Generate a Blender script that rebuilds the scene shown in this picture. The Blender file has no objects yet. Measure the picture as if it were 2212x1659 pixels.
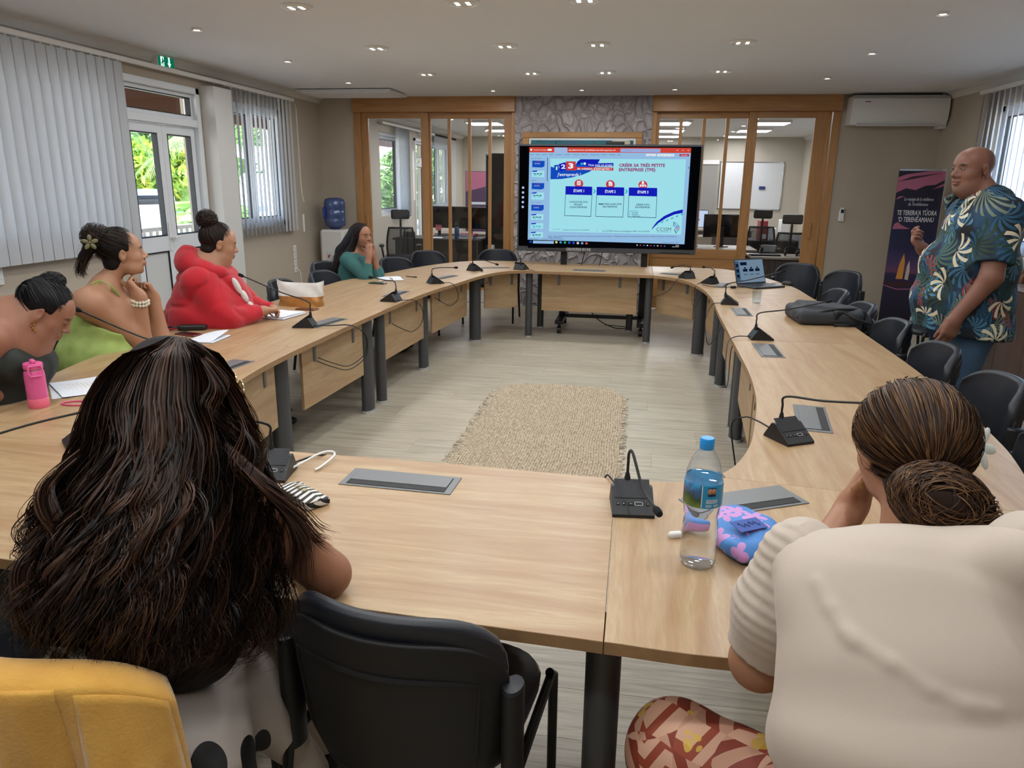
import bpy, bmesh, math, random
import numpy as np
from mathutils import Vector, Matrix
random.seed(7); RNG = np.random.default_rng(7)
SC = bpy.context.scene
COL = SC.collection
# ---------------------------------------------------------------- camera
IW, IH = 2212.0, 1659.0
CF, CPITCH, CROLL, CYAW, CH = 1605.17, 0.265456, 0.0121016, 0.159577, 1.65
_cp, _sp, _cy, _sy = math.cos(CPITCH), math.sin(CPITCH), math.cos(CYAW), math.sin(CYAW)
_fw = np.array([-_sy*_cp, _cy*_cp, -_sp]); _rt = np.array([_cy, _sy, 0.0]); _up = np.cross(_rt, _fw)
_r = math.cos(CROLL)*_rt + math.sin(CROLL)*_up
_u = -math.sin(CROLL)*_rt + math.cos(CROLL)*_up
cam_d = bpy.data.cameras.new('camera'); cam = bpy.data.objects.new('camera', cam_d); COL.objects.link(cam)
cam_d.sensor_fit = 'HORIZONTAL'; cam_d.sensor_width = 36.0; cam_d.lens = CF/IW*36.0; cam_d.clip_start = 0.05; cam_d.clip_end = 500
cam.matrix_world = Matrix(((_r[0], _u[0], -_fw[0], 0), (_r[1], _u[1], -_fw[1], 0), (_r[2], _u[2], -_fw[2], CH), (0, 0, 0, 1)))
SC.camera = cam
# ---------------------------------------------------------------- world, sun, exposure
world = bpy.data.worlds.new('sky'); SC.world = world; world.use_nodes = True
_n = world.node_tree.nodes; _l = world.node_tree.links; _n.clear()
_wo = _n.new('ShaderNodeOutputWorld'); _bg = _n.new('ShaderNodeBackground'); _sk = _n.new('ShaderNodeTexSky')
_sk.sky_type = 'HOSEK_WILKIE'; _sk.turbidity = 5.0; _sk.ground_albedo = 0.4
_sk.sun_direction = Vector((-0.25, -0.6, 0.75)).normalized()
_bg.inputs[1].default_value = 20.0
_l.new(_sk.outputs[0], _bg.inputs[0]); _l.new(_bg.outputs[0], _wo.inputs[0])
sun_d = bpy.data.lights.new('sun', 'SUN'); sun_d.energy = 20.0; sun_d.angle = 0.02; sun_d.color = (1.0, 0.96, 0.9)
sun = bpy.data.objects.new('sun', sun_d); COL.objects.link(sun); sun.location = (0, -5, 20)
sun.rotation_euler = Vector((-0.25, -0.6, 0.75)).to_track_quat('Z', 'Y').to_euler()
SC.view_settings.view_transform = 'Standard'; SC.view_settings.look = 'None'
SC.view_settings.gamma = 1.0; SC.view_settings.use_curve_mapping = False
SC.view_settings.exposure = 0.5

# ---------------------------------------------------------------- pixel -> point helpers (the photograph as 2212 x 1659)
def ray(px, py):
    return _fw + (px-IW/2)/CF*_r - (py-IH/2)/CF*_u
_c0 = np.array([0, 0, CH])
def at_z(px, py, z): r = ray(px, py); return _c0 + (z-CH)/r[2]*r
def at_y(px, py, y): r = ray(px, py); return _c0 + y/r[1]*r
def at_x(px, py, x): r = ray(px, py); return _c0 + x/r[0]*r
def at_d(px, py, d):
    r = ray(px, py); return _c0 + d/math.hypot(r[0], r[1])*r
def above(base, py):
    """height of the point straight over base that shows at image row py"""
    b = np.array(base, float); lo, hi = -1.0, 4.0
    for _ in range(40):
        m = (lo+hi)/2; v = np.array([b[0], b[1], m])-_c0
        y = IH/2-CF*(v@_u)/(v@_fw)
        if y > py: lo = m
        else: hi = m
    return (lo+hi)/2

# ---------------------------------------------------------------- materials
def lin(c):
    if isinstance(c, str):
        c = c.lstrip('#'); c = [int(c[i:i+2], 16)/255 for i in (0, 2, 4)]
        c = [x/12.92 if x <= 0.04045 else ((x+0.055)/1.055)**2.4 for x in c]
    return (c[0], c[1], c[2], 1.0)
MATS = {}
class NT:
    def __init__(s, m): s.m = m; s.n = m.node_tree.nodes; s.l = m.node_tree.links
    def node(s, t, **kw):
        n = s.n.new('ShaderNode'+t)
        for k, v in kw.items():
            if k.startswith('i_'):
                key = k[2:]; key = int(key) if key.isdigit() else key.replace('_', ' ')
                if hasattr(v, 'is_linked') or isinstance(v, bpy.types.NodeSocket): s.l.new(v, n.inputs[key])
                else: n.inputs[key].default_value = v
            else: setattr(n, k, v)
        return n
    def math(s, op, a, b=None, c=None):
        n = s.n.new('ShaderNodeMath'); n.operation = op
        for i, v in enumerate((a, b, c)):
            if v is None: continue
            if isinstance(v, bpy.types.NodeSocket): s.l.new(v, n.inputs[i])
            else: n.inputs[i].default_value = v
        return n.outputs[0]
    def mix(s, f, a, b):
        n = s.n.new('ShaderNodeMix'); n.data_type = 'RGBA'
        for i, v in ((0, f), (6, a), (7, b)):
            if isinstance(v, bpy.types.NodeSocket): s.l.new(v, n.inputs[i])
            else: n.inputs[i].default_value = v
        return n.outputs[2]
    def ramp(s, f, stops):
        n = s.n.new('ShaderNodeValToRGB'); s.l.new(f, n.inputs[0]); e = n.color_ramp.elements
        while len(e) < len(stops): e.new(0.5)
        for x, (p, c) in zip(e, stops): x.position = p; x.color = c
        return n.outputs[0]
    def bump(s, h, strength=0.3, dist=0.01):
        n = s.n.new('ShaderNodeBump'); n.inputs['Strength'].default_value = strength; n.inputs['Distance'].default_value = dist
        s.l.new(h, n.inputs['Height']); s.l.new(n.outputs[0], s.bsdf.inputs['Normal'])
def newmat(name):
    m = bpy.data.materials.new(name); m.use_nodes = True; t = NT(m)
    t.bsdf = t.n['Principled BSDF']; t.out = t.n['Material Output']; MATS[name] = m
    return t
def mat(name, color, rough=0.5, metal=0.0, spec=0.5, bump=0, bscale=200, var=0.0, vscale=8, emit=None, estr=0, trans=0, alpha=1, sheen=0, coat=0):
    if name in MATS: return MATS[name]
    t = newmat(name); b = t.bsdf
    b.inputs['Base Color'].default_value = lin(color); b.inputs['Roughness'].default_value = rough; b.inputs['Metallic'].default_value = metal
    b.inputs['Specular IOR Level'].default_value = spec; b.inputs['Transmission Weight'].default_value = trans; b.inputs['Alpha'].default_value = alpha
    b.inputs['Sheen Weight'].default_value = sheen; b.inputs['Coat Weight'].default_value = coat
    if emit is not None: b.inputs['Emission Color'].default_value = lin(emit); b.inputs['Emission Strength'].default_value = estr
    if var or bump:
        tc = t.node('TexCoord')
    if var:
        nz = t.node('TexNoise', i_Vector=tc.outputs['Object'], i_Scale=vscale, i_Detail=4.0)
        c = lin(color); d = tuple(min(1, x*(1-var)) for x in c[:3])+(1,); e = tuple(min(1, x*(1+var)) for x in c[:3])+(1,)
        t.l.new(t.ramp(nz.outputs[0], [(0.3, d), (0.7, e)]), b.inputs['Base Color'])
    if bump:
        nz = t.node('TexNoise', i_Vector=tc.outputs['Object'], i_Scale=bscale, i_Detail=3.0)
        t.bump(nz.outputs[0], bump, 0.002)
    return t.m
def emat(name, color, strength=1.0):
    """something that gives off light: screen pixels, lamps"""
    if name in MATS: return MATS[name]
    t = newmat(name); t.n.remove(t.bsdf)
    e = t.node('Emission', i_Color=lin(color), i_Strength=strength); t.l.new(e.outputs[0], t.out.inputs[0]); return t.m
def glass_pane(name, tint='#ffffff', refl=1.0):
    if name in MATS: return MATS[name]
    t = newmat(name); t.n.remove(t.bsdf)
    tr = t.node('BsdfTransparent', i_Color=lin(tint)); gl = t.node('BsdfGlossy', i_Roughness=0.0)
    fr = t.node('LayerWeight', i_Blend=0.5); f = t.math('MULTIPLY', t.math('MULTIPLY_ADD', t.math('POWER', fr.outputs['Facing'], 5.0), 0.5, 0.03), refl)
    mx = t.node('MixShader'); t.l.new(f, mx.inputs[0]); t.l.new(tr.outputs[0], mx.inputs[1]); t.l.new(gl.outputs[0], mx.inputs[2])
    t.l.new(mx.outputs[0], t.out.inputs[0]); return t.m
def wood(name, c_light, c_mid, c_dark, axis='X', scale=1.0, rough=0.45, knots=0.3, world_coords=False):
    if name in MATS: return MATS[name]
    t = newmat(name); tc = t.node('TexCoord')
    sc = {'X': (0.9, 9, 9), 'Y': (9, 0.9, 9), 'Z': (9, 9, 0.9)}[axis]
    oi = t.node('ObjectInfo')
    ofs = t.node('VectorMath', operation='SCALE'); ofs.inputs[0].default_value = (13.1, 7.7, 3.3); t.l.new(oi.outputs['Random'], ofs.inputs['Scale'])
    add = t.node('VectorMath', operation='ADD'); t.l.new(tc.outputs['Object'], add.inputs[0]); t.l.new(ofs.outputs[0], add.inputs[1])
    mp = t.node('Mapping', i_Vector=add.outputs[0]); mp.inputs['Scale'].default_value = tuple(x*scale for x in sc)
    big = t.node('TexNoise', i_Vector=mp.outputs[0], i_Scale=1.1, i_Detail=5.0, i_Roughness=0.6, i_Distortion=1.3)
    fine = t.node('TexNoise', i_Vector=mp.outputs[0], i_Scale=9.0, i_Detail=6.0, i_Roughness=0.7, i_Distortion=0.4)
    mp2 = t.node('Mapping', i_Vector=add.outputs[0]); mp2.inputs['Scale'].default_value = tuple(x*scale*0.45 for x in sc)
    kn = t.node('TexNoise', i_Vector=mp2.outputs[0], i_Scale=2.2, i_Detail=2.0, i_Distortion=2.0)
    c1 = t.ramp(big.outputs[0], [(0.35, lin(c_mid)), (0.62, lin(c_light))])
    fi = t.ramp(fine.outputs[0], [(0.35, (1, 1, 1, 1)), (0.62, (0, 0, 0, 1))])
    k1 = t.ramp(kn.outputs[0], [(0.66, (0, 0, 0, 1)), (0.78, (1, 1, 1, 1))])
    c2 = t.mix(t.math('MULTIPLY', fi, 0.55), c1, lin(c_mid))
    c3 = t.mix(t.math('MULTIPLY', k1, knots), c2, lin(c_dark))
    t.l.new(c3, t.bsdf.inputs['Base Color']); t.bsdf.inputs['Roughness'].default_value = rough
    t.bump(fine.outputs[0], 0.08, 0.001)
    return t.m

# ---------------------------------------------------------------- mesh building
class MB:
    """collects shapes of ONE part"""
    def __init__(s): s.v = []; s.f = []
    def add(s, v, f):
        o = len(s.v); s.v += [tuple(map(float, p)) for p in v]; s.f += [tuple(i+o for i in q) for q in f]; return s
    def box(s, c, d, R=None, ch=0.0):
        c = np.array(c, float); h = np.array(d, float)/2
        if ch <= 0:
            v = np.array([[x, y, z] for x in (-1, 1) for y in (-1, 1) for z in (-1, 1)])*h
            f = [(0, 1, 3, 2), (4, 6, 7, 5), (0, 4, 5, 1), (2, 3, 7, 6), (0, 2, 6, 4), (1, 5, 7, 3)]
        else:
            ch = min(ch, h.min()*0.98); v = []; idx = {}
            for sx in (-1, 1):
                for sy in (-1, 1):
                    for sz in (-1, 1):
                        for a in range(3):
                            p = np.array([sx, sy, sz])*(h-ch); p[a] = (sx, sy, sz)[a]*h[a]
                            idx[sx, sy, sz, a] = len(v); v.append(p)
            f = []
            def key(a, sa, b, sb, cc, sc_): k = [0, 0, 0]; k[a] = sa; k[b] = sb; k[cc] = sc_; return tuple(k)
            for a in range(3):
                b, cc = (a+1) % 3, (a+2) % 3
                for sa in (-1, 1):
                    f.append(tuple(idx[key(a, sa, b, p, cc, q)+(a,)] for p, q in ((-1, -1), (1, -1), (1, 1), (-1, 1))))
                    for sb in (-1, 1):
                        f.append((idx[key(a, sa, b, sb, cc, -1)+(a,)], idx[key(a, sa, b, sb, cc, 1)+(a,)], idx[key(a, sa, b, sb, cc, 1)+(b,)], idx[key(a, sa, b, sb, cc, -1)+(b,)]))
            for sx in (-1, 1):
                for sy in (-1, 1):
                    for sz in (-1, 1): f.append(tuple(idx[sx, sy, sz, a] for a in range(3)))
            v = np.array(v)
        if R is not None: v = v@np.array(R).T
        return s.add(v+c, f)
    def bx(s, x0, x1, y0, y1, z0, z1, ch=0.0):
        return s.box(((x0+x1)/2, (y0+y1)/2, (z0+z1)/2), (abs(x1-x0), abs(y1-y0), abs(z1-z0)), None, ch)
    def bar(s, a, b, w, h, ch=0.0):
        """box from a to b, w wide sideways, h high"""
        a, b = np.array(a, float), np.array(b, float); d = b-a; L = np.linalg.norm(d); d /= L
        up = np.array([0, 0, 1.0]) if abs(d[2]) < 0.95 else np.array([0, 1.0, 0])
        x = np.cross(d, up); x /= np.linalg.norm(x); z = np.cross(x, d)
        return s.box((a+b)/2, (w, L, h), np.array([x, d, z]).T, ch)
    def tube(s, pts, r, n=8, cap=True):
        pts = [np.array(p, float) for p in pts]; m = len(pts)
        rs = r if hasattr(r, '__len__') else [r]*m
        T = [pts[min(i+1, m-1)]-pts[max(i-1, 0)] for i in range(m)]; T = [t/(np.linalg.norm(t)+1e-12) for t in T]
        up = np.array([0, 0, 1.0]) if abs(T[0][2]) < 0.9 else np.array([1.0, 0, 0])
        x = np.cross(T[0], up); x /= np.linalg.norm(x); v = []; f = []
        for i in range(m):
            x = x-T[i]*(x@T[i]); x /= (np.linalg.norm(x)+1e-12); y = np.cross(T[i], x)
            for k in range(n):
                a = 2*math.pi*k/n; v.append(pts[i]+rs[i]*(math.cos(a)*x+math.sin(a)*y))
        for i in range(m-1):
            for k in range(n): f.append((i*n+k, i*n+(k+1) % n, (i+1)*n+(k+1) % n, (i+1)*n+k))
        if cap: f.append(tuple(range(n))[::-1]); f.append(tuple((m-1)*n+k for k in range(n)))
        return s.add(v, f)
    def lathe(s, prof, c=(0, 0, 0), n=24, sx=1, sy=1, R=None):
        """prof: list of (radius, z)"""
        v = []; f = []; m = len(prof); c = np.array(c, float)
        for r, z in prof:
            for k in range(n):
                a = 2*math.pi*k/n; v.append((r*math.cos(a)*sx, r*math.sin(a)*sy, z))
        v = np.array(v)
        if R is not None: v = v@np.array(R).T
        for i in range(m-1):
            for k in range(n): f.append((i*n+k, i*n+(k+1) % n, (i+1)*n+(k+1) % n, (i+1)*n+k))
        if prof[0][0] > 1e-6: f.append(tuple(range(n))[::-1])
        if prof[-1][0] > 1e-6: f.append(tuple((m-1)*n+k for k in range(n)))
        return s.add(v+c, f)
    def prism(s, poly, z0, z1, ch=0.0):
        n = len(poly); P = np.array(poly, float)
        if ch:
            cen = P.mean(0); 
            nx = np.roll(P, -1, 0)-np.roll(P, 1, 0); nrm = np.stack([nx[:, 1], -nx[:, 0]], 1); nrm /= np.linalg.norm(nrm, axis=1)[:, None]+1e-9
            area = 0.5*np.sum(P[:, 0]*np.roll(P[:, 1], -1)-P[:, 1]*np.roll(P[:, 0], -1))
            Q = P-nrm*ch*np.sign(area)
            rings = [(Q, z0), (P, z0+ch), (P, z1-ch), (Q, z1)]
        else: rings = [(P, z0), (P, z1)]
        v = []; f = []
        for R_, z in rings: v += [(p[0], p[1], z) for p in R_]
        for k in range(len(rings)-1):
            for i in range(n): f.append((k*n+i, k*n+(i+1) % n, (k+1)*n+(i+1) % n, (k+1)*n+i))
        f.append(tuple(range(n))[::-1]); f.append(tuple((len(rings)-1)*n+i for i in range(n)))
        return s.add(v, f)
    def grid(s, P, close_u=False):
        """P: array (nu,nv,3)"""
        P = np.asarray(P, float); nu, nv = P.shape[:2]; f = []
        for i in range(nu if close_u else nu-1):
            for j in range(nv-1): f.append((i*nv+j, ((i+1) % nu)*nv+j, ((i+1) % nu)*nv+j+1, i*nv+j+1))
        return s.add(P.reshape(-1, 3), f)
    def sphere(s, c, r, n=12, m=8, R=None):
        r = np.array(r if hasattr(r, '__len__') else (r, r, r), float)
        prof = [(math.sin(math.pi*i/m), -math.cos(math.pi*i/m)) for i in range(m+1)]
        o = len(s.v); s.lathe(prof, n=n); V = np.array(s.v[o:])*r
        if R is not None: V = V@np.array(R).T
        s.v[o:] = [tuple(p) for p in V+np.array(c, float)]; return s
    def build(s, name, m=None, parent=None, origin=None, smooth=35, recalc=True, uv=None):
        me = bpy.data.meshes.new(name); V = np.array(s.v, float).reshape(-1, 3)
        if origin is not None: V = V-np.array(origin, float)
        me.from_pydata(V.tolist(), [], s.f); me.validate()
        if recalc:
            b = bmesh.new(); b.from_mesh(me); bmesh.ops.remove_doubles(b, verts=b.verts, dist=1e-6); bmesh.ops.recalc_face_normals(b, faces=b.faces); b.to_mesh(me); b.free()
        if smooth:
            me.shade_smooth(); me.set_sharp_from_angle(angle=math.radians(smooth))
        return link(name, me, m, parent)
def link(name, me, m=None, parent=None):
    o = bpy.data.objects.new(name, me); COL.objects.link(o)
    if m is not None and not me.materials: me.materials.append(MATS[m] if isinstance(m, str) else m)
    if parent is not None: o.parent = parent
    return o
def tag(o, label=None, cat=None, group=None, kind=None):
    if label: o['label'] = label
    if cat: o['category'] = cat
    if group: o['group'] = group
    if kind: o['kind'] = kind
    return o
def thing(name, label, cat, loc=(0, 0, 0), rotz=0.0, group=None):
    o = bpy.data.objects.new(name, None); COL.objects.link(o); o.empty_display_size = 0.1
    o.location = tuple(float(x) for x in loc); o.rotation_euler = (0, 0, rotz); return tag(o, label, cat, group)
def struct(o): o['kind'] = 'structure'; return o
def kids(o): return [x for x in COL.objects if x.parent == o]
def copy_tree(o, parent=None, _idx=None):
    c = o.copy(); COL.objects.link(c); c.parent = parent
    for ch in list(o.children): copy_tree(ch, c)
    return c
def spl(pts, n=8):
    """Catmull-Rom through pts"""
    P = [np.array(p, float) for p in pts]; P = [2*P[0]-P[1]]+P+[2*P[-1]-P[-2]]; out = []
    for i in range(1, len(P)-2):
        for k in range(n):
            t = k/n; a, b, c, d = P[i-1], P[i], P[i+1], P[i+2]
            out.append(0.5*((2*b)+(-a+c)*t+(2*a-5*b+4*c-d)*t*t+(-a+3*b-3*c+d)*t**3))
    out.append(P[-2]); return out
def rotz(a): c, s_ = math.cos(a), math.sin(a); return np.array([[c, -s_, 0], [s_, c, 0], [0, 0, 1.0]])
def rotx(a): c, s_ = math.cos(a), math.sin(a); return np.array([[1.0, 0, 0], [0, c, -s_], [0, s_, c]])
def roty(a): c, s_ = math.cos(a), math.sin(a); return np.array([[c, 0, s_], [0, 1.0, 0], [-s_, 0, c]])
def text(name, body, size, m, parent, loc, R=None, align='LEFT', bold=0.0, shear=0.0, sx=1.0, depth=0.0, ay='CENTER'):
    """flat lettering as a mesh; R columns = text right, text up, text normal"""
    cu = bpy.data.curves.new(name, 'FONT'); cu.body = body; cu.size = size; cu.align_x = align; cu.align_y = ay; cu.offset = bold*size; cu.shear = shear; cu.extrude = depth; cu.resolution_u = 2
    ob = bpy.data.objects.new(name, cu); COL.objects.link(ob); dg = bpy.context.evaluated_depsgraph_get(); dg.update()
    me = bpy.data.meshes.new_from_object(ob.evaluated_get(dg)); bpy.data.objects.remove(ob); bpy.data.curves.remove(cu)
    n = len(me.vertices); V = np.zeros(n*3); me.vertices.foreach_get('co', V); V = V.reshape(-1, 3); V[:, 0] *= sx
    if R is not None: V = V@np.array(R).T
    V = V+np.array(loc, float); me.vertices.foreach_set('co', V.ravel()); me.update(); me.materials.clear(); me.name = name
    return link(name, me, m, parent)
# ================================================================ the room
XL, XR, YB, YR, ZC = -4.34, 3.57, 10.16, -1.6, 2.72
t = newmat('wall_paint'); tc = t.node('TexCoord'); nz = t.node('TexNoise', i_Vector=tc.outputs['Object'], i_Scale=420.0, i_Detail=3.0); nz2 = t.node('TexNoise', i_Vector=tc.outputs['Object'], i_Scale=1.3, i_Detail=3.0)
t.l.new(t.ramp(nz2.outputs[0], [(0.3, lin('#b0a493')), (0.7, lin('#b8ac9b'))]), t.bsdf.inputs['Base Color']); t.bsdf.inputs['Roughness'].default_value = 0.85; t.bump(nz.outputs[0], 0.25, 0.002)
mat('ceiling_paint', '#e4e5e8', 0.9, bump=0.1, bscale=300)
mat('trim_white', '#d6d4d0', 0.5)
mat('alu_white', '#dfe2e6', 0.35)
mat('alu_panel', '#cfd0cf', 0.5)
mat('gasket', '#101114', 0.5)
mat('plastic_white', '#e4e3df', 0.4)
mat('black_plastic', '#141517', 0.42)
mat('black_metal', '#17181a', 0.35, 0.3)
mat('chrome', '#c8cacc', 0.15, 1.0)
glass_pane('pane_glass')
wood('frame_wood', '#b98956', '#a57544', '#80532c', 'Z', 1.4, 0.4, 0.35)
wood('frame_wood_h', '#b98956', '#a57544', '#80532c', 'X', 1.4, 0.4, 0.35)
# ---- floor: slab with planks laid along X
t = newmat('vinyl_plank'); tc = t.node('TexCoord'); oi = t.node('ObjectInfo')
ofs = t.node('VectorMath', operation='SCALE'); ofs.inputs[0].default_value = (17.0, 9.0, 0); t.l.new(oi.outputs['Random'], ofs.inputs['Scale'])
add = t.node('VectorMath', operation='ADD'); t.l.new(tc.outputs['Object'], add.inputs[0]); t.l.new(ofs.outputs[0], add.inputs[1])
mp = t.node('Mapping', i_Vector=add.outputs[0]); mp.inputs['Scale'].default_value = (1.4, 26, 1)
n1 = t.node('TexNoise', i_Vector=mp.outputs[0], i_Scale=1.6, i_Detail=7.0, i_Roughness=0.65, i_Distortion=0.6)
c1 = t.ramp(n1.outputs[0], [(0.3, lin('#8f8675')), (0.5, lin('#aea491')), (0.72, lin('#c6bcaa'))])
rv = t.math('MULTIPLY_ADD', oi.outputs['Random'], 0.12, 0.94)
hs = t.node('HueSaturation', i_Color=c1, i_Value=rv); t.l.new(hs.outputs[0], t.bsdf.inputs['Base Color'])
t.bsdf.inputs['Roughness'].default_value = 0.38; t.bump(n1.outputs[0], 0.12, 0.002)
mat('plank_joint', '#857b6e', 0.7)
floor = struct(MB().bx(XL-0.2, XR+0.2, YR-0.2, YB+0.3, -0.12, -0.004).build('floor', 'plank_joint'))
PW, PL = 0.235, 1.52; pm = {}
row = 0; y = YR+0.0
while y < YB:
    w = min(PW, YB-y); x = XL-((row*0.61) % PL)
    while x < XR:
        a, b = max(x, XL), min(x+PL, XR)
        if b-a > 0.02:
            key = (round(b-a, 3), round(w, 3))
            if key not in pm:
                m_ = MB().box((0, 0, -0.003), (b-a-0.001, w-0.001, 0.006), ch=0.0004); o = m_.build('plank', 'vinyl_plank', floor); pm[key] = o.data
            else: o = link('plank', pm[key], None, floor)
            o.location = ((a+b)/2, y+w/2, 0)
        x += PL
    y += PW; row += 1
# ---- ceiling
struct(MB().bx(XL-0.2, XR+0.2, YR-0.2, YB, ZC, ZC+0.25).build('ceiling', 'ceiling_paint'))
# ---- walls
def wall_with_holes(name, axis, pos, thick, a0, a1, holes, z0=0.0, z1=ZC, m='wall_paint'):
    """axis 'X': wall plane at x=pos running along y. holes: (a0,a1,z0,z1)"""
    mb = MB(); cuts = sorted(set([a0, a1]+[h[0] for h in holes]+[h[1] for h in holes]))
    for p, q in zip(cuts[:-1], cuts[1:]):
        mid = (p+q)/2; hs_ = sorted([h for h in holes if h[0] <= mid <= h[1]], key=lambda h: h[2]); z = z0
        for h in hs_+[None]:
            top = h[2] if h else z1
            if top-z > 1e-4:
                lo, hi = min(pos, pos+thick), max(pos, pos+thick)
                if axis == 'X': mb.bx(lo, hi, p, q, z, top)
                else: mb.bx(p, q, lo, hi, z, top)
            if h: z = h[3]
    return struct(mb.build(name, m, smooth=0))
WIN_A = (2.6, 5.85, 1.15, 2.42); DOOR = (6.02, 7.22, 0.0, 2.5); WIN_B = (7.68, 9.08, 1.1, 2.46)
wall_with_holes('wall_left', 'X', XL, -0.2, YR-0.2, YB+0.12, [WIN_A, DOOR, WIN_B])
WIN_R = (5.2, 8.75, 1.05, 2.45)
wall_with_holes('wall_right', 'X', XR, 0.2, YR-0.2, YB+0.12, [WIN_R])
struct(MB().bx(XL, XR, YR-0.2, YR, 0, ZC).build('wall_rear', 'wall_paint'))
PLX0, PLX1, PMX0, PMX1, PRX1 = -3.85, -1.63, -1.63, 0.13, 2.40
wb = struct(MB().bx(XL, PLX0, YB, YB+0.12, 0, ZC).bx(PRX1, XR, YB, YB+0.12, 0, ZC).build('wall_back', 'wall_paint', smooth=0))
# wallpapered pillar between the two partitions, with a relief of crossing reeds
t = newmat('relief_wallpaper'); tc = t.node('TexCoord'); mp = t.node('Mapping', i_Vector=tc.outputs['Object']); mp.inputs['Scale'].default_value = (1, 1, 0.75)
dn = t.node('TexNoise', i_Vector=mp.outputs[0], i_Scale=5.0, i_Detail=2.0)
sub = t.node('VectorMath', operation='MULTIPLY_ADD'); t.l.new(dn.outputs['Color'], sub.inputs[0]); sub.inputs[1].default_value = (0.22, 0.22, 0.22); t.l.new(mp.outputs[0], sub.inputs[2])
v1 = t.node('TexVoronoi', feature='DISTANCE_TO_EDGE', i_Vector=sub.outputs[0], i_Scale=7.5)
v2 = t.node('TexVoronoi', feature='F1', i_Vector=sub.outputs[0], i_Scale=7.5)
e1 = t.ramp(v1.outputs['Distance'], [(0.0, (1, 1, 1, 1)), (0.05, (0.55, 0.55, 0.55, 1)), (0.11, (0, 0, 0, 1))])
t.l.new(t.ramp(v1.outputs['Distance'], [(0.0, lin('#c5bcb8')), (0.1, lin('#9b9292')), (0.3, lin('#a9a0a0'))]), t.bsdf.inputs['Base Color'])
t.bsdf.inputs['Roughness'].default_value = 0.6
hh = t.math('ADD', e1, t.math('MULTIPLY', v2.outputs['Distance'], 2.5)); t.bump(hh, 0.9, 0.02)
pil = struct(MB().bx(PMX0, PMX1, YB-0.04, YB+0.2, 0, ZC).build('wall_pillar', 'relief_wallpaper'))
# ---- cornices
def cornice(name, a, b, inward):
    a, b, n_ = np.array(a, float), np.array(b, float), np.array(inward, float); prof = [(0, 0.0), (0.012, 0.0), (0.018, 0.02), (0.05, 0.052), (0.075, 0.06), (0.075, 0.075), (0, 0.075)]
    P = np.array([[p+n_*u+np.array([0, 0, ZC-0.075+z]) for u, z in prof] for p in (a, b)]); mb = MB(); mb.grid(P); return struct(mb.build(name, 'trim_white', recalc=False))
cornice('trim_1', (XL, YR, 0), (XL, YB, 0), (1, 0, 0)); cornice('trim_2', (XR, YR, 0), (XR, YB, 0), (-1, 0, 0))
struct(MB().bx(XL, PLX0, YB-0.02, YB, 0, 0.08).build('baseboard_back_left', 'trim_white')); struct(MB().bx(PRX1, XR, YB-0.015, YB, 0, 0.08).build('baseboard_back_right', 'wall_paint'))
struct(MB().bx(XL, XL+0.012, YR, DOOR[0], 0, 0.08).bx(XL, XL+0.012, DOOR[1], YB, 0, 0.08).build('baseboard_left', 'trim_white'))
# panel joint strip on the left wall, ceiling hatch in the back left corner
struct(MB().bx(XL, XL+0.004, 5.52, 5.56, 2.55, ZC-0.075).build('trim_3', 'wall_paint'))
h_ = struct(MB().bx(-4.2, -3.0, 9.15, 9.85, ZC-0.035, ZC-0.01).bx(-4.16, -3.04, 9.2, 9.8, ZC-0.045, ZC-0.03).build('trim_hatch', 'ceiling_paint'))
# ---- white column box between door and window
struct(MB().bx(XL-0.0, XL+0.15, 7.26, 7.6, 0, 2.53, 0.004).build('trim_column', 'trim_white'))

# ---- window behind the closed blind
def sash(parent, x, y0, y1, z0, z1, w=0.055, d=0.05, m='alu_white', pane=True, name='sash'):
    f = MB().bx(x-d/2, x+d/2, y0, y0+w, z0, z1, .003).bx(x-d/2, x+d/2, y1-w, y1, z0, z1, .003).bx(x-d/2, x+d/2, y0+w, y1-w, z0, z0+w, .003).bx(x-d/2, x+d/2, y0+w, y1-w, z1-w, z1, .003).build(name, m, parent)
    g = MB()
    for q in ((y0+w, y0+w+.009, z0+w, z1-w), (y1-w-.009, y1-w, z0+w, z1-w), (y0+w, y1-w, z0+w, z0+w+.009), (y0+w, y1-w, z1-w-.009, z1-w)): g.bx(x-d/2-.001, x+d/2+.001, *q)
    g.build('gasket', 'gasket', f)
    if pane: MB().bx(x-.003, x+.003, y0+w, y1-w, z0+w, z1-w).build('pane', 'pane_glass', f)
    return f
def window(name, xf, y0, y1, z0, z1, n):
    o = bpy.data.objects.new(name, None); COL.objects.link(o); struct(o)
    MB().bx(xf-.06, xf+.06, y0, y0+.05, z0, z1).bx(xf-.06, xf+.06, y1-.05, y1, z0, z1).bx(xf-.06, xf+.06, y0, y1, z0, z0+.05).bx(xf-.06, xf+.06, y0, y1, z1-.05, z1).build('window_frame', 'alu_white', o)
    w = (y1-y0-.1)/n
    for i in range(n): sash(o, xf+(.02 if i % 2 else -.02), y0+.05+i*w-(.02 if i else 0), y0+.05+(i+1)*w+(.02 if i < n-1 else 0), z0+.05, z1-.05)
    return o
window('window_1', XL-.12, *WIN_A, 3); window('window_2', XL-.12, *WIN_B, 2); window('window_3', XR+.12, *WIN_R, 3)
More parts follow.
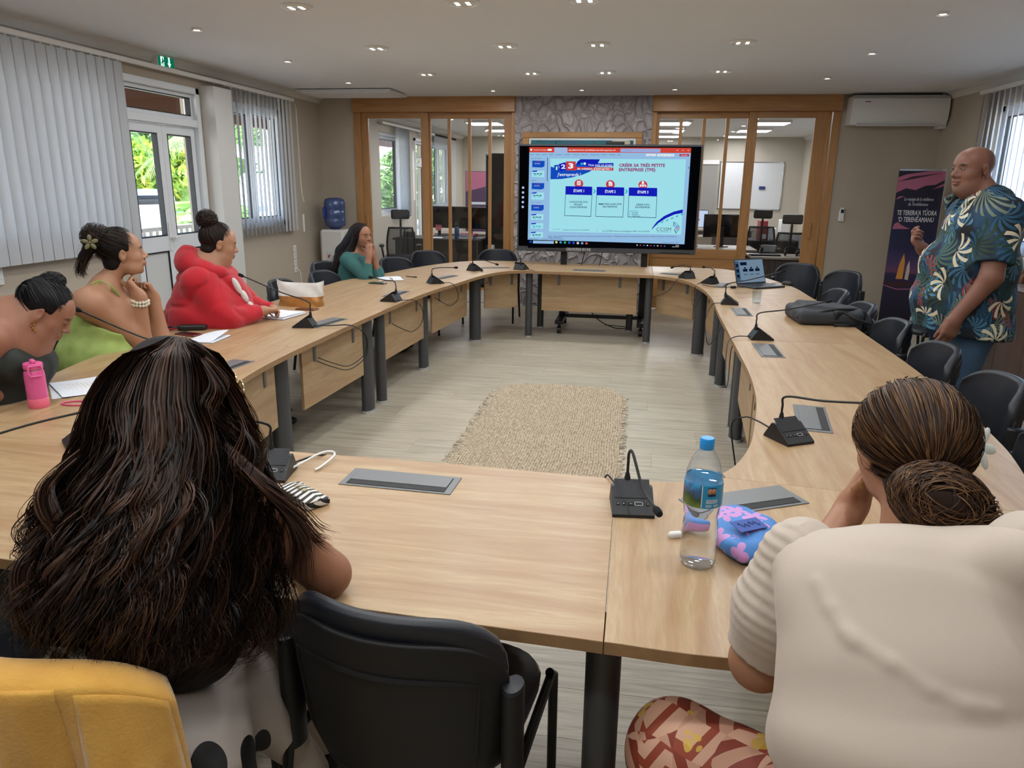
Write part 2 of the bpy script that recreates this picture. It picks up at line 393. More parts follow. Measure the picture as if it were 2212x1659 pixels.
# ---- glazed double door with transom
d1 = bpy.data.objects.new('door_1', None); COL.objects.link(d1); struct(d1)
xd = XL-.06; ZT = 2.13
MB().bx(xd-.07, xd+.075, DOOR[0], DOOR[0]+.06, 0, DOOR[3], .004).bx(xd-.07, xd+.075, DOOR[1]-.06, DOOR[1], 0, DOOR[3], .004).bx(xd-.07, xd+.075, DOOR[0], DOOR[1], DOOR[3]-.06, DOOR[3], .004).bx(xd-.06, xd+.07, DOOR[0]+.06, DOOR[1]-.06, ZT, ZT+.07, .004).build('door_frame', 'alu_white', d1)
sash(d1, xd, DOOR[0]+.06, DOOR[1]-.06, ZT+.07, DOOR[3]-.06, .035, name='transom')
YM = 6.62
for (a, b, left) in ((DOOR[0]+.065, YM-.002, True), (YM+.002, DOOR[1]-.065, False)):
    lf = MB(); w = .075
    lf.bx(xd-.025, xd+.025, a, a+w, .01, ZT-.005, .003).bx(xd-.025, xd+.025, b-w, b, .01, ZT-.005, .003)
    for z0, z1 in ((.01, .12), (.98, 1.12), (ZT-.085, ZT-.005)): lf.bx(xd-.025, xd+.025, a+w, b-w, z0, z1, .003)
    leaf = lf.build('door_leaf', 'alu_white', d1)
    MB().bx(xd-.003, xd+.003, a+w, b-w, 1.12, ZT-.085).build('pane', 'pane_glass', leaf)
    g = MB()
    for z0, z1 in ((1.12, 1.129), (ZT-.094, ZT-.085), (.97, .979)): g.bx(xd-.027, xd+.027, a+w, b-w, z0, z1)
    for yy in (a+w, b-w-.008): g.bx(xd-.027, xd+.027, yy, yy+.008, 1.12, ZT-.085); g.bx(xd-.027, xd+.027, yy, yy+.008, .12, .98)
    g.build('gasket', 'gasket', leaf); MB().bx(xd-.012, xd+.012, a+w, b-w, .12, .98).build('panel', 'alu_panel', leaf)
    if left:
        MB().bx(xd+.025, xd+.035, b-.055, b-.02, .98, 1.24, .003).tube([(xd+.03, b-.037, 1.1), (xd+.075, b-.037, 1.1), (xd+.08, b-.05, 1.1), (xd+.08, b+.06, 1.105)], .009).build('handle', 'plastic_white', leaf)
    else:
        MB().tube([(xd+.02, a+.04, .86), (xd+.05, a+.04, .86)], .012).bx(xd+.045, xd+.055, a+.02, a+.06, .835, .885, .003).build('key_lock', 'chrome', leaf)
# ---- vertical blinds
t = newmat('blind_fabric'); tr = t.node('BsdfTranslucent', i_Color=lin('#dfe2e6')); mx = t.node('MixShader', i_0=0.35); t.bsdf.inputs['Base Color'].default_value = lin('#d3d5d8'); t.bsdf.inputs['Roughness'].default_value = 0.8
t.l.new(t.bsdf.outputs[0], mx.inputs[1]); t.l.new(tr.outputs[0], mx.inputs[2]); t.l.new(mx.outputs[0], t.out.inputs[0])
def blind(name, label, x, y0, y1, z0, z1, n, ang, sgn, w=.127, rail=None):
    b = thing(name, label, 'blind', (x, y0, 0))
    ra, rb = rail or (y0, y1)
    MB().bx(-.02, .02, ra-y0, rb-y0, z1+.012, z1+.05, .004).build('head_rail', 'plastic_white', b)
    wx = -.09 if sgn > 0 else .09
    for q in (ra+.1, (ra+rb)/2, rb-.1): MB().bx(min(wx, 0), max(wx, 0), q-y0-.015, q-y0+.015, z1+.022, z1+.042).build('bracket', 'plastic_white', b)
    me = None
    for i in range(n):
        yy = (i+.5)*(y1-y0)/n
        a = ang if not callable(ang) else ang(i)
        if me is None:
            u = np.linspace(-1, 1, 5); P = np.array([[(0.012*(1-q*q), q*w/2, z) for z in (z0, z0+.05, z1)] for q in u]); mb = MB(); mb.grid(P)
            P2 = P+np.array([0.0014, 0, 0]); mb.grid(P2[::-1]); o = mb.build('vane', 'blind_fabric', b, recalc=False, smooth=60); me = o.data
        else: o = link('vane', me, None, b)
        o.location = (0, yy, 0); o.rotation_euler = (0, 0, a)
        hk = MB().bx(-.004, .004, -.006, .006, z1-.002, z1+.026).build('hanger', 'plastic_white', o) if i == 0 else link('hanger', hkm, None, o)
        if i == 0: hkm = hk.data
    return b
b1 = blind('vertical_blind', 'closed white vertical blind over the wall beside the glazed door', XL+.09, 2.4, 5.98, 1.05, 2.56, 35, .12, 1, rail=(2.3, 7.62))
b2 = blind('vertical_blind', 'half-open white vertical blind at the palm-side window beside the white column', XL+.09, 7.64, 9.12, 1.03, 2.56, 15, lambda i: 0.66 if i < 11 else 0.3, 1, rail=(7.62, 9.17))
pc = [(.03, 1.53, 2.55), (.03, 1.545, 1.6), (.05, 1.56, 1.42), (.04, 1.6, 1.38), (.03, 1.57, 1.5), (.03, 1.55, 2.5)]
MB().tube(spl(pc), .0025, 5).build('pull_cord', 'plastic_white', b2); MB().bx(.02, .04, 1.55, 1.575, 1.0, 1.22, .004).build('cord_weight', 'plastic_white', b2)
b3 = blind('vertical_blind', 'slightly open white vertical blind above the dark cabinet', XR-.09, 5.1, 8.95, 1.02, 2.57, 33, -0.42, -1)
# ---- glazed wooden partitions to the office
def partition(name, x0, x1, jl, jr, panels):
    o = bpy.data.objects.new(name, None); COL.objects.link(o); struct(o); y0, y1 = YB-.02, YB+.1
    MB().bx(x0, x1, y0-.05, y1, 2.53, 2.72, .004).build('head_beam', 'frame_wood_h', o)
    MB().bx(x0, x0+jl, y0, y1, 0, 2.53, .003).build('jamb', 'frame_wood', o); MB().bx(x1-jr, x1, y0, y1, 0, 2.53, .003).build('jamb', 'frame_wood', o)
    for (a, b, sl, sr, zb, muntins, yo, low) in panels:
        yy0, yy1 = YB+yo, YB+yo+.045
        p = MB().bx(a, a+sl, yy0, yy1, .02, 2.53, .003).build('stile', 'frame_wood', o); MB().bx(b-sr, b, yy0, yy1, .02, 2.53, .003).build('stile', 'frame_wood', o)
        MB().bx(a+sl, b-sr, yy0+.002, yy1-.002, 2.455, 2.53, .002).build('top_rail', 'frame_wood_h', o); MB().bx(a+sl, b-sr, yy0+.002, yy1-.002, zb-.12, zb, .002).build('bottom_rail', 'frame_wood_h', o)
        if low: MB().bx(a+sl, b-sr, yy0+.01, yy1-.01, .02, zb-.12).build('lower_panel', 'frame_wood_h', o)
        xs = [a+sl]
        for c in muntins: MB().bx(c-.02, c+.02, yy0+.002, yy1-.002, zb, 2.455, .002).build('muntin', 'frame_wood', o); xs += [c-.02, c+.02]
        xs.append(b-sr)
        for k in range(0, len(xs), 2): MB().bx(xs[k], xs[k+1], YB+yo+.02, YB+yo+.025, zb, 2.455).build('pane', 'pane_glass', o)
    return o
bx_ = lambda px: at_y(px, 245, YB)[0]
pl = partition('window_4', PLX0, PLX1, .10, .05, [(PLX0+.10, bx_(924), .10, .10, .30, [], .0, False), (bx_(922), PLX1-.05, .035, .11, .30, [bx_(967.5), bx_(1011.7), bx_(1056.5)], .05, False)])
MB().bx(PLX0+.14, PLX0+.17, YB-.03, YB, 1.0, 1.2, .004).build('pull_handle', 'frame_wood', pl)
pr = partition('window_5', PMX1, PRX1, .06, .09, [(PMX1+.06, bx_(1624), .04, .03, .82, [bx_(1473.5), bx_(1524), bx_(1575)], .05, True), (bx_(1621), PRX1-.10, .10, .19, .30, [], .0, False)])
MB().bx(PRX1-.23, PRX1-.2, YB-.03, YB, 1.0, 1.2, .004).build('pull_handle', 'frame_wood', pr)

# ---- recessed ceiling lights
emat('lamp_glow', '#fff6ea', 14.0); emat('lamp_disc', '#eaf0f8', 4.5)
t = newmat('reflector'); t.bsdf.inputs['Base Color'].default_value = lin('#e8eaee'); t.bsdf.inputs['Metallic'].default_value = 1.0; t.bsdf.inputs['Roughness'].default_value = 0.22
def add_area(parent, size, energy, color, loc, shape='DISK', sy=None, spread=math.pi):
    l = bpy.data.lights.new('lamp', 'AREA'); l.shape = shape; l.size = size
    if sy: l.size_y = sy
    l.energy = energy; l.color = color; l.spread = spread
    o = bpy.data.objects.new('lamp', l); COL.objects.link(o); o.parent = parent; o.location = loc; return o
P_BIG, P_SMALL = 6.0, 3.0
def downlight(x, y, r, energy, label, group, n=28):
    d = thing('recessed_ceiling_light', label, 'ceiling light', (x, y, ZC), 0, group)
    MB().lathe([(r*.82, -.012), (r*.84, -.016), (r, -.006), (r*1.0, 0.0), (r*.82, 0.0)], n=n).build('trim_ring', 'plastic_white', d)
    if r > .06:
        MB().lathe([(r*.83, -.004), (r*.62, .0), (r*.4, .02)][:2]+[(r*.45, -.003)], n=n).build('reflector', 'reflector', d, recalc=False)
        for k in (-1, 1): MB().box((k*r*.33, 0, -.008), (r*.28, r*.75, .01), ch=.004).build('bulb', 'lamp_glow', d)
        MB().lathe([(r*.83, -.004), (r*.80, -.0055), (r*.5, -.0045), (0, -.0045)], n=n).build('diffuser', 'lamp_disc', d, recalc=False)
    else: MB().lathe([(0, -.013), (r*.5, -.012), (r*.8, -.006)], n=n).build('bulb', 'lamp_glow', d)
    add_area(d, r*1.6, energy, (0.94, 0.975, 1.0), (0, 0, -.03))
    return d
for yy in (8.0, 6.45, 4.93, 3.4, 1.9, .35):  # rows nearest the camera are unseen, added to light the near end
    for xx in (-2.22, -1.13, -.38, .74): downlight(xx, yy, .105, P_BIG, 'round recessed downlight with two bulbs in the white ceiling over the table', 'large round downlights')
for yy in (8.57, 7.04, 5.54, 4.0, 2.5, 1.0):  # the nearer spotlights are out of view, put in for extra light
    for xx, lb_, gp_ in ((-3.29, 'small recessed spotlight in the row along the glazed door wall', 'small spotlights along the glazed door wall'), (1.85, 'small recessed spotlight in the row on the dark cabinet side', 'small spotlights on the cabinet side')): downlight(xx, yy, .042, P_SMALL, lb_, gp_, 18)
for xx in (-1.79, -.72, .36): downlight(xx, 9.42, .042, P_SMALL, 'small recessed spotlight in front of the grey relief wallpaper', 'small spotlights by the back wall', 18)
# ================================================================ ring of table units
TZ, TT = .74, .03
wood('oak_x', '#b69c77', '#a17f5b', '#785737', 'X', 1.2, .36, .30)
wood('oak_y', '#b69c77', '#a17f5b', '#785737', 'Y', 1.2, .36, .30)
mat('oak_edge', '#94734f', .5, var=.12, vscale=30)
wood('oak_panel', '#b69c77', '#a2815d', '#7a5a37', 'X', .9, .45, .25)
mat('leg_grey', '#4b4c4e', .5, .35, bump=.15, bscale=900)
mat('bracket_grey', '#6d6d6c', .45, .5)
mat('box_grey', '#77787a', .42, .55, bump=.1, bscale=1200)
mat('box_slot', '#0d0d0e', .6); mat('clear_foot', '#c9ccd0', .2, .6)
IN_R = [(-.02, 2.235), (.14, 2.24), (.24, 2.275), (.32, 2.35), (.38, 2.45), (.45, 2.65), (.50, 2.89), (.55, 3.18), (.58, 3.45), (.60, 3.8), (.61, 4.4), (.62, 5.0), (.63, 5.6), (.65, 6.2), (.645, 6.5), (.63, 6.8), (.58, 7.15), (.5, 7.45), (.38, 7.66), (.2, 7.80)]
OUT_R = [(-.02, 1.35), (.25, 1.34), (.75, 1.37), (.95, 1.5), (1.1, 1.8), (1.22, 2.2), (1.34, 2.67), (1.38, 2.91), (1.42, 3.27), (1.45, 3.73), (1.47, 4.26), (1.48, 5.11), (1.50, 6.0), (1.49, 6.6), (1.47, 7.2), (1.36, 7.75), (1.22, 8.2), (1.04, 8.55), (.85, 8.65), (.21, 8.68)]
IN_L = [(-1.2, 2.27), (-1.35, 2.28), (-1.5, 2.35), (-1.6, 2.5), (-1.68, 2.7), (-1.75, 2.95), (-1.8, 3.2), (-1.82, 3.6), (-1.81, 4.2), (-1.79, 4.8), (-1.77, 5.3), (-1.74, 5.8), (-1.69, 6.25), (-1.61, 6.7), (-1.53, 7.2), (-1.44, 7.55), (-1.3, 7.8), (-1.15, 7.88)]
OUT_L = [(-1.2, 1.41), (-1.5, 1.43), (-1.95, 1.46), (-2.2, 1.62), (-2.35, 1.9), (-2.5, 2.3), (-2.6, 2.6), (-2.70, 3.0), (-2.77, 3.4), (-2.80, 3.9), (-2.78, 4.5), (-2.74, 5.2), (-2.72, 6.0), (-2.68, 6.65), (-2.52, 7.15), (-2.36, 7.8), (-2.2, 8.25), (-2.0, 8.6), (-1.74, 8.78), (-1.15, 8.83)]
def dense(c): return [tuple(p) for p in spl(c, 6)]
IRd, ORd, ILd, OLd = dense(IN_R), dense(OUT_R), dense(IN_L), dense(OUT_L)
def cut(c, key, a, b):
    """part of the polyline whose coordinate key lies between a and b"""
    out = []
    for p, q in zip(c[:-1], c[1:]):
        for s_ in ((a,) if not out else (b,)):
            if (p[key]-s_)*(q[key]-s_) <= 0 and p[key] != q[key]:
                t_ = (s_-p[key])/(q[key]-p[key]); out.append((p[0]+t_*(q[0]-p[0]), p[1]+t_*(q[1]-p[1])))
        if a < q[key] < b and (not out or out[-1] != q): out.append(q)
    return out
def simple(poly):
    out = []
    for p in poly:
        if not out or math.hypot(p[0]-out[-1][0], p[1]-out[-1][1]) > .004: out.append(p)
    if math.hypot(out[0][0]-out[-1][0], out[0][1]-out[-1][1]) < .004: out.pop()
    return out
def table_unit(label, poly, grain, legs, panels, boxes, group='oak table units in a ring'):
    poly = simple(poly); c = np.mean(np.array(poly), 0); u = thing('conference_table_unit', label, 'table', (c[0], c[1], 0))
    top = MB().prism([(p[0]-c[0], p[1]-c[1]) for p in poly], TZ-TT, TZ, .0012)
    o = top.build('table_top', grain, u, smooth=20); o.data.materials.append(MATS['oak_edge'])
    for f in o.data.polygons:
        if abs(f.normal.z) < .5: f.material_index = 1
    for (x, y, rx, ry, a) in legs:
        lm = MB().lathe([(1, .02), (1, TZ-TT)], n=20, sx=rx, sy=ry, R=rotz(a)); lm.v = [(p[0]+x-c[0], p[1]+y-c[1], p[2]) for p in lm.v]
        lo = lm.build('leg', 'leg_grey', u)
        fm = MB().lathe([(1.08, 0.0), (1.08, .02)], n=20, sx=rx, sy=ry, R=rotz(a)); fm.v = [(p[0]+x-c[0], p[1]+y-c[1], p[2]) for p in fm.v]
        fm.build('foot', 'clear_foot', lo)
    for (a, b, z0) in panels:
        a, b = np.array(a)-c, np.array(b)-c; L = np.linalg.norm(b-a); an = math.atan2(b[1]-a[1], b[0]-a[0]); mid = (a+b)/2
        po = MB().box((0, 0, 0), (L, .018, TZ-TT-.02-z0), ch=.001).build('modesty_panel', 'oak_panel', u); po.location = (mid[0], mid[1], (TZ-TT-.02+z0)/2); po.rotation_euler = (0, 0, an)
        sgn = 1 if np.dot([-math.sin(an), math.cos(an)], np.array([-.6, 5.05])-c-mid) > 0 else -1
        for k in (-.32, .32): MB().bx(k*L-.015, k*L+.015, sgn*.009, sgn*.014, (TZ-TT-.02-z0)/2-.12, (TZ-TT-.02-z0)/2+.02).build('bracket', 'bracket_grey', po)
    for (p, a, L, W) in boxes:
        bo = MB().box((0, 0, 0), (L, W, .003), ch=.001).build('cable_box', 'box_grey', u); bo.location = (p[0]-c[0], p[1]-c[1], TZ+.0015); bo.rotation_euler = (0, 0, a)
        MB().bx(-L*.44, L*.44, -W*.42, W*.36, .0012, .0030, .0005).build('slot', 'box_slot', bo)
        MB().box((0, .012, .0032), (L*.87, W*.56, .003), ch=.001).build('flap', 'box_grey', bo)
    return u
g_ = .0012
def side(inn, out, a, b): return cut(inn, 1, a+g_, b-g_)+cut(out, 1, a+g_, b-g_)[::-1]
OV = (.075, .042)
def cbox(px, a, L=.36, W=.13): p = at_z(px[0], px[1], TZ); return ((p[0], p[1]), a, L, W)
table_unit('rectangular oak table unit with a cable box, behind the empty black chair', [(-1.2+g_, 1.41), (-.02-g_, 1.35), (-.02-g_, 2.235), (-.6, 2.265), (-1.2+g_, 2.27)], 'oak_x',
           [(-.02, 1.47, .04, .04, 0), (-1.1, 1.6, .04, .04, 0), (-1.1, 2.1, .04, .04, 0)], [((-1.0, 2.12), (-.2, 2.1), .36)], [((-.685, 2.085), -.04, .36, .135)])
frc = [(-.02, 1.35)]+[p for p in ORd if p[1] < 2.2 and p[0] > 0]+[(1.21, 2.2)]+[(.7, 2.245)]+[p for p in IRd if p[1] < 2.30][::-1]
frc = [(-.02+g_, 1.35)]+[p for p in ORd if p[1] < 2.2 and p[0] > 0.02]+[(1.22, 2.2), (.33, 2.31)]+[p for p in IRd if p[1] < 2.31 and p[0] > 0.0][::-1]+[(-.02+g_, 2.235)]
table_unit('oak corner table unit under the water bottle and floral pouch', frc, 'oak_y', [(.95, 1.75, .04, .04, 0), (.55, 2.05, .04, .04, 0)], [], [((.36, 2.13), .48, .36, .14)])
frs = [(.33, 2.31+g_), (1.22, 2.2+g_)]+[p for p in ORd if 2.22 < p[1] < 4.6]+[(1.474, 4.6-g_), (.612, 4.62-g_)]+[p for p in IRd if 2.34 < p[1] < 4.6][::-1]
table_unit('long oak table unit with a curved inner edge, in front of the white-flower hair', frs, 'oak_y', [(.73, 4.90, .042, .075, 0), (.62, 3.0, .042, .075, 0), (1.25, 4.4, .04, .04, 0)], [((.72, 4.80), (.66, 3.9), .30), ((.66, 3.85), (.56, 2.95), .30)], [((.745, 3.03), 1.56-.13, .36, .13), ((.78, 4.32), 1.57, .36, .13)])
rms = [(.612, 4.62+g_), (1.474, 4.6+g_)]+[p for p in ORd if 4.62 < p[1] < 6.42]+[(1.495, 6.43-g_), (.646, 6.45-g_)]+[p for p in IRd if 4.64 < p[1] < 6.43][::-1]
table_unit('straight oak table unit carrying the dark backpack', rms, 'oak_y', [(.77, 6.30, .042, .075, 0), (.745, 5.12, .04, .04, 0), (1.3, 6.0, .04, .04, 0)], [((.77, 6.2), (.74, 5.2), .30)], [((.805, 5.66), 1.57, .36, .12)])
rbc = [(.646, 6.45+g_), (1.495, 6.43+g_)]+[p for p in ORd if p[1] > 6.46 and p[0] > .22]+[(.2+g_, 8.68), (.2+g_, 7.80)]+[p for p in IRd if p[1] > 6.47 and p[0] > .215][::-1]
table_unit('curved oak corner table unit carrying the open laptop', rbc, 'oak_x', [(.67, 7.46, .06, .06, 0), (.75, 6.6, .042, .06, 0), (1.3, 7.3, .04, .04, 0)], [((.26, 8.02), (.62, 7.68), .32), ((.72, 7.3), (.78, 6.7), .30)], [((.42, 7.95), -.5, .3, .11), ((.83, 7.2), 1.3, .3, .11)])
table_unit('straight oak table unit in front of the screen stand', [(-1.15+g_, 7.88), (-.5, 7.85), (.2-g_, 7.80), (.2-g_, 8.68), (-.5, 8.75), (-1.15+g_, 8.83)], 'oak_x', [(.17, 7.92, .038, .038, 0), (-1.11, 7.99, .038, .038, 0), (-1.05, 8.55, .038, .038, 0), (-.02, 8.55, .038, .038, 0)], [((-.98, 8.08), (.05, 8.02), .29)], [((-.47, 8.06), -.03, .36, .12)])
lbc = [(-1.15-g_, 7.88)]+[p for p in ILd if p[1] > 6.42 and p[0] < -1.17][::-1]+[(-1.67, 6.41), (-2.70, 6.56)]+[p for p in OLd if p[1] > 6.58 and p[0] < -1.17]+[(-1.15-g_, 8.83)]
table_unit('curved oak corner table unit in front of the teal sweater', lbc, 'oak_x', [(-1.64, 7.66, .062, .062, 0), (-1.72, 8.05, .04, .04, 0), (-2.3, 7.2, .04, .04, 0)], [((-1.80, 6.5), (-1.70, 7.5), .30), ((-1.58, 7.85), (-1.25, 8.05), .32)], [((-1.82, 7.12), 1.25, .33, .11), ((-1.5, 8.05), .35, .33, .1)])
lm2 = [(-1.67, 6.41-g_)]+[p for p in ILd if 5.18 < p[1] < 6.40][::-1]+[(-1.776, 5.16+g_), (-2.74, 5.16+g_)]+[p for p in OLd if 5.18 < p[1] < 6.54]+[(-2.70, 6.56-g_)]
table_unit('straight oak table unit beyond the white and gold bag', lm2, 'oak_y', [(-1.84, 6.36, .042, .072, 0), (-1.86, 5.26, .04, .042, 0), (-2.5, 5.9, .04, .04, 0)], [((-1.88, 5.34), (-1.82, 6.28), .30)], [((-1.94, 5.92), 1.5, .34, .12)])
lm1 = [(-1.776, 5.16-g_)]+[p for p in ILd if 3.87 < p[1] < 5.14][::-1]+[(-1.815, 3.85+g_), (-2.75, 3.85+g_)]+[p for p in OLd if 3.87 < p[1] < 5.14]+[(-2.74, 5.16-g_)]
table_unit('straight oak table unit in front of the red hoodie', lm1, 'oak_y', [(-1.88, 5.02, .042, .075, 0), (-2.5, 4.5, .04, .04, 0)], [((-1.93, 4.05), (-1.88, 4.93), .30)], [((-1.99, 4.57), 1.35, .36, .13)])
lm0 = [(-1.815, 3.85-g_)]+[p for p in ILd if 2.42 < p[1] < 3.83][::-1]+[(-1.55, 2.40), (-2.53, 2.36)]+[p for p in OLd if 2.38 < p[1] < 3.83]+[(-2.75, 3.85-g_)]
table_unit('oak table unit in front of the lime green top', lm0, 'oak_y', [(-1.98, 3.86, .05, .075, 0), (-1.9, 2.9, .042, .06, 0), (-2.5, 3.2, .04, .04, 0)], [((-1.88, 2.95), (-1.94, 3.72), .30)], [((-1.99, 3.3), 1.45, .36, .13)])
flc = [(-1.55, 2.40-g_)]+[p for p in ILd if p[1] < 2.38 and p[0] < -1.22][::-1]+[(-1.2-g_, 2.27), (-1.2-g_, 1.41)]+[p for p in OLd if p[1] < 2.34 and p[0] < -1.22]+[(-2.53, 2.36-g_)]
table_unit('oak corner table unit left of the long dark hair', flc, 'oak_x', [(-1.62, 1.53, .045, .045, 0), (-2.2, 1.95, .045, .045, 0)], [], [])
# ================================================================ woven mat
t = newmat('pandanus'); tc = t.node('TexCoord'); oi = t.node('ObjectInfo'); nz = t.node('TexNoise', i_Vector=tc.outputs['Object'], i_Scale=70.0, i_Detail=3.0)
t.l.new(t.ramp(nz.outputs[0], [(.3, lin('#988671')), (.5, lin('#b3a288')), (.7, lin('#c8bba3'))]), t.bsdf.inputs['Base Color']); t.bsdf.inputs['Roughness'].default_value = .7
mat('mat_under', '#5c4a33', .9)
rug = thing('woven_mat', 'straw-coloured handwoven pandanus mat with fringed sides on the floor', 'mat', (-.54, 4.93, 0))
RX, RY, RC = .515, 1.10, .3
def inrug(x, y):
    if abs(x) > RX or abs(y) > RY: return False
    if y > 0 and abs(x) > RX-RC and y > RY-RC: return (abs(x)-(RX-RC))**2+(y-(RY-RC))**2 < RC*RC
    return True
rp = [(-RX, -RY), (RX, -RY)]+[(RX-RC+RC*math.cos(a), RY-RC+RC*math.sin(a)) for a in np.linspace(0, math.pi/2, 8)]+[(-RX+RC-RC*math.sin(a), RY-RC+RC*math.cos(a)) for a in np.linspace(0, math.pi/2, 8)]
MB().prism(rp, .0005, .003).build('backing', 'mat_under', rug)
mb = MB(); sx, sy = .0165, .0165; nx, ny = int(2*RX/sx), int(2*RY/sy); rr = random.Random(3)
for j in range(ny+1):
    for i in range(nx+1):
        x, y_ = -RX+i*sx, -RY+j*sy
        if not inrug(x, y_): continue
        wob = .006*math.sin(y_*9+x*3)+rr.uniform(-.0012, .0012); w, h = sx*.43, sy*.30
        over = (i+j) % 2; zz = .009 if over else .0065; x += wob
        v = [(x-w, y_-h*1.25, .003), (x+w, y_-h*1.25, .003), (x+w, y_-h*.3, zz), (x-w, y_-h*.3, zz), (x+w, y_+h*.8, zz*.95), (x-w, y_+h*.8, zz*.95), (x+w, y_+h*1.4, .003), (x-w, y_+h*1.4, .003)]
        mb.add(v, [(0, 1, 2, 3), (3, 2, 4, 5), (5, 4, 6, 7)])
wv = mb.build('weave', 'pandanus', rug, recalc=False, smooth=60); wv['kind'] = 'stuff'
mb = MB()
for s_ in (-1, 1):
    for k in range(130):
        y_ = -RY+.01+k*(2*RY-RC-.0)/130; L = rr.uniform(.02, .045); d = rr.uniform(-.014, .014); x = s_*RX
        mb.add([(x-s_*.01, y_-.004, .007), (x-s_*.01, y_+.004, .007), (x+s_*L*.5, y_+.004+d*.5, rr.uniform(.006, .014)), (x+s_*L*.5, y_-.004+d*.5, rr.uniform(.006, .014)), (x+s_*L, y_+.001+d*1.5, rr.uniform(.001, .012)), (x+s_*L, y_-.002+d*1.5, rr.uniform(.001, .012))], [(0, 1, 2, 3), (3, 2, 4, 5)])
fr = mb.build('fringe', 'pandanus', rug, recalc=False); fr['kind'] = 'stuff'
# ================================================================ gooseneck microphone units
mat('mic_body', '#1d1e21', .45, .1); mat('mic_grille', '#2a2b2e', .6); mat('mic_button', '#0b0b0c', .3); mat('mic_mark', '#b9bcc0', .5); mat('foam', '#0e0e10', .95, bump=.4, bscale=900); mat('cable_black', '#121214', .5)
_mic = {}
def mic_part(key, fn):
    if key not in _mic: _mic[key] = fn()
    return _mic[key]
def mic(label, p, yaw, tip_px, reach, cable=None, lean=0.0, tipz=None, arch=False):
    """p on the table top; yaw: direction the front (speaker side) looks, 0 = -Y"""
    base = np.array([p[0], p[1], TZ]); m = thing('gooseneck_microphone', label, 'microphone', base, yaw, 'gooseneck microphones on the table')
    W, D, H = .118, .135, .062
    prof = [(-D*.5, 0), (-D*.5, .010), (-D*.46, .013), (.012, H), (.030, H), (D*.5-.004, .012), (D*.5, .006), (D*.5, 0)]   # (y, z), front is -y
    def body():
        mb = MB(); n = len(prof)
        v = [(s_*W/2, y, z) for s_ in (-1, 1) for y, z in prof]
        f = [(i, i+n, (i+1) % n+n, (i+1) % n) for i in range(n)]+[tuple(range(n)), tuple(range(n, 2*n))[::-1]]
        return mb.add(v, f).build('base', 'mic_body', None, smooth=25).data
    me = mic_part('body', body)
    if not me.users or True:
        for o in [o for o in COL.objects if o.data == me and o.parent is None]: bpy.data.objects.remove(o)
    link('base', me, None, m)
    n_ = np.array([0, -(H-.013), .012+D*.46]); n_ = n_/np.linalg.norm(n_); sl = np.array([0, .012+D*.46, H-.013]); sl /= np.linalg.norm(sl)
    a0 = np.array([0, -D*.46, .013])
    def grille():
        mb = MB(); c = a0+sl*.082+n_*.0008; R = np.array([[1, 0, 0], sl, n_]).T; mb.box(c, (W*.86, .066, .002), R, .0006)
        for i in range(18):
            for j in range(10):
                cc = c+np.array([(-8.5+i)*W*.86/19, 0, 0])+sl*(-4.5+j)*.0062+n_*.0011; mb.box(cc, (.003, .003, .0012), R)
        return mb.build('grille', 'mic_grille', None, smooth=0).data
    def buttons():
        mb = MB(); c = a0+sl*.03+n_*.0008; R = np.array([[1, 0, 0], sl, n_]).T
        for k, w in ((-.042, .01), (-.026, .01), (-.006, .018), (.016, .02), (.042, .01)): mb.box(c+np.array([k, 0, 0]), (w, .011, .002), R, .0008)
        return mb.build('buttons', 'mic_button', None).data
    def marks():
        mb = MB(); c = a0+sl*.03+n_*.0016; R = np.array([[1, 0, 0], sl, n_]).T
        for k, w in ((-.042, .005), (-.026, .004), (-.006, .006), (.042, .003)): mb.box(c+np.array([k, 0, 0]), (w, .0012, .0008), R)
        for k in (-1, 1): mb.box(c+np.array([.016+k*.011, 0, 0]), (.0016, .009, .0008), R); mb.box(c+np.array([.016, 0, 0])+sl*k*.0055, (.020, .0014, .0008), R)
        mb.box(c+np.array([-.026, 0, 0]), (.0012, .005, .0008), R); mb.box(c+np.array([.054, 0, 0])+sl*.004, (.004, .001, .0008), R)
        return mb.build('marks', 'mic_mark', None, smooth=0).data
    for nm, fn in (('grille', grille), ('buttons', buttons), ('marks', marks)):
        me = mic_part(nm, fn)
        for o in [o for o in COL.objects if o.data == me and o.parent is None]: bpy.data.objects.remove(o)
        link(nm, me, None, m)
    # gooseneck, in local space
    st = np.array([-.012, .036, H-.006]); Ri = rotz(-yaw)
    MB().lathe([(.0095, 0), (.0095, .022), (.007, .034), (.0055, .04)], c=st, n=12).build('collar', 'mic_body', m)
    q = base+rotz(yaw)@np.array([lean, -reach, 0]); z = tipz if tipz is not None else above(q, tip_px[1])-TZ
    # sideways placement so that the tip shows at the measured column
    tip = np.array([lean, -reach, z])
    if arch: path = [st+[0, 0, .03], st+[0, 0, .07], st+[0, -.012, .105], st+[.008, -.035, .112], (st+tip)/2+[0.004, -.01, .028], tip]
    else: path = [st+[0, 0, .03], st+[0, 0, .065], st+[0, -.015, .105]*np.array([1, 1, min(1, max(.55, z/.2))]), (st*.55+tip*.45)+[0, 0, .05*min(1, .35/max(reach, .01))], tip]
    path = spl(path, 6); MB().tube(path, .0042, 8).build('gooseneck', 'cable_black', m)
    d = np.array(path[-1])-np.array(path[-3]); d /= np.linalg.norm(d); tip = np.array(path[-1])
    MB().tube([tip-d*.006, tip, tip+d*.003, tip+d*.008, tip+d*.022, tip+d*.032, tip+d*.036], [.005, .006, .0085, .0105, .011, .009, .003], 12).build('capsule', 'foam', m)
    if cable:
        for k, cp in enumerate(cable):
            loc = [Ri@(np.array(x, float)-base) for x in cp]; MB().tube(spl(loc, 7), .0032, 6).build('cable', 'cable_black', m)
    return m
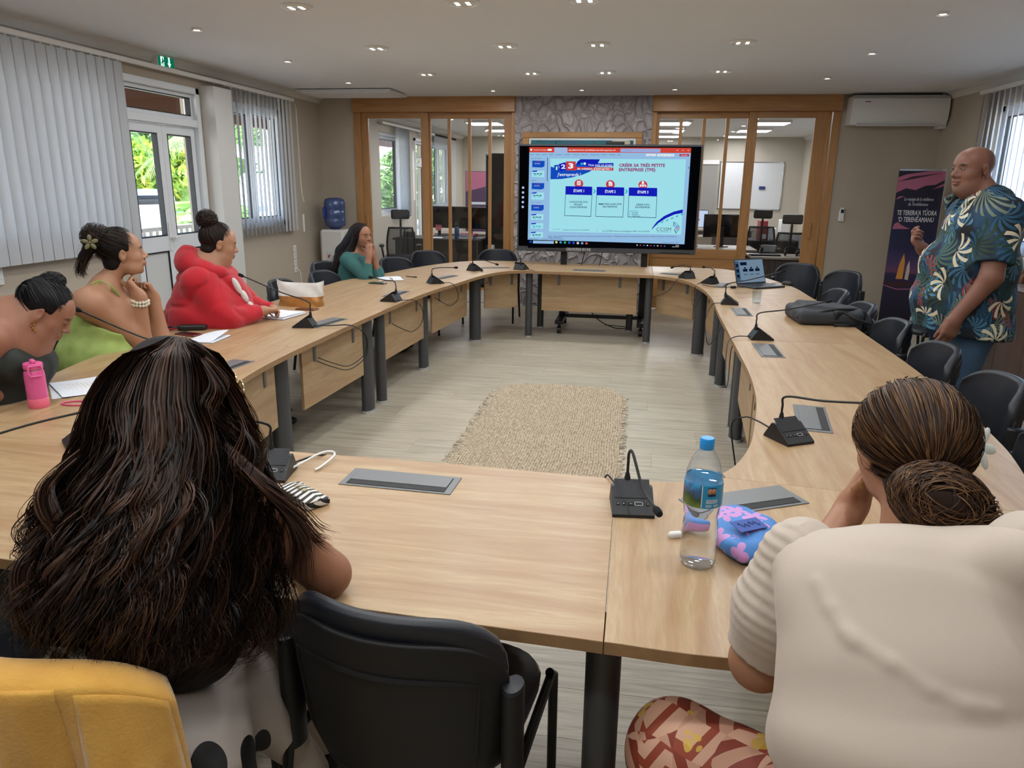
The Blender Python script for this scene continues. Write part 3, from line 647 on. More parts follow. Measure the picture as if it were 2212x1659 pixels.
def loop(b, back, drop, along, side=1, far=1.0):
    """a cable that leaves the base at its back, goes over the inner edge, hangs in a loop and returns under the top"""
    b = np.array([b[0], b[1], TZ+.012]); k = np.array(back, float)*far; s_ = np.array(along, float)*side; up = np.array([0, 0, 1.0])
    return [b, b+k*.07+up*.004, b+k*.15+s_*.05+up*.0, b+k*.2+s_*.09-up*.07, b+k*.19+s_*.11-up*(drop*.75), b+k*.14+s_*.02-up*drop, b+k*.10-s_*.10-up*(drop*.85), b+k*.04-s_*.2-up*(drop*.6)]
PI = math.pi
def mp_(px, py): p = at_z(px, py, TZ); return (p[0], p[1])
CEN = np.array([-.6, 5.05])
mic('microphone unit right beside the water bottle, its neck bent down over the buttons', (.03, 2.02), .10, (1420, 1110), .16, [[(.02, 2.08, TZ+.012), (-.02, 2.17, TZ+.01), (-.05, 2.25, TZ+.004), (-.06, 2.27, TZ-.06), (-.05, 2.25, TZ-.2)]], lean=.045, tipz=.075, arch=True)
mic('microphone unit whose neck reaches towards the bun with the white flower', (.60, 2.74), .52, (1850, 858), .34, [[(.56, 2.80, TZ+.012), (.50, 2.86, TZ+.03), (.46, 2.9, TZ+.028), (.42, 2.93, TZ-.02), (.45, 2.92, TZ-.2)]], lean=.06, tipz=.23)
mic('microphone unit with a side cable loop in front of the backpack', (.79, 4.66), PI/2+.05, (1752, 652), .36, [[(.73, 4.66, TZ+.012), (.64, 4.62, TZ+.015), (.58, 4.5, TZ+.0), (.55, 4.3, TZ-.1), (.56, 4.3, TZ-.22), (.60, 4.5, TZ-.24), (.64, 4.8, TZ-.12), (.68, 4.95, TZ-.08)]])
mic('microphone unit beside the drinking glass', (.76, 6.03), PI/2-.1, (1645, 587), .36, [[(.70, 6.0, TZ+.012), (.62, 5.96, TZ+.0), (.57, 5.85, TZ-.1), (.58, 5.7, TZ-.25), (.64, 5.85, TZ-.27), (.72, 6.1, TZ-.2)]])
mic('microphone unit closest to the laptop screen', (.72, 7.28), PI+.9, (1516, 577), .10, [[(.68, 7.24, TZ+.012), (.6, 7.18, TZ+.004), (.55, 7.1, TZ-.08), (.57, 7.0, TZ-.2), (.63, 7.1, TZ-.1), (.7, 7.2, TZ-.04)]], lean=-.05)
mic('microphone unit on the curved corner between the laptop and the screen', (.53, 7.66), PI+.5, (1461, 577), .13, [[(.5, 7.62, TZ+.012), (.43, 7.58, TZ-.01), (.35, 7.55, TZ-.12), (.2, 7.6, TZ-.2)]], lean=.08)
mic('microphone unit left of the cable box in front of the screen', (-1.2, 7.98), PI-.35, (1077, 567), .17, [[(-1.15, 7.94, TZ+.012), (-1.05, 7.9, TZ+.0), (-.92, 7.88, TZ-.02), (-.75, 7.86, TZ-.06)]], lean=.16)
mic('microphone unit on the curved corner in front of the far black chair', (-1.66, 7.74), PI-.7, (1062, 570), .16, [[(-1.6, 7.68, TZ+.012), (-1.52, 7.6, TZ-.01), (-1.46, 7.52, TZ-.07), (-1.5, 7.5, TZ-.1)]], lean=-.15)
mic('microphone unit on the corner unit near the white sheet and pen', (-1.80, 6.66), PI-.95, (966, 578), .14, [loop((-1.76, 6.62), (.85, -.4, 0), .2, (.3, .9, 0), .6)], lean=-.12)
mic('microphone unit nearest the dark phone and white sheet', (-1.86, 5.56), -PI/2-.15, (857, 600), .10, [loop((-1.82, 5.52), (1, -.1, 0), .24, (0, 1, 0))], lean=.1)
mic('microphone unit in front of the white notebook and the red hoodie', (-2.06, 4.42), -PI/2+.2, (558, 597), .38, [loop((-1.99, 4.40), (1, 0, 0), .28, (0, 1, 0), 1, 1.55), loop((-1.99, 4.41), (1, .04, 0), .26, (0, 1, 0), .9, 1.5)], lean=-.05)
mic('microphone unit in front of the lime green top', (-2.05, 3.0), -PI/2+.1, (308, 672), .40, None, lean=.0)
mic('microphone unit between the long dark hair and the striped case', (-1.10, 2.06), .15, (495, 835), .16, [[(-1.08, 2.12, TZ+.012), (-1.02, 2.24, TZ+.006), (-.99, 2.29, TZ-.04), (-1.0, 2.27, TZ-.2)]], lean=-.16, tipz=.28)
mic('microphone unit behind the long dark hair, its neck reaching over the pink bottle side', (-1.88, 2.21), -.75, (8, 980), .42, None, lean=-.05)
# ================================================================ black visitor chairs
mat('leatherette', '#1d2027', .38, bump=.25, bscale=700, spec=.5); mat('shell_black', '#101012', .55, bump=.2, bscale=1500); mat('tube_black', '#111113', .4, .2)
def back_surface(off, z0=.43, z1=.845, nu=19, nv=11, grow=0.0):
    """points of the curved backrest, off metres behind its front face; sitter looks to +y"""
    P = np.zeros((nu, nv, 3))
    for i in range(nu):
        u = -1+2*i/(nu-1)
        for j in range(nv):
            v = j/(nv-1); th = u*.86; R = (.272+.035*v+grow)+off
            ze = z1-.075*abs(u)**4+grow; za = z0+.03*abs(u)**3-grow; z = za+(ze-za)*v
            k = 1-.10*max(0, (v-.8)/.2)**2*abs(u)-.12*max(0, (.25-v)/.25)**2
            P[i, j] = (R*math.sin(th)*k, -.235+(.272+.035*v)*(1-math.cos(th))*.95-off*math.cos(th)-.11*(z-.43), z)
    return P
def slab(A, B):
    nu, nv = A.shape[:2]; mb = MB(); mb.grid(A); mb.grid(B[::-1])
    def strip(p, q): mb.grid(np.stack([p, q], 0))
    strip(B[:, 0], A[:, 0]); strip(A[:, -1], B[:, -1]); strip(A[0], B[0]); strip(B[-1], A[-1]); return mb
def make_chair():
    c = thing('visitor_chair', '', 'chair')
    A, B = back_surface(.0), back_surface(.036)
    for k, w in ((0, .5), (1, .15)):      # soften the pad rim
        for S, q in ((A, .012), (B, -.006)):
            pass
    pad = slab(A, B).build('back_pad', 'leatherette', c, smooth=50)
    md = pad.modifiers.new('round', 'BEVEL'); md.width = .014; md.segments = 3; md.limit_method = 'ANGLE'; md.angle_limit = math.radians(50)
    sh = slab(back_surface(.037, 0.40, .815, grow=-.012), back_surface(.052, 0.40, .815, grow=-.012)).build('back_shell', 'shell_black', c, smooth=50)
    md = sh.modifiers.new('round', 'BEVEL'); md.width = .005; md.segments = 2; md.limit_method = 'ANGLE'; md.angle_limit = math.radians(50)
    # raised rim of the shell
    Q = back_surface(.054, .42, .77, grow=-.02); rim = [Q[i, 0] for i in range(2, 17)]+[Q[16, j] for j in range(1, 10)]+[Q[i, 9] for i in range(15, 1, -1)]+[Q[2, j] for j in range(8, -1, -1)]
    MB().tube(rim, .006, 6).build('shell_rim', 'shell_black', c)
    # seat pad
    n = 28; poly = [(.235*math.copysign(abs(math.cos(a))**.5, math.cos(a)), .225*math.copysign(abs(math.sin(a))**.5, math.sin(a))) for a in np.linspace(0, 2*PI, n, endpoint=False)]
    rings = [(.90, .425), (.99, .435), (1.0, .455), (.96, .472), (.8, .478), (.4, .476)]; mb = MB(); v = []; f = []
    for s_, z in rings: v += [(p[0]*s_, p[1]*s_, z) for p in poly]
    for k in range(len(rings)-1):
        for i in range(n): f.append((k*n+i, k*n+(i+1) % n, (k+1)*n+(i+1) % n, (k+1)*n+i))
    f += [tuple(range(n))[::-1], tuple((len(rings)-1)*n+i for i in range(n))]; mb.add(v, f); mb.build('seat', 'leatherette', c, smooth=60)
    for s_ in (-1, 1):
        x = s_*.262
        MB().tube([(s_*.245, .20, 0), (s_*.245, .19, .43), (s_*.24, .17, .445)], .0125, 10).build('leg', 'tube_black', c)
        rl = MB().tube([(s_*.275, -.30, 0), (x, -.225, .42), (x, -.215, .45)], .0125, 10).build('leg', 'tube_black', c)
        MB().tube([(s_*.24, .19, .43), (x, -.22, .43)], .0125, 8).build('side_rail', 'tube_black', c)
        ps = MB().lathe([(1, .40), (1, .66), (.98, .675)], c=(x, -.20, 0), n=16, sx=.022, sy=.034).build('post', 'shell_black', c)
        MB().lathe([(1, .675), (.9, .682), (0, .684)], c=(x, -.20, 0), n=16, sx=.022, sy=.034).build('post_cap', 'leatherette', ps)
    return c
chair0 = make_chair(); _used = [False]
def chair(label, x, y, face, group='black visitor chairs'):
    """x, y: seat centre; face: direction the sitter looks"""
    o = chair0 if not _used[0] else copy_tree(chair0); _used[0] = True
    o.location = (x, y, 0); o.rotation_euler = (0, 0, math.atan2(-face[0], face[1])); o['label'] = label; o['group'] = group; return o
chair('empty black chair pushed in at the rectangular unit between the two women seen from behind', -.42, 1.50, (.16, 1))
chair('black chair draped with the yellow jacket', -1.035, 1.19, (.08, 1))
chair('black chair beside the draped one, under the corner unit left of the long hair', -1.72, 1.38, (.3, 1))
chair('black chair under the woman with the patterned rust skirt', .58, 1.12, (-.75, .6))
R_ = [('black chair pushed in next to the seated woman with the bun', 2.72), ('second black chair from the woman with the bun', 3.50), ('third black chair from the woman with the bun', 4.19), ('black chair in front of the standing man, fourth from the woman with the bun', 4.92), ('black chair behind the dark backpack', 5.62), ('black chair level with the phone and drinking glass', 6.33)]
for lab, yy in R_: chair(lab, 1.40 if yy > 3 else 1.22, yy, (-1, -.04 if yy > 3 else .25))
chair('black chair at the corner behind the laptop, its back against the glazed partition', 1.62, 8.22, (-.55, -.8))
chair('black chair at the corner behind the laptop, turned to the side wall', 1.86, 7.66, (-.8, -.45))
chair('spare black chair by the roll-up banner, behind the standing man', 2.52, 6.95, (-.9, -.4))
chair('black chair behind the white and gold bag', -2.66, 5.80, (1, 0)); chair('black chair between the bag and the woman in teal', -2.58, 6.42, (1, -.15))
chair('black chair the woman in the teal sweater sits on', -2.90, 7.18, (.95, -.2))
chair('black chair beyond the woman in teal, by the wooden door frame', -2.38, 7.72, (.85, -.5)); chair('black chair at the far corner in front of the office door', -2.30, 8.55, (.75, -.75))
chair('black chair left of the screen, facing the camera side', -1.66, 8.92, (.05, -1))
chair('black chair the woman in the red hoodie sits on', -2.92, 4.35, (1, .1)); chair('black chair the woman in lime green sits on', -2.98, 3.55, (1, .2)); chair('black chair the woman writing sits on', -2.95, 2.62, (1, .3))
# ---- yellow jacket over the chair back
t = newmat('fleece_yellow'); tc = t.node('TexCoord'); n1 = t.node('TexNoise', i_Vector=tc.outputs['Object'], i_Scale=160.0, i_Detail=4.0); n2 = t.node('TexNoise', i_Vector=tc.outputs['Object'], i_Scale=9.0, i_Detail=3.0)
t.l.new(t.ramp(n2.outputs[0], [(.3, lin('#c8923a')), (.7, lin('#dba84c'))]), t.bsdf.inputs['Base Color']); t.bsdf.inputs['Roughness'].default_value = .95; t.bsdf.inputs['Sheen Weight'].default_value = .4; t.bump(n1.outputs[0], .5, .003)
jk = thing('yellow_jacket', 'mustard yellow fleece jacket hung over a chair back', 'jacket', (-1.035, 1.19, 0), math.atan2(-.08, 1))
def jacket_pt(u, s_):
    th = u*.9; R = .315; zt = .858-.06*abs(u)**4
    bx0 = (R*math.sin(th)*1.02, -.235+.29*(1-math.cos(th)))
    fold = .012*math.sin(u*9+1.0)+.010*math.sin(u*17+s_*4)+.006*math.sin(u*31)
    if s_ < .25:    # front flap
        d = (.25-s_)*.7; y_ = .035; z = zt-d
    elif s_ < .42:
        a = (s_-.25)/.17*PI; y_ = .035-(.0475*(1-math.cos(a))); z = zt+.02*math.sin(a)
    else:
        d = (s_-.42); y_ = -.06-fold*min(1, d*5)-d*.035; z = zt-d*.92
    nx, ny = math.sin(th), -math.cos(th); off = -y_
    return (bx0[0]+nx*off*.8*1.0, bx0[1]+ny*off-.11*(max(z, .43)-.43), z)
us = np.linspace(-1.1, 1.1, 61); ss = np.linspace(0, 1.12, 60)
P = np.array([[jacket_pt(u, s_) for s_ in ss] for u in us]); mb = MB(); mb.grid(P); jb = mb.build('body', 'fleece_yellow', jk, recalc=False, smooth=80)
md = jb.modifiers.new('th', 'SOLIDIFY'); md.thickness = .008; md.offset = 1
def band(u0, u1, s0, s1, amp, name):
    us = np.linspace(u0, u1, 15); ss = np.linspace(s0, s1, 40); P = []
    for i, u in enumerate(us):
        w = math.sin(PI*i/14); row_ = []
        for s_ in ss:
            p = np.array(jacket_pt(u, s_)); th = u*.9; rp_ = min(1, (s_-s0)/(s1-s0)*2.2); row_.append(p+np.array([math.sin(th), -math.cos(th), 0])*(-.004+.018*rp_*min(1, w*3)+amp*w*rp_*(1+.25*math.sin(s_*14+u*6))))
        P.append(row_)
    mb = MB(); mb.grid(np.array(P)); o = mb.build(name, 'fleece_yellow', jk, recalc=False, smooth=80); md = o.modifiers.new('th', 'SOLIDIFY'); md.thickness = .006
band(.26, .58, .40, 1.12, .030, 'sleeve'); band(.66, 1.06, .42, 1.12, .036, 'sleeve')
# ================================================================ interactive screen on a wheeled stand
mat('tv_grey', '#4a4c50', .4, .5); emat('tv_black', '#0b0c10', .25)
tv = thing('screen_stand', 'large presentation screen on a black wheeled stand showing a blue slide', 'screen', (-.35, 8.5, 0))
TX0, TX1, TB, TTOP, TY = -1.33, .66, .895, 2.055, 8.5
o_ = (-.35, 8.5, 0)
MB().bx(TX0, TX1, TY, TY+.085, TB, TTOP, .006).build('frame', 'tv_grey', tv, o_)
scr = MB().bx(TX0+.018, TX1-.018, TY-.004, TY+.002, TB+.055, TTOP-.02).build('screen', 'tv_black', tv, o_)
for a, b in ((-1.0, -.72), (.28, .6)): MB().bx(a, b, TY-.006, TY, TB+.012, TB+.024, .002).build('speaker_slot', 'black_plastic', tv, o_)
MB().bx(-.37, -.17, TY+.0, TY+.05, TTOP, TTOP+.03, .006).lathe([(.0, 0), (.012, 0), (.012, .02), (0, .02)], c=(-.27, TY-.004, TTOP+.016), n=12, R=rotx(-PI/2)).build('webcam', 'black_plastic', tv, o_)
for x in (-.80, .11):
    MB().bx(x-.035, x+.035, TY+.09, TY+.13, .12, 1.9, .003).build('upright', 'black_metal', tv, o_)
    ft = MB().bx(x-.045, x+.045, TY-.28, TY+.5, .11, .155, .004).build('foot', 'black_metal', tv, o_)
    for y_ in (TY-.22, TY+.44):
        MB().tube([(x-.022, y_, .04), (x+.022, y_, .04)], .04, 16).tube([(x, y_, .04), (x, y_+.02, .11)], .014, 8).build('caster', 'black_plastic', ft, o_)
MB().bx(-.78, .1, TY+.09, TY+.125, .13, .17, .003).build('crossbar', 'black_metal', tv, o_)
MB().bx(-.8, .1, TY+.086, TY+.12, 1.2, 1.3).build('mount', 'black_metal', tv, o_)
MB().tube(spl([(-.55, TY+.1, .95), (-.6, TY+.1, .6), (-.45, TY+.05, .2), (-.2, TY+.1, .03), (.0, TY+.2, .02), (-.3, TY+.3, .02)]), .006, 6).tube(spl([(-.35, TY+.1, .95), (-.42, TY+.15, .6), (-.5, TY+.2, .3)]), .005, 6).build('power_cable', 'cable_black', tv, o_)
text('maker_name', 'SORAN PACIFIQUE  40 41 34 83', .047, mat('logo_white', '#d8d8d8', .6), tv, (at_y(1223, 549, 8.5)[0]+.35, TY-.001-8.5+0.0-.006, TB+.028), R=[[1, 0, 0], [0, 0, -1], [0, 1, 0]], sx=.42)
# ---- what the screen shows; S maps the close-up of the photograph onto the screen plane
SX0, SX1, SZ0, SZ1 = -1.205, .535, .968, 2.022
def S(zx, zy):
    u = .5
    for _ in range(3):
        L = 130-30*(zy-45)/1210; R = 2070-110*(zy-50)/1250; u = (zx-L)/(R-L)
    v = (zy-(45+5*u))/(1210+40*u); return (SX0+(SX1-SX0)*u, SZ1-(SZ1-SZ0)*v)
SL = 0.60; _layer = [0]
def scol(name, c, k=1.0): return emat('screen_'+name, c, SL*k)
def spoly(name, pts, m, layer, raw=False):
    P = [S(*p) for p in pts]; y = TY-.0045-.0004*layer; mb = MB(); mb.add([(p[0], y, p[1]) for p in P], [tuple(range(len(P)))]); return mb.build(name, m, scr, o_, smooth=0, recalc=False)
def srect(name, x0, y0, x1, y1, m, layer): return spoly(name, [(x0, y0), (x1, y0), (x1, y1), (x0, y1)], m, layer)
def sdisc(name, cx, cy, r, m, layer): return spoly(name, [(cx+r*math.cos(a), cy+r*math.sin(a)) for a in np.linspace(0, 2*PI, 28, endpoint=False)], m, layer)
def stext(body, x0, x1, yc, h, m, layer, bold=0.0, shear=0.0, name='slide_text'):
    a, b = S(x0, yc), S(x1, yc); hh = abs(S(x0, yc-h/2)[1]-S(x0, yc+h/2)[1]); y = TY-.0045-.0004*layer
    o = text(name, body, hh*1.22, m, scr, (0, 0, 0), bold=bold, shear=shear, ay='TOP_BASELINE'); n = len(o.data.vertices); V = np.zeros(n*3); o.data.vertices.foreach_get('co', V); V = V.reshape(-1, 3)
    lo, hi = V.min(0), V.max(0); X = a[0]+(V[:, 0]-lo[0])/(hi[0]-lo[0])*(b[0]-a[0]); sl = (b[1]-a[1])/(b[0]-a[0]) if b[0] != a[0] else 0
    Z = a[1]+(V[:, 1]-hh*1.22*.35)+sl*(X-a[0]); W = np.stack([X-o_[0], np.full(n, y-o_[1]), Z], 1); o.data.vertices.foreach_set('co', W.ravel()); o.data.update(); return o
c_pale, c_slide, c_blue, c_red, c_dark, c_text, c_white, c_cyan, c_grey = scol('pale', '#9cc8f0'), scol('slide', '#a9eefa'), scol('blue', '#1620c4'), scol('red', '#d0404a'), scol('dark', '#0a0b12', .6), scol('ink', '#15325a'), scol('white', '#f2fbff', 1.1), scol('cyan', '#2fb6cf'), scol('greyblue', '#7d9ed0')
c_magenta = scol('magenta', '#9a2a72'); c_bluemid = scol('midblue', '#1552c8')
srect('desktop', 100, 45, 2072, 1300, c_dark, 0); spoly('app_window', [(130, 45), (2070, 50), (1965, 1250), (100, 1195)], c_pale, 1)
spoly('title_bar', [(130, 45), (2070, 50), (2065, 112), (128, 108)], scol('orange', '#dc4a3c'), 2); spoly('tab', [(437, 47), (597, 48), (597, 112), (437, 111)], scol('tab', '#a9c4f0'), 3); spoly('search_box', [(1238, 60), (1712, 62), (1708, 106), (1236, 104)], scol('search', '#a4b4ea'), 3)
stext('Enregistrement automatique', 183, 345, 77, 16, c_white, 3); stext('2025_PRESENTATION MY 123 ENTREPRENDS AVRIL 2025  Enregistré dans ce PC', 612, 1180, 80, 18, c_white, 3, .01); stext('Recherche', 1290, 1375, 82, 18, c_grey, 4); sdisc('app_icon', 152, 76, 12, c_white, 3); spoly('toggle', [(355, 66), (405, 66), (405, 88), (355, 88)], c_white, 3)
stext('-   ❐   x', 1880, 2045, 84, 16, c_white, 3) if False else [srect('window_button', x, 78, x+16, 84, c_white, 3) for x in (1900, 1965, 2028)]
for w, a, b in (('Fichier', 138, 186), ('Accueil', 210, 260), ('Insertion', 286, 348), ('Dessin', 372, 420), ('Conception', 446, 528), ('Transitions', 556, 634), ('Animations', 658, 742), ('Diaporama', 766, 848), ('Enregistrement', 874, 990), ('Réviser', 1014, 1076), ('Affichage', 1102, 1176), ('Aide', 1200, 1236)): stext(w, a, b, 133, 15, c_text, 3)
spoly('button', [(1540, 124), (1655, 125), (1653, 150), (1538, 149)], c_white, 3); stext('Enregistrer', 1550, 1645, 137, 14, c_text, 4); spoly('button', [(1672, 125), (1870, 126), (1868, 152), (1670, 151)], c_white, 3); stext('Présenter dans Teams', 1685, 1865, 138, 14, c_text, 4); spoly('button', [(1932, 124), (2045, 125), (2043, 153), (1930, 152)], scol('crimson', '#c8264a'), 3); stext('Partager', 1952, 2030, 139, 14, c_white, 4)
# thumbnails
for k, (y0, y1, kind) in enumerate(((207, 292, 0), (328, 412, 1), (480, 562, 0), (596, 690, 1), (752, 830, 0), (868, 945, 1), (982, 1058, 1), (1094, 1168, 1))):
    x0, x1 = 165-k*4, 318-k*4
    if kind == 0:
        spoly('thumbnail', [(x0, y0), (x1, y0+4), (x1-4, y1-14), (x1-34, y1), (x0-3, y1-4)], c_bluemid, 3); stext('J\'entreprends', x0+35, x1-45, y0+14, 13, c_magenta, 4, .02); stext('ETAPE', x0+30, x1-60, y0+38, 12, c_white, 4)
    else:
        spoly('thumbnail', [(x0, y0), (x1, y0+4), (x1-4, y1), (x0-3, y1-3)], c_slide, 3); spoly('thumb_banner', [(x0, y0+18), (x0+5, y0+4), (x0+70, y0), (x0+55, y0+16)], c_blue, 4)
        for q in range(3): srect('thumb_bar', x0+18+q*38, y0+36, x0+48+q*38, y0+46, c_text if k != 6 else c_cyan, 4)
        for q in range(2): srect('thumb_bar', x0+22+q*58, y0+56, x0+56+q*58, y0+62, c_cyan, 4)
    stext(str(k+1), x0-22, x0-15, y0+8, 11, c_text, 3)
for y_, w in ((181, 'Section par défaut'), (452, 'CRÉER SA TPE'), (722, 'Étape 1 : Concevoir so...')): stext(w, 150, 278 if y_ != 452 else 210, y_, 13, c_text, 3)
spoly('scrollbar', [(350, 172), (357, 172), (350, 460), (343, 460)], c_text, 3); spoly('scrollbar', [(2036, 278), (2042, 278), (2038, 304), (2032, 304)], c_text, 3)
spoly('slide', [(388, 182), (2008, 188), (1930, 1128), (362, 1090)], c_slide, 3)
sw = [(390, 278)]+[(430, 292), (560, 300), (700, 250), (720, 215), (755, 188), (992, 190), (965, 235), (930, 290), (860, 345), (760, 385), (650, 412), (520, 432), (386, 436)]
spoly('swoosh', sw, c_bluemid, 4); spoly('swoosh_dark', [(700, 250), (755, 188), (992, 190), (955, 250), (900, 272)], c_blue, 5)
spoly('number_tile', [(432, 262), (488, 258), (492, 325), (436, 330)], c_bluemid, 6); spoly('number_tile', [(488, 250), (570, 226), (598, 310), (508, 336)], c_blue, 7); spoly('number_tile', [(575, 216), (698, 218), (694, 328), (580, 326)], c_red, 8)
stext('1', 456, 472, 300, 44, c_white, 9, .03); stext('2', 518, 572, 280, 58, c_white, 9, .03); stext('3', 605, 668, 270, 72, c_white, 9, .04)
spoly('ribbon', [(835, 240), (1152, 235), (1150, 275), (838, 278)], c_blue, 6); spoly('ribbon', [(695, 283), (1152, 290), (1148, 328), (690, 318)], c_red, 7); stext('Vous avez un projet', 848, 1140, 258, 30, c_white, 8, .005, .15); stext('de création d\'entreprise ?', 714, 1130, 304, 30, c_white, 9, .015, .1)
stext('J\'entreprends !', 470, 756, 376, 44, c_white, 9, .012, .15); sdisc('spark', 770, 245, 16, c_cyan, 6); sdisc('spark', 806, 243, 15, c_white, 7)
stext('CRÉER SA TRÈS PETITE', 1218, 1762, 262, 44, c_magenta, 5, .032); stext('ENTREPRISE (TPE)', 1216, 1648, 316, 44, c_magenta, 5, .032)
for n_, (x0, x1, y0, lines) in enumerate(((570, 893, 520, ['CONCEVOIR SON', 'PROJET', "D'ENTREPRISE"]), (946, 1275, 528, ['IMMATRICULER SON', 'ENTREPRISE']), (1330, 1664, 534, ['GÉRER SON', 'ENTREPRISE']))):
    dx = -16
    spoly('card_border', [(x0-4, y0+100), (x1-3, y0+106), (x1+dx-3, y0+382), (x0+dx-4, y0+372)], c_text, 4); spoly('card', [(x0+1, y0+104), (x1-8, y0+108), (x1+dx-8, y0+375), (x0+dx+1, y0+366)], c_slide, 5)
    cx = (x0+x1)/2; sdisc('badge', cx, y0-30, 53, c_red, 5); spoly('card_header', [(x0+5, y0), (x1-4, y0+6), (x1, y0+14), (x1-3, y0+112), (x0-3, y0+104), (x0, y0+6)], c_blue, 6)
    if n_ == 0:
        srect('badge_icon', cx-22, y0-66, cx+22, y0-12, c_white, 7); [srect('badge_mark', cx-15+q*11, y0-60+r*11, cx-7+q*11, y0-53+r*11, c_red, 8) for q in range(3) for r in range(4)]
    elif n_ == 1:
        spoly('badge_icon', [(cx-20, y0-66), (cx+8, y0-66), (cx+24, y0-50), (cx+24, y0-12), (cx-20, y0-12)], c_white, 7); [srect('badge_mark', cx-12, y0-44+r*10, cx+14, y0-40+r*10, c_red, 8) for r in range(3)]
    else:
        sdisc('badge_icon', cx, y0-62, 15, c_white, 7); [sdisc('badge_icon', cx+q*28, y0-20, 12, c_white, 7) for q in (-1, 0, 1)]; srect('badge_icon', cx-30, y0-42, cx+30, y0-37, c_white, 7); srect('badge_icon', cx-3, y0-48, cx+3, y0-30, c_white, 7)
    stext('ÉTAPE %d' % (n_+1), cx-64, cx+62, y0+58, 38, c_white, 8, .02)
    for k, L_ in enumerate(lines): w = len(L_)*8.6; stext(L_, cx-8-w, cx-8+w, (y0+196 if n_ == 0 else y0+214)+k*33, 26, c_text, 6, .012)
for k, w in enumerate(('OBLIGATIONS :', 'SOCIALES', 'FISCALES', 'COMPTABLES')): stext(w, 1326 if k == 0 else 1358, (1442, 1436, 1430, 1462)[k], 828+k*22, 14, c_text if k else c_cyan, 6, .02)
for k in range(3): srect('bullet', 1326, 846+k*22, 1334, 854+k*22, c_text, 6)
for x in (905, 1285): spoly('chevron', [(x, 560), (x+14, 558), (x+32, 584), (x+12, 610), (x-4, 610), (x+14, 584)], c_cyan, 5)
spoly('corner_arc', [(1585, 1070), (1600, 1035), (1650, 965), (1740, 890), (1850, 835), (1957, 806), (1953, 852), (1860, 870), (1760, 918), (1670, 980), (1610, 1040)], c_blue, 5)
for k in range(6): a = k*58; spoly('corner_motif', [(1640+a, 1000-k*26), (1672+a, 972-k*24), (1668+a, 990-k*24), (1650+a, 1008-k*25)], c_cyan, 5)
stext('CCISM', 1645, 1815, 1058, 52, scol('slate', '#3d4d66'), 5, -.004)
for k, cc in enumerate((c_text, c_cyan, c_red, c_magenta, c_blue, c_grey, c_cyan, c_text)):
    a = math.radians(200-k*32); cx, cy = 1838, 1040; d = np.array([math.cos(a*.62+5.2), math.sin(a*.62+5.2)]); p = np.array([-d[1], d[0]]); q0, q1 = np.array([cx, cy])+d*22, np.array([cx, cy])+d*78
    spoly('logo_ray', [tuple(q0-p*2), tuple(q1-p*6), tuple(q1+p*5), tuple(q0+p*2)], cc, 5)
stext('21/07/2025', 402, 497, 1062, 17, c_grey, 5); stext("Chambre de commerce et d'industrie", 530, 852, 1068, 20, c_text, 5); stext('4', 936, 946, 1077, 14, c_text, 5); stext('La CCISM vous accompagne dans vos projets', 1008, 1565, 1082, 26, c_text, 5, 0, .12); stext('POLYNÉSIE FRANÇAISE', 1648, 1808, 1092, 10, c_text, 5)
stext("Objet : Organe représentatif des intérêts du commerce, de l'industrie, des services et des métiers. >> Établissement public de statut particulier placé sous la tutelle du ministère de l'économie, du", 350, 1875, 1150, 19, c_text, 3); stext('budget et des finances.', 348, 522, 1170, 18, c_text, 3); stext('Diapositive 4 de 39', 112, 220, 1183, 13, c_text, 3); stext('Accessibilité : consultez nos recommandations', 275, 545, 1188, 14, c_text, 3)
spoly('taskbar', [(100, 1196), (1962, 1252), (1958, 1300), (98, 1256)], c_dark, 2); spoly('taskbar_search', [(166, 1208), (420, 1213), (418, 1248), (164, 1243)], c_pale, 3); stext('Rechercher', 205, 285, 1227, 18, c_grey, 4); spoly('taskbar_icon', [(122, 1210), (150, 1211), (150, 1236), (122, 1235)], c_bluemid, 3)
for k, cc in enumerate(('#e8dc8a', '#35a0d8', '#35b070', '#2b64c8', '#2a52d8', '#e0e0e0', '#78a8e0', '#d85a5a')): sdisc('taskbar_icon', 450+k*52, 1228+k*2, 15, scol('icon%d' % k, cc), 3)
for k in range(9): sdisc('tray_icon', 1415+k*40, 1262+k*1.5, 8, scol('tray%d' % (k % 3), ('#d8e4f0', '#c84a4a', '#4a78d8')[k % 3]), 3)
stext('09:22', 1865, 1902, 1264, 12, c_white, 3); stext('22/07/2025', 1822, 1902, 1282, 12, c_white, 3)
for k in range(5): sdisc('side_icon', 48-k*1.5, 540+k*60, 15, scol('sideicon', '#b8ccf0'), 1)
stext('100 %', 1860, 1900, 1228, 12, c_text, 3); spoly('zoom_slider', [(1710, 1224), (1850, 1228), (1850, 1231), (1710, 1227)], c_text, 3)
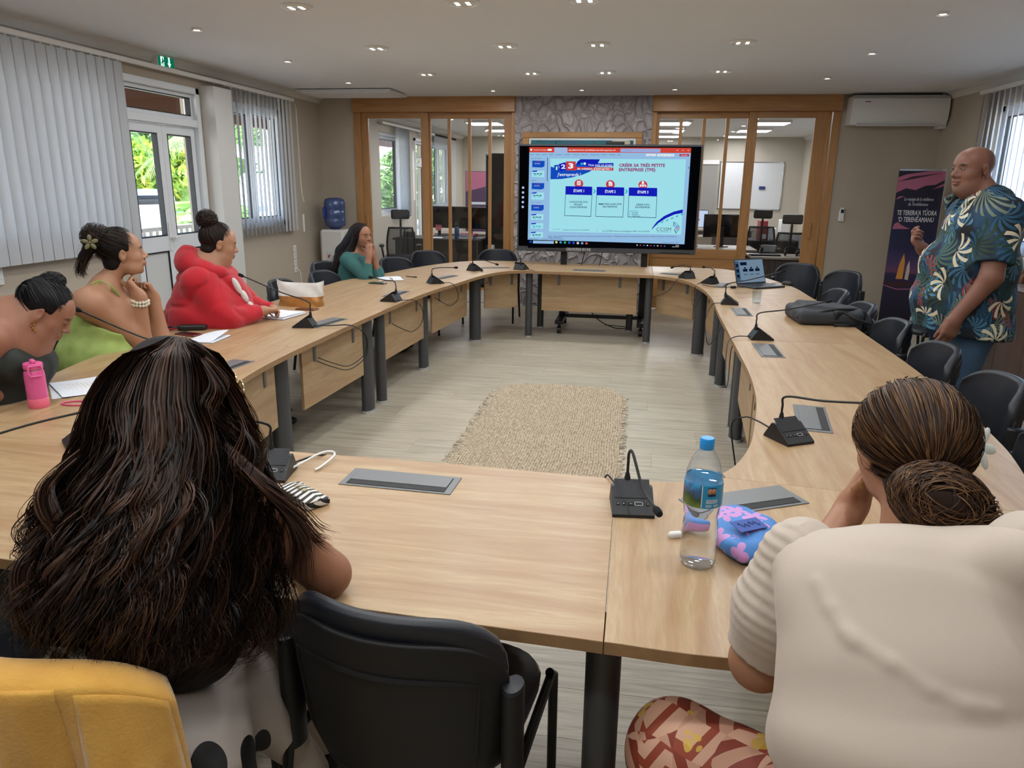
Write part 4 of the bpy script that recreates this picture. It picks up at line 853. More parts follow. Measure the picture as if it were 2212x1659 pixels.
# ================================================================ smooth-blend solid modelling: distance fields meshed by surface nets
class SDF:
    def __init__(s): s.ops = []
    # every op: (kind, params, k, mode)  mode 0 union, 1 subtract, 2 intersect
    def cone(s, a, b, ra, rb=None, k=.02, mode=0):
        rb = ra if rb is None else rb; s.ops.append(('cone', (np.array(a, float), np.array(b, float), float(ra), float(rb)), k, mode)); return s
    def chain(s, pts, rs, k=.02):
        for i in range(len(pts)-1): s.cone(pts[i], pts[i+1], rs[i], rs[i+1], k)
        return s
    def ell(s, c, r, R=None, k=.02, mode=0):
        r = np.array(r if hasattr(r, '__len__') else (r, r, r), float); s.ops.append(('ell', (np.array(c, float), r, np.eye(3) if R is None else np.array(R, float)), k, mode)); return s
    def box(s, c, h, rad, R=None, k=.01, mode=0):
        s.ops.append(('box', (np.array(c, float), np.array(h, float), float(rad), np.eye(3) if R is None else np.array(R, float)), k, mode)); return s
    def half(s, c, n, k=.004):
        """cut away everything on the side n points to"""
        n = np.array(n, float); s.ops.append(('half', (np.array(c, float), n/np.linalg.norm(n)), k, 2)); return s
    def ccone(s, a, b, ra, rb, k=.02):
        """tapered tube with flat end at b"""
        s.ops.append(('ccone', (np.array(a, float), np.array(b, float), float(ra), float(rb)), k, 0)); return s
    @staticmethod
    def prim(kind, q, P):
        if kind in ('cone', 'ccone'):
            a, b, ra, rb = q; ab = b-a; L2 = ab@ab+1e-12; t_ = np.clip(((P-a)@ab)/L2, 0, 1); d = np.linalg.norm(P-a-t_[..., None]*ab, axis=-1)-(ra+(rb-ra)*t_)
            if kind == 'ccone': d = np.maximum(d, ((P-b)@ab)/math.sqrt(L2))
            return d
        if kind == 'ell':
            c, r, R = q; p = (P-c)@R; k0 = np.linalg.norm(p/r, axis=-1); k1 = np.linalg.norm(p/(r*r), axis=-1)+1e-9; return k0*(k0-1)/k1
        if kind == 'box':
            c, h, rad, R = q; p = np.abs((P-c)@R)-(h-rad); return np.linalg.norm(np.maximum(p, 0), axis=-1)+np.minimum(p.max(-1), 0)-rad
        c, n = q; return (P-c)@n
    @staticmethod
    def comb(d, dd, k, mode):
        if mode == 0: h = np.clip(.5+.5*(d-dd)/k, 0, 1); return d+(dd-d)*h-k*h*(1-h)
        e = dd if mode == 2 else -dd
        h = np.clip(.5-.5*(d-e)/k, 0, 1); return d+(e-d)*h+k*h*(1-h)
    def bounds(s):
        lo, hi = np.full(3, 1e9), np.full(3, -1e9)
        for kind, q, k, mode in s.ops:
            if mode: continue
            if kind in ('cone', 'ccone'): r = max(q[2], q[3]); pts = (q[0]-r, q[0]+r, q[1]-r, q[1]+r)
            elif kind == 'ell': r = q[1].max(); pts = (q[0]-r, q[0]+r)
            else: r = np.linalg.norm(q[1]); pts = (q[0]-r, q[0]+r)
            for p in pts: lo = np.minimum(lo, p); hi = np.maximum(hi, p)
        return lo-.02, hi+.02
    def mesh(s, res=.005, disp=None, smooth=1):
        B = 8; lo, hi = s.bounds(); nb = np.maximum(1, np.ceil((hi-lo)/(B*res)).astype(int)); rad = B*res*math.sqrt(3)/2
        I = np.stack(np.meshgrid(*[np.arange(n) for n in nb], indexing='ij'), -1).reshape(-1, 3); C = lo+(I+.5)*B*res
        d = np.full(len(C), 1e3); per = []
        for kind, q, k, mode in s.ops: dd = s.prim(kind, q, C); per.append(dd); d = s.comb(d, dd, k, mode)
        act = np.abs(d) < rad*1.35+.012; I, C, dC = I[act], C[act], d[act]; per = [p[act] for p in per]
        g = np.stack(np.meshgrid(*[np.arange(B+1)]*3, indexing='ij'), -1).reshape(-1, 3)*res
        org = lo+I*B*res; D = np.full((len(I), (B+1)**3), 1e3, np.float32)
        for (kind, q, k, mode), dd in zip(s.ops, per):
            mk = (dd < dC+2.2*rad+k+.01) if mode == 0 else (dd < rad*1.3+k+.005) if mode == 1 else (dd > -rad*1.3-k-.005)
            if not mk.any(): continue
            P = org[mk][:, None, :]+g[None]; D[mk] = s.comb(D[mk].astype(float), s.prim(kind, q, P), k, mode)
        if disp is not None: P = org[:, None, :]+g[None]; D = D+disp(P)
        D = D.reshape(-1, B+1, B+1, B+1); ins = D < 0
        cnt = sum(ins[:, i:B+i, j:B+j, k_:B+k_].astype(np.int8) for i in (0, 1) for j in (0, 1) for k_ in (0, 1))
        bi, ci, cj, ck = np.nonzero((cnt > 0) & (cnt < 8)); cn = [(i, j, k_) for i in (0, 1) for j in (0, 1) for k_ in (0, 1)]
        vals = np.stack([D[bi, ci+i, cj+j, ck+k_] for i, j, k_ in cn], 1); acc = np.zeros((len(bi), 3)); num = np.zeros(len(bi))
        for a in range(8):
            for ax in range(3):
                if cn[a][ax]: continue
                e = list(cn[a]); e[ax] = 1; b_ = cn.index(tuple(e)); va, vb = vals[:, a], vals[:, b_]; cr = (va < 0) != (vb < 0)
                t_ = np.where(cr, va/np.where(cr, va-vb, 1), 0); p = np.zeros((len(bi), 3)); p += np.array(cn[a]); p[:, ax] += t_; acc += p*cr[:, None]; num += cr
        N = nb*B+2; G = I[bi]*B+np.stack([ci, cj, ck], 1); V = lo+(G+acc/num[:, None])*res
        gid = ((G[:, 0]+1)*N[1]+(G[:, 1]+1))*N[2]+(G[:, 2]+1); order = np.argsort(gid); sg = gid[order]; strides = np.array([N[1]*N[2], N[2], 1]); F = []
        for ax in range(3):
            e = [0, 0, 0]; e[ax] = 1; b_ = cn.index(tuple(e)); s0 = vals[:, 0] < 0; cr = s0 != (vals[:, b_] < 0); u, v = (ax+1) % 3, (ax+2) % 3
            ids = gid[cr]; quad = np.stack([ids, ids-strides[u], ids-strides[u]-strides[v], ids-strides[v]], 1); pos = np.searchsorted(sg, quad); pos = np.clip(pos, 0, len(sg)-1); ok = (sg[pos] == quad).all(1)
            qd = order[pos[ok]]; fl = s0[cr][ok]; qd[~fl] = qd[~fl][:, ::-1]; F.append(qd)
        F = np.concatenate(F)
        for _ in range(smooth):
            S_ = np.zeros_like(V); c_ = np.zeros(len(V))
            for a in range(4):
                np.add.at(S_, F[:, a], V[F[:, (a+1) % 4]]); np.add.at(c_, F[:, a], 1); np.add.at(S_, F[:, (a+1) % 4], V[F[:, a]]); np.add.at(c_, F[:, (a+1) % 4], 1)
            V = V*.5+.5*S_/np.maximum(c_, 1)[:, None]
        return V, F
def npmesh(name, V, F, m, parent, origin=(0, 0, 0), col=None, smooth=True, uv=None):
    V = np.asarray(V, np.float32)-np.array(origin, np.float32); F = np.asarray(F, np.int32); me = bpy.data.meshes.new(name); k = F.shape[1]
    me.vertices.add(len(V)); me.vertices.foreach_set('co', V.ravel()); me.loops.add(F.size); me.loops.foreach_set('vertex_index', F.ravel()); me.polygons.add(len(F)); me.polygons.foreach_set('loop_start', np.arange(0, F.size, k, dtype=np.int32))
    me.update(calc_edges=True)
    if smooth: me.shade_smooth()
    if col is not None:
        at = me.color_attributes.new('Col', 'FLOAT_COLOR', 'POINT'); c4 = np.ones((len(V), 4), np.float32); c4[:, :3] = col; at.data.foreach_set('color', c4.ravel())
    if uv is not None:
        at = me.attributes.new('pat', 'FLOAT2', 'POINT'); at.data.foreach_set('vector', np.asarray(uv, np.float32).ravel())
    return link(name, me, m, parent)
def vnoise(P, f, seed=0):
    """cheap smooth pseudo noise in -1..1 from sines"""
    r = np.random.default_rng(seed); o = 0
    for _ in range(5):
        w = r.normal(size=3); w /= np.linalg.norm(w); o = o+np.sin(P@w*f*r.uniform(.7, 1.5)+r.uniform(0, 6.28))
    return o/3.0
# ================================================================ things on the table and around the room
def put(name, label, cat, xy, z=TZ, rz=0.0, group=None): return thing(name, label, cat, (xy[0], xy[1], z), rz, group)
# pink insulated bottle
mat('pink', '#e2609b', .35, bump=.05, bscale=800); mat('pink_base', '#f0708c', .4); mat('steel', '#b9bcc0', .25, 1.0)
b = put('insulated_bottle', 'pink insulated bottle with a flip straw lid beside the writing woman', 'bottle', (-2.37, 2.56), rz=.9)
MB().lathe([(.036, .0), (.0385, .004), (.0385, .036), (.037, .04)], n=28).build('base_sleeve', 'pink_base', b)
MB().lathe([(.0365, .038), (.0375, .045), (.0375, .135), (.036, .148), (.033, .156)], n=28).build('body', 'pink', b)
MB().lathe([(.031, .154), (.031, .163)], n=28).build('neck_ring', 'steel', b)
lid = MB().lathe([(.034, .161), (.0355, .164), (.0355, .181), (.033, .185), (.0, .186)], n=28).build('lid', 'pink', b)
MB().box((0, -.008, .192), (.018, .04, .016), None, .004).build('spout', 'pink', lid)
MB().tube([(-.022, -.034, .176), (-.026, -.041, .15), (-.018, -.045, .137), (.018, -.045, .137), (.026, -.041, .15), (.022, -.034, .176), (-.022, -.034, .176)], .0035, 8).build('carry_loop', 'pink', lid)
mat('pink_cord', '#d8587f', .5)
p = at_z(165, 872, TZ); c_ = thing('charging_cable', 'looped pink cable behind the long dark hair', 'cable', (p[0], p[1], TZ)); MB().tube(spl([(.13, .05, .004), (.05, .035, .004), (-.02, .02, .004), (-.055, -.01, .004), (-.02, -.035, .004), (.06, -.025, .004), (.15, -.01, .004)]), .0035, 8).build('cord', 'pink_cord', c_); MB().tube([(.13, .05, .004), (.165, .066, .004)], .0045, 8).build('plug', 'black_plastic', c_)
# sheets, notebooks, pens
t = newmat('printed_form'); tc = t.node('TexCoord'); sx_ = t.node('SeparateXYZ', i_0=tc.outputs['Object']); br = t.node('TexBrick', i_Scale=1.0, i_Color1=(0, 0, 0, 1), i_Color2=(.2, .2, .2, 1), i_Mortar=(1, 1, 1, 1)); br.inputs['Brick Width'].default_value = .035; br.inputs['Row Height'].default_value = .008; br.inputs['Mortar Size'].default_value = .0028; t.l.new(tc.outputs['Object'], br.inputs['Vector'])
mk = t.math('MULTIPLY', t.math('LESS_THAN', t.math('ABSOLUTE', sx_.outputs[0]), .06), t.math('LESS_THAN', t.math('ABSOLUTE', t.math('SUBTRACT', sx_.outputs[1], .02)), .07))
t.l.new(t.mix(t.math('MULTIPLY', mk, .75), lin('#dfe3ea'), br.outputs[0]), t.bsdf.inputs['Base Color']); t.bsdf.inputs['Roughness'].default_value = .7
t = newmat('squared_paper'); tc = t.node('TexCoord'); br = t.node('TexBrick', offset=0.0, i_Color1=lin('#e6e9ef'), i_Color2=lin('#e6e9ef'), i_Mortar=lin('#c3cfe0'), i_Scale=1.0); br.inputs['Brick Width'].default_value = .02; br.inputs['Row Height'].default_value = .008; br.inputs['Mortar Size'].default_value = .0006; t.l.new(tc.outputs['Object'], br.inputs['Vector']); t.l.new(br.outputs[0], t.bsdf.inputs['Base Color']); t.bsdf.inputs['Roughness'].default_value = .7
mat('paper', '#e3e6ec', .7); mat('cover_black', '#1a1b1e', .4); mat('phone_glass', '#0c0d10', .08, coat=.5)
def sheet(mb, w, h, z, curl=0.0, n=9):
    P = np.array([[((i/(n-1)-.5)*w, (j/(n-1)-.5)*h, z+curl*((i/(n-1)-.5)*2)**2+curl*.4*math.sin(j*.8)) for j in range(n)] for i in range(n)]); mb.grid(P); Q = P.copy(); Q[:, :, 2] -= .0006; mb.grid(Q[::-1]); return mb
s_ = put('printed_sheets', 'printed form on loose white sheets under the writing woman\'s hand', 'paper', (-2.42, 2.84), rz=.75)
a_ = sheet(MB(), .21, .297, .0015).build('sheet', 'paper', s_, recalc=False); b_ = sheet(MB(), .21, .297, .004, .003).build('sheet', 'printed_form', s_, recalc=False); b_.rotation_euler.z = .12; b_.location.x = .02
s_ = put('open_notebook', 'open squared notebook with lifted page in front of the lime green top', 'notebook', (-2.44, 3.93), rz=.05)
MB().box((0, 0, .003), (.17, .22, .006), None, .001).build('page_block', 'paper', s_); P = np.array([[(-.085+.16*i/8, (j/8-.5)*.22, .0065+.03*math.sin(PI*(i/8)*.5)*(j/8)) for j in range(9)] for i in range(9)]); mb = MB(); mb.grid(P); mb.build('page', 'squared_paper', s_, recalc=False)
MB().bx(-.088, .088, -.113, .113, .0, .0012).build('cover', 'cover_black', s_)
s_ = put('notebook', 'white notebook under the hand of the woman in the red hoodie', 'notebook', (-2.37, 4.74), rz=-.15); MB().box((0, 0, .008), (.2, .27, .012), None, .001).build('page_block', 'paper', s_); MB().bx(-.102, .102, -.137, .137, .0, .002).build('cover', 'cover_black', s_); sheet(MB(), .19, .26, .0165, .002).build('page', 'paper', s_, recalc=False)
s_ = put('paper_sheets', 'white sheets in front of the woman in teal', 'paper', (-2.3, 6.86), rz=.35); sheet(MB(), .21, .297, .002).build('sheet', 'paper', s_, recalc=False); sheet(MB(), .21, .297, .004, .001).build('sheet', 'paper', s_, recalc=False).rotation_euler.z = .15
def pen(name, label, xy, rz, m, L=.14, z=TZ, tilt=0, pos=None):
    o = thing(name, label, 'pen', (xy[0], xy[1], z) if pos is None else pos, rz); 
    if tilt: o.rotation_euler = (tilt, 0, rz)
    MB().tube([(0, -L/2, .006), (0, L/2-.015, .006)], .0042, 8).build('barrel', m, o); MB().tube([(0, L/2-.015, .006), (0, L/2, .006)], [.004, .0008], 8).build('tip', 'chrome', o); MB().bx(-.0015, .0015, -L/2, -L/2+.04, .010, .0125).build('clip', m, o); return o
mat('pencil_yellow', '#a8925a', .5)
pen('pencil', 'yellow pencil lying on the white sheets of the woman in teal', (-2.27, 6.8), .5, 'pencil_yellow', z=TZ+.006); pen('ballpoint_pen', 'black pen beyond the white sheets of the woman in teal', (-2.14, 7.02), 1.2, 'cover_black')
def phone(label, xy, rz, m='cover_black', L=.155, W=.075): o = put('smartphone', label, 'phone', xy, rz=rz); MB().box((0, 0, .0045), (W, L, .009), None, .003).build('body', m, o); MB().bx(-W/2+.003, W/2-.003, -L/2+.004, L/2-.004, .009, .0094).build('screen', 'phone_glass', o); return o
mat('rose_brown', '#6b3b33', .35)
phone('dark phone beside the white sheets of the woman in teal', (-2.3, 6.5), 1.4); phone('brown phone beside the white and gold bag', (-2.32, 5.03), 1.45, 'rose_brown'); phone('phone at the chair side of the table beyond the dark backpack', (1.34, 6.06), 1.2); phone('reddish phone half under the squared notebook', (-2.62, 4.02), 1.3, 'rose_brown')
o = put('spectacle_case', 'slim black case beside the reddish phone', 'case', (-2.68, 4.16), rz=-1.2); V, F = SDF().box((0, 0, .018), (.03, .085, .017), .014).mesh(.004); npmesh('shell', V, F, 'cover_black', o); MB().tube(spl([(.02, -.08, .02), (.03, -.12, .03), (.0, -.14, .02), (-.02, -.09, .02)]), .004, 6).build('strap', 'black_plastic', o)
# white and gold bag
mat('gold_cloth', '#a9763a', .35, .3, var=.15, vscale=30, bump=.3, bscale=60); mat('white_mesh', '#d9d6cf', .6, bump=.5, bscale=500, var=.06, vscale=40)
o = put('toiletry_bag', 'white bag with a gold lower half standing on the table', 'bag', (-2.44, 5.2), rz=.0)
def bagsec(z):
    t_ = z/.17; return (.165+.02*t_*t_, .075*(1-t_)**.7+.006)
P = []
for z in np.linspace(0, .17, 15):
    w, d = bagsec(z); P.append([(w*math.copysign(abs(math.cos(a))**.6, math.cos(a))+.004*math.sin(z*90+a*3), d*math.copysign(abs(math.sin(a))**.6, math.sin(a))+.006*math.sin(a*5+z*60)*(z/.17), z+.022*(z/.17)**3*abs(math.cos(a))**3) for a in np.linspace(0, 2*PI, 40, endpoint=False)])
P = np.array(P).transpose(1, 0, 2); mb = MB(); mb.grid(P[:, 6:], True); mb.build('upper', 'white_mesh', o, recalc=False, smooth=70); mb = MB(); mb.grid(P[:, :7], True); mb.add([tuple(p) for p in P[:, 0]], [tuple(range(40))[::-1]]); mb.build('lower', 'gold_cloth', o, recalc=False, smooth=70)
MB().tube([(-.18, 0, .172), (0, .0, .160), (.18, 0, .172)], .004, 6).build('zip', 'pencil_yellow', o)
# striped spectacle case
t = newmat('stripes'); tc = t.node('TexCoord'); wv_ = t.node('TexWave', wave_type='BANDS', bands_direction='DIAGONAL', i_Vector=tc.outputs['Object'], i_Scale=22.0); r_ = t.node('Mapping', i_Vector=tc.outputs['Object']); r_.inputs['Rotation'].default_value = (0, 0, .35); t.l.new(r_.outputs[0], wv_.inputs['Vector'])
t.l.new(t.ramp(wv_.outputs[0], [(.48, lin('#101012')), (.52, lin('#d8d4cd'))]), t.bsdf.inputs['Base Color']); t.bsdf.inputs['Roughness'].default_value = .6
o = put('spectacle_case', 'black and white striped folding spectacle case', 'case', (-.925, 1.90), rz=-.62)
V, F = SDF().box((0, 0, .012), (.088, .04, .011), .007).ell((0, 0, .02), (.075, .032, .012), k=.01).mesh(.0035); npmesh('case', V, F, 'stripes', o)
P = np.array([[(-.088+.176*i/10, -.04+.055*j/6, .026+.007*math.sin(PI*i/10)-.002*(j == 6)) for j in range(7)] for i in range(11)]); mb = MB(); mb.grid(P); f_ = mb.build('flap', 'stripes', o, recalc=False); md = f_.modifiers.new('s', 'SOLIDIFY'); md.thickness = .002
mat('gold_foil', '#b9a24a', .3, .8); MB().tube([(-.03+k*.012, -.014+(.026 if k % 2 else 0), .0352) for k in range(6)], .001, 4).build('gold_zigzag', 'gold_foil', o)
# white cable at the front microphone
o = put('white_cable', 'short white cable curling by the table edge beside the microphone', 'cable', (-1.0, 2.16)); MB().tube(spl([(-.06, -.09, .012), (-.03, -.03, .02), (.0, .03, .03), (.03, .06, .03), (.045, .05, .02), (.03, -.02, .008), (.02, -.05, .006)]), .004, 8).build('cord', 'plastic_white', o)
# water bottle
t = newmat('pet'); t.n.remove(t.bsdf); tr = t.node('BsdfTransparent', i_Color=(.96, .98, 1, 1)); gl = t.node('BsdfGlossy', i_Roughness=.03); fr_ = t.node('LayerWeight', i_Blend=.32); mx = t.node('MixShader'); t.l.new(t.math('MULTIPLY', fr_.outputs['Facing'], .55), mx.inputs[0]); t.l.new(tr.outputs[0], mx.inputs[1]); t.l.new(gl.outputs[0], mx.inputs[2]); t.l.new(mx.outputs[0], t.out.inputs[0])
t = newmat('water'); t.bsdf.inputs['Base Color'].default_value = (.97, .985, 1, 1); t.bsdf.inputs['Roughness'].default_value = 0; t.bsdf.inputs['IOR'].default_value = 1.15; t.bsdf.inputs['Transmission Weight'].default_value = 1
mat('cap_blue', '#1f8fdc', .35)
t = newmat('bottle_label'); tc = t.node('TexCoord'); sp = t.node('SeparateXYZ', i_0=tc.outputs['Object']); ang = t.math('ARCTAN2', sp.outputs[1], sp.outputs[0]); n1 = t.node('TexNoise', i_Vector=tc.outputs['Object'], i_Scale=60.0, i_Detail=4.0)
mount = t.ramp(t.math('ADD', sp.outputs[2], t.math('MULTIPLY', n1.outputs[0], .05)), [(.17, lin('#7d9a3a')), (.215, lin('#2d4a2f')), (.235, lin('#3d5f95')), (.255, lin('#3fa3d8'))])
isl = t.math('LESS_THAN', ang, -1.72); t.l.new(t.mix(isl, lin('#1f92c4'), mount), t.bsdf.inputs['Base Color']); t.bsdf.inputs['Roughness'].default_value = .3
WB = (.195, 1.725); o = put('water_bottle', 'large clear plastic water bottle with a blue cap and blue label', 'bottle', WB)
prof = [(.030, .004), (.040, .0), (.0445, .012), (.0445, .04), (.0425, .05), (.0445, .06), (.0445, .085), (.042, .095), (.0435, .105), (.0415, .118), (.040, .13), (.0435, .14), (.0445, .155), (.0455, .165), (.0455, .225), (.0445, .232), (.0435, .245), (.036, .268), (.026, .288), (.0155, .302), (.0145, .312)]
MB().lathe(prof, n=40).build('body', 'pet', o, recalc=False, smooth=70)
MB().lathe([(0, .004)]+[(r*.955, z+.003) for r, z in prof if z < .236]+[(0, .238)], n=40).build('water', 'water', o, smooth=70)
MB().lathe([(.0462, .166), (.0465, .168), (.0465, .222), (.0462, .224)], n=48).build('label', 'bottle_label', o, recalc=False, smooth=60)
MB().lathe([(.0165, .302), (.0172, .305), (.0172, .326), (.0155, .329), (0, .3295)], n=36).build('cap', 'cap_blue', o)
mat('photo_skin', '#a8785c', .5); mat('label_white', '#dfe9ef', .5); mat('label_dark', '#142a44', .5)
def onlabel(name, a0, a1, z0, z1, m, r=.0468):
    mb = MB(); A = np.linspace(a0, a1, 8); mb.grid(np.array([[(r*math.cos(a), r*math.sin(a), z) for z in (z0, z1)] for a in A])); return mb.build(name, m, o, recalc=False)
onlabel('label_divider', -1.74, -1.70, .168, .223, 'label_white'); onlabel('label_photo', -1.42, -1.0, .197, .219, 'label_dark', .0467)
for a in (-1.32, -1.12): MB().sphere((.0466*math.cos(a), .0466*math.sin(a), .210), (.006, .003, .007), R=rotz(a+PI/2)).build('label_portrait', 'photo_skin', o)
for k in range(4): onlabel('label_text', -1.5, -.85, .188-k*.0028, .1892-k*.0028, 'label_white')
for k in range(2): onlabel('label_text', -1.5, -1.2, .174-k*.0035, .1755-k*.0035, 'label_white'); onlabel('label_text', -1.1, -.8, .174-k*.0035, .1755-k*.0035, 'label_white')
# floral pouch
t = newmat('floral'); tc = t.node('TexCoord'); mp = t.node('Mapping', i_Vector=tc.outputs['Object']); mp.inputs['Scale'].default_value = (17, 17, 17)
v = t.node('TexVoronoi', i_Vector=mp.outputs[0], i_Scale=1.0, i_Randomness=.85); dl = t.node('VectorMath', operation='SUBTRACT'); t.l.new(mp.outputs[0], dl.inputs[0]); t.l.new(v.outputs['Position'], dl.inputs[1]); sp = t.node('SeparateXYZ', i_0=dl.outputs[0]); an = t.math('ARCTAN2', sp.outputs[1], sp.outputs[0]); ln = t.node('VectorMath', operation='LENGTH'); t.l.new(dl.outputs[0], ln.inputs[0])
pet = t.math('MULTIPLY_ADD', t.math('ABSOLUTE', t.math('SINE', t.math('MULTIPLY', an, 2.5))), .38, .22); fl = t.math('LESS_THAN', ln.outputs['Value'], pet); ctr = t.math('LESS_THAN', ln.outputs['Value'], .10)
t.l.new(t.mix(ctr, t.mix(fl, lin('#4a86cc'), lin('#c98fcb')), lin('#3f7fc8')), t.bsdf.inputs['Base Color']); t.bsdf.inputs['Roughness'].default_value = .55
PO = (.325, 1.845); o = put('zip_pouch', 'pink and blue floral pouch behind the water bottle', 'pouch', PO, rz=.45)
V, F = SDF().box((0, 0, .028), (.09, .115, .024), .022).ell((.01, .03, .042), (.075, .085, .030), k=.03).ell((-.06, -.12, .075), (.05, .03, .04), k=.02, mode=1).mesh(.005, lambda P: .004*vnoise(P, 45, 3)); npmesh('body', V, F, 'floral', o)
mat('tag_blue', '#3554a0', .6); pl_ = MB().box((-.015, -.03, .0735), (.085, .05, .002), rotz(.1)@rotx(.12), .001).build('name_patch', 'tag_blue', o); mat('stitch', '#1d2c5c', .6); MB().tube(spl([np.array([-.015, -.03, .0755])+(rotz(.1)@rotx(.12))@np.array([x, .008*math.sin(x*420)+.004*math.sin(x*170), 0]) for x in np.linspace(-.03, .03, 22)], 3), .0009, 4).build('stitched_scribble', 'stitch', o)
p = at_z(1458, 1160, TZ); o = thing('eraser_cap', 'small white cap lying left of the water bottle', 'cap', (p[0], p[1], TZ), .3); V, F = SDF().box((0, 0, .006), (.014, .006, .006), .004).cone((-.01, 0, .005), (.012, 0, .007), .005, .004).mesh(.0015); npmesh('body', V, F, 'plastic_white', o)
# laptop, mouse, glass, backpack
mat('laptop_grey', '#3b3d41', .4, .4); mat('keys', '#15161a', .5)
o = put('laptop', 'open dark laptop mirroring the slide on the far corner of the table', 'laptop', (1.17, 7.16), rz=.62)
MB().box((0, 0, .009), (.36, .245, .016), None, .004).build('base', 'laptop_grey', o); MB().box((0, .03, .0175), (.31, .12, .002), None, .0005).build('keyboard', 'keys', o); MB().box((0, -.075, .0175), (.11, .065, .001)).build('touchpad', 'keys', o); MB().box((.11, -.08, .0176), (.05, .03, .001)).build('sticker', 'cap_blue', o)
Rl = rotx(-.32); hinge = np.array([0, .12, .016]); lc = hinge+Rl@np.array([0, .004, .118])
ld = MB().box(lc, (.36, .008, .235), Rl, .003).build('lid', 'laptop_grey', o); sc_ = hinge+Rl@np.array([0, -.0006, .12]); emat('laptop_screen', '#9fc0dc', .30)
def lpq(name, x0, x1, z0, z1, m, off=.0009): mb = MB(); mb.add([hinge+Rl@np.array([x, -off, z]) for x, z in ((x0, z0), (x1, z0), (x1, z1), (x0, z1))], [(0, 1, 2, 3)]); return mb.build(name, m, ld, recalc=False)
emat('laptop_ink', '#12264a', .3); emat('laptop_panel', '#5f7f9f', .3)
lpq('screen', -.17, .17, .012, .225, 'laptop_screen'); lpq('side_panel', -.17, -.125, .02, .215, 'laptop_panel', .0013); lpq('banner', -.11, -.03, .175, .205, 'laptop_ink', .0013)
for k in range(3): lpq('card', -.085+k*.075, -.03+k*.075, .115, .14, 'laptop_ink', .0013); lpq('icon', -.067+k*.075, -.047+k*.075, .142, .157, 'laptop_ink', .0013); lpq('card_text', -.08+k*.075, -.035+k*.075, .085, .09, 'laptop_ink', .0013)
for k in range(3): lpq('thumbnail', -.165, -.135, .16-k*.05, .19-k*.05, 'laptop_ink', .0017)
m_ = put('computer_mouse', 'black wired mouse beside the laptop', 'mouse', (1.44, 7.36), rz=.9); V, F = SDF().ell((0, 0, .012), (.032, .055, .024)).half((0, 0, 0), (0, 0, -1)).mesh(.003); npmesh('body', V, F, 'black_plastic', m_); MB().tube(spl([(0, .05, .01), (.05, .12, .004), (-.1, .13, .004), (-.16, .02, .004), (-.24, -.05, .01)]), .0025, 6).tube(spl([(0, .05, .01), (.08, .02, .004), (.04, -.08, .004), (-.08, -.06, .004)]), .0025, 6).build('cable', 'cable_black', m_)
ad = put('power_adapter', 'thin black lead and adapter in front of the laptop', 'adapter', (.9, 6.98), rz=.4); MB().box((.0, 0, .012), (.05, .025, .022), None, .004).build('brick', 'black_plastic', ad); MB().tube(spl([(-.02, 0, .012), (-.1, .04, .006), (-.16, .12, .006), (-.2, .2, .012)]), .003, 6).tube(spl([(.02, 0, .012), (.1, .02, .006), (.18, -.02, .01)]), .003, 6).build('lead', 'cable_black', ad)
glass_pane('clear_glass', '#f4f8fa', 1.6); g = put('drinking_glass', 'small clear drinking glass in front of the laptop', 'glass', (.98, 6.14)); MB().lathe([(.0, .0), (.030, .0), (.033, .01), (.037, .1), (.0345, .1), (.031, .014), (0, .012)], n=28).build('tumbler', 'clear_glass', g, smooth=60)
mat('nylon', '#33353a', .7, bump=.3, bscale=600); mat('nylon_black', '#131417', .6, bump=.2, bscale=300)
o = put('backpack', 'dark grey backpack lying flat on the table', 'backpack', (1.33, 5.42), rz=.05)
V, F = SDF().box((-.02, -.02, .05), (.21, .20, .048), .035).box((-.02, .02, .085), (.15, .15, .03), .025, R=roty(.08), k=.02).ell((.14, -.1, .06), (.1, .09, .05), k=.04).mesh(.007, lambda P: .005*vnoise(P, 30, 5)); npmesh('body', V, F, 'nylon', o)
V, F = SDF().box((.10, -.15, .068), (.12, .05, .035), .02, R=rotz(.3)).box((.17, .02, .065), (.05, .13, .035), .02).cone((-.21, -.19, .05), (-.2, .1, .075), .018, .014).mesh(.006, lambda P: .005*vnoise(P, 40, 6)); npmesh('front_pocket', V, F, 'nylon_black', o)
MB().tube(spl([(-.18, -.2, .06), (-.02, -.19, .105), (.12, -.17, .11), (.22, -.08, .09), (.25, -.16, .03), (.1, -.23, .015), (.0, -.235, .01)]), .009, 6).tube(spl([(.05, -.2, .1), (.15, -.24, .05), (.27, -.2, .02), (.3, -.08, .03)]), .008, 6).build('strap', 'nylon_black', o)
# ---- along the walls
e_ = thing('exit_sign', 'green emergency exit sign above the glazed door', 'sign', (XL+.02, 6.64, 2.652)); MB().bx(-.02, .05, -.13, .13, -.052, .054, .006).build('housing', 'plastic_white', e_); emat('exit_green', '#0c6b4e', .7); emat('exit_white', '#d8fff0', .9)
MB().bx(.05, .0515, -.12, .12, -.047, .05).build('panel', 'exit_green', e_); mb = MB(); 
for q in ([(-.085, .045), (-.035, .045), (-.035, -.035), (-.085, -.035)],): mb.add([(.0522, y, z) for y, z in q], [(0, 1, 2, 3)])
mb.build('doorway', 'exit_white', e_, recalc=False)
mb = MB(); mb.add([(.0527, y, z) for y, z in ((-.06, .035), (-.05, .04), (-.042, .02), (-.03, .01), (-.045, .0), (-.05, -.03), (-.06, -.03), (-.058, -.005), (-.075, -.02), (-.08, -.012), (-.064, .01))], [tuple(range(11))]); mb.build('running_figure', 'exit_green', e_, recalc=False)
mb = MB(); mb.add([(.0522, y, z) for y, z in ((.03, .05), (.055, .05), (.055, .0), (.07, .0), (.0425, -.04), (.015, .0), (.03, .0))], [tuple(range(7))]); mb.build('arrow', 'exit_white', e_, recalc=False)
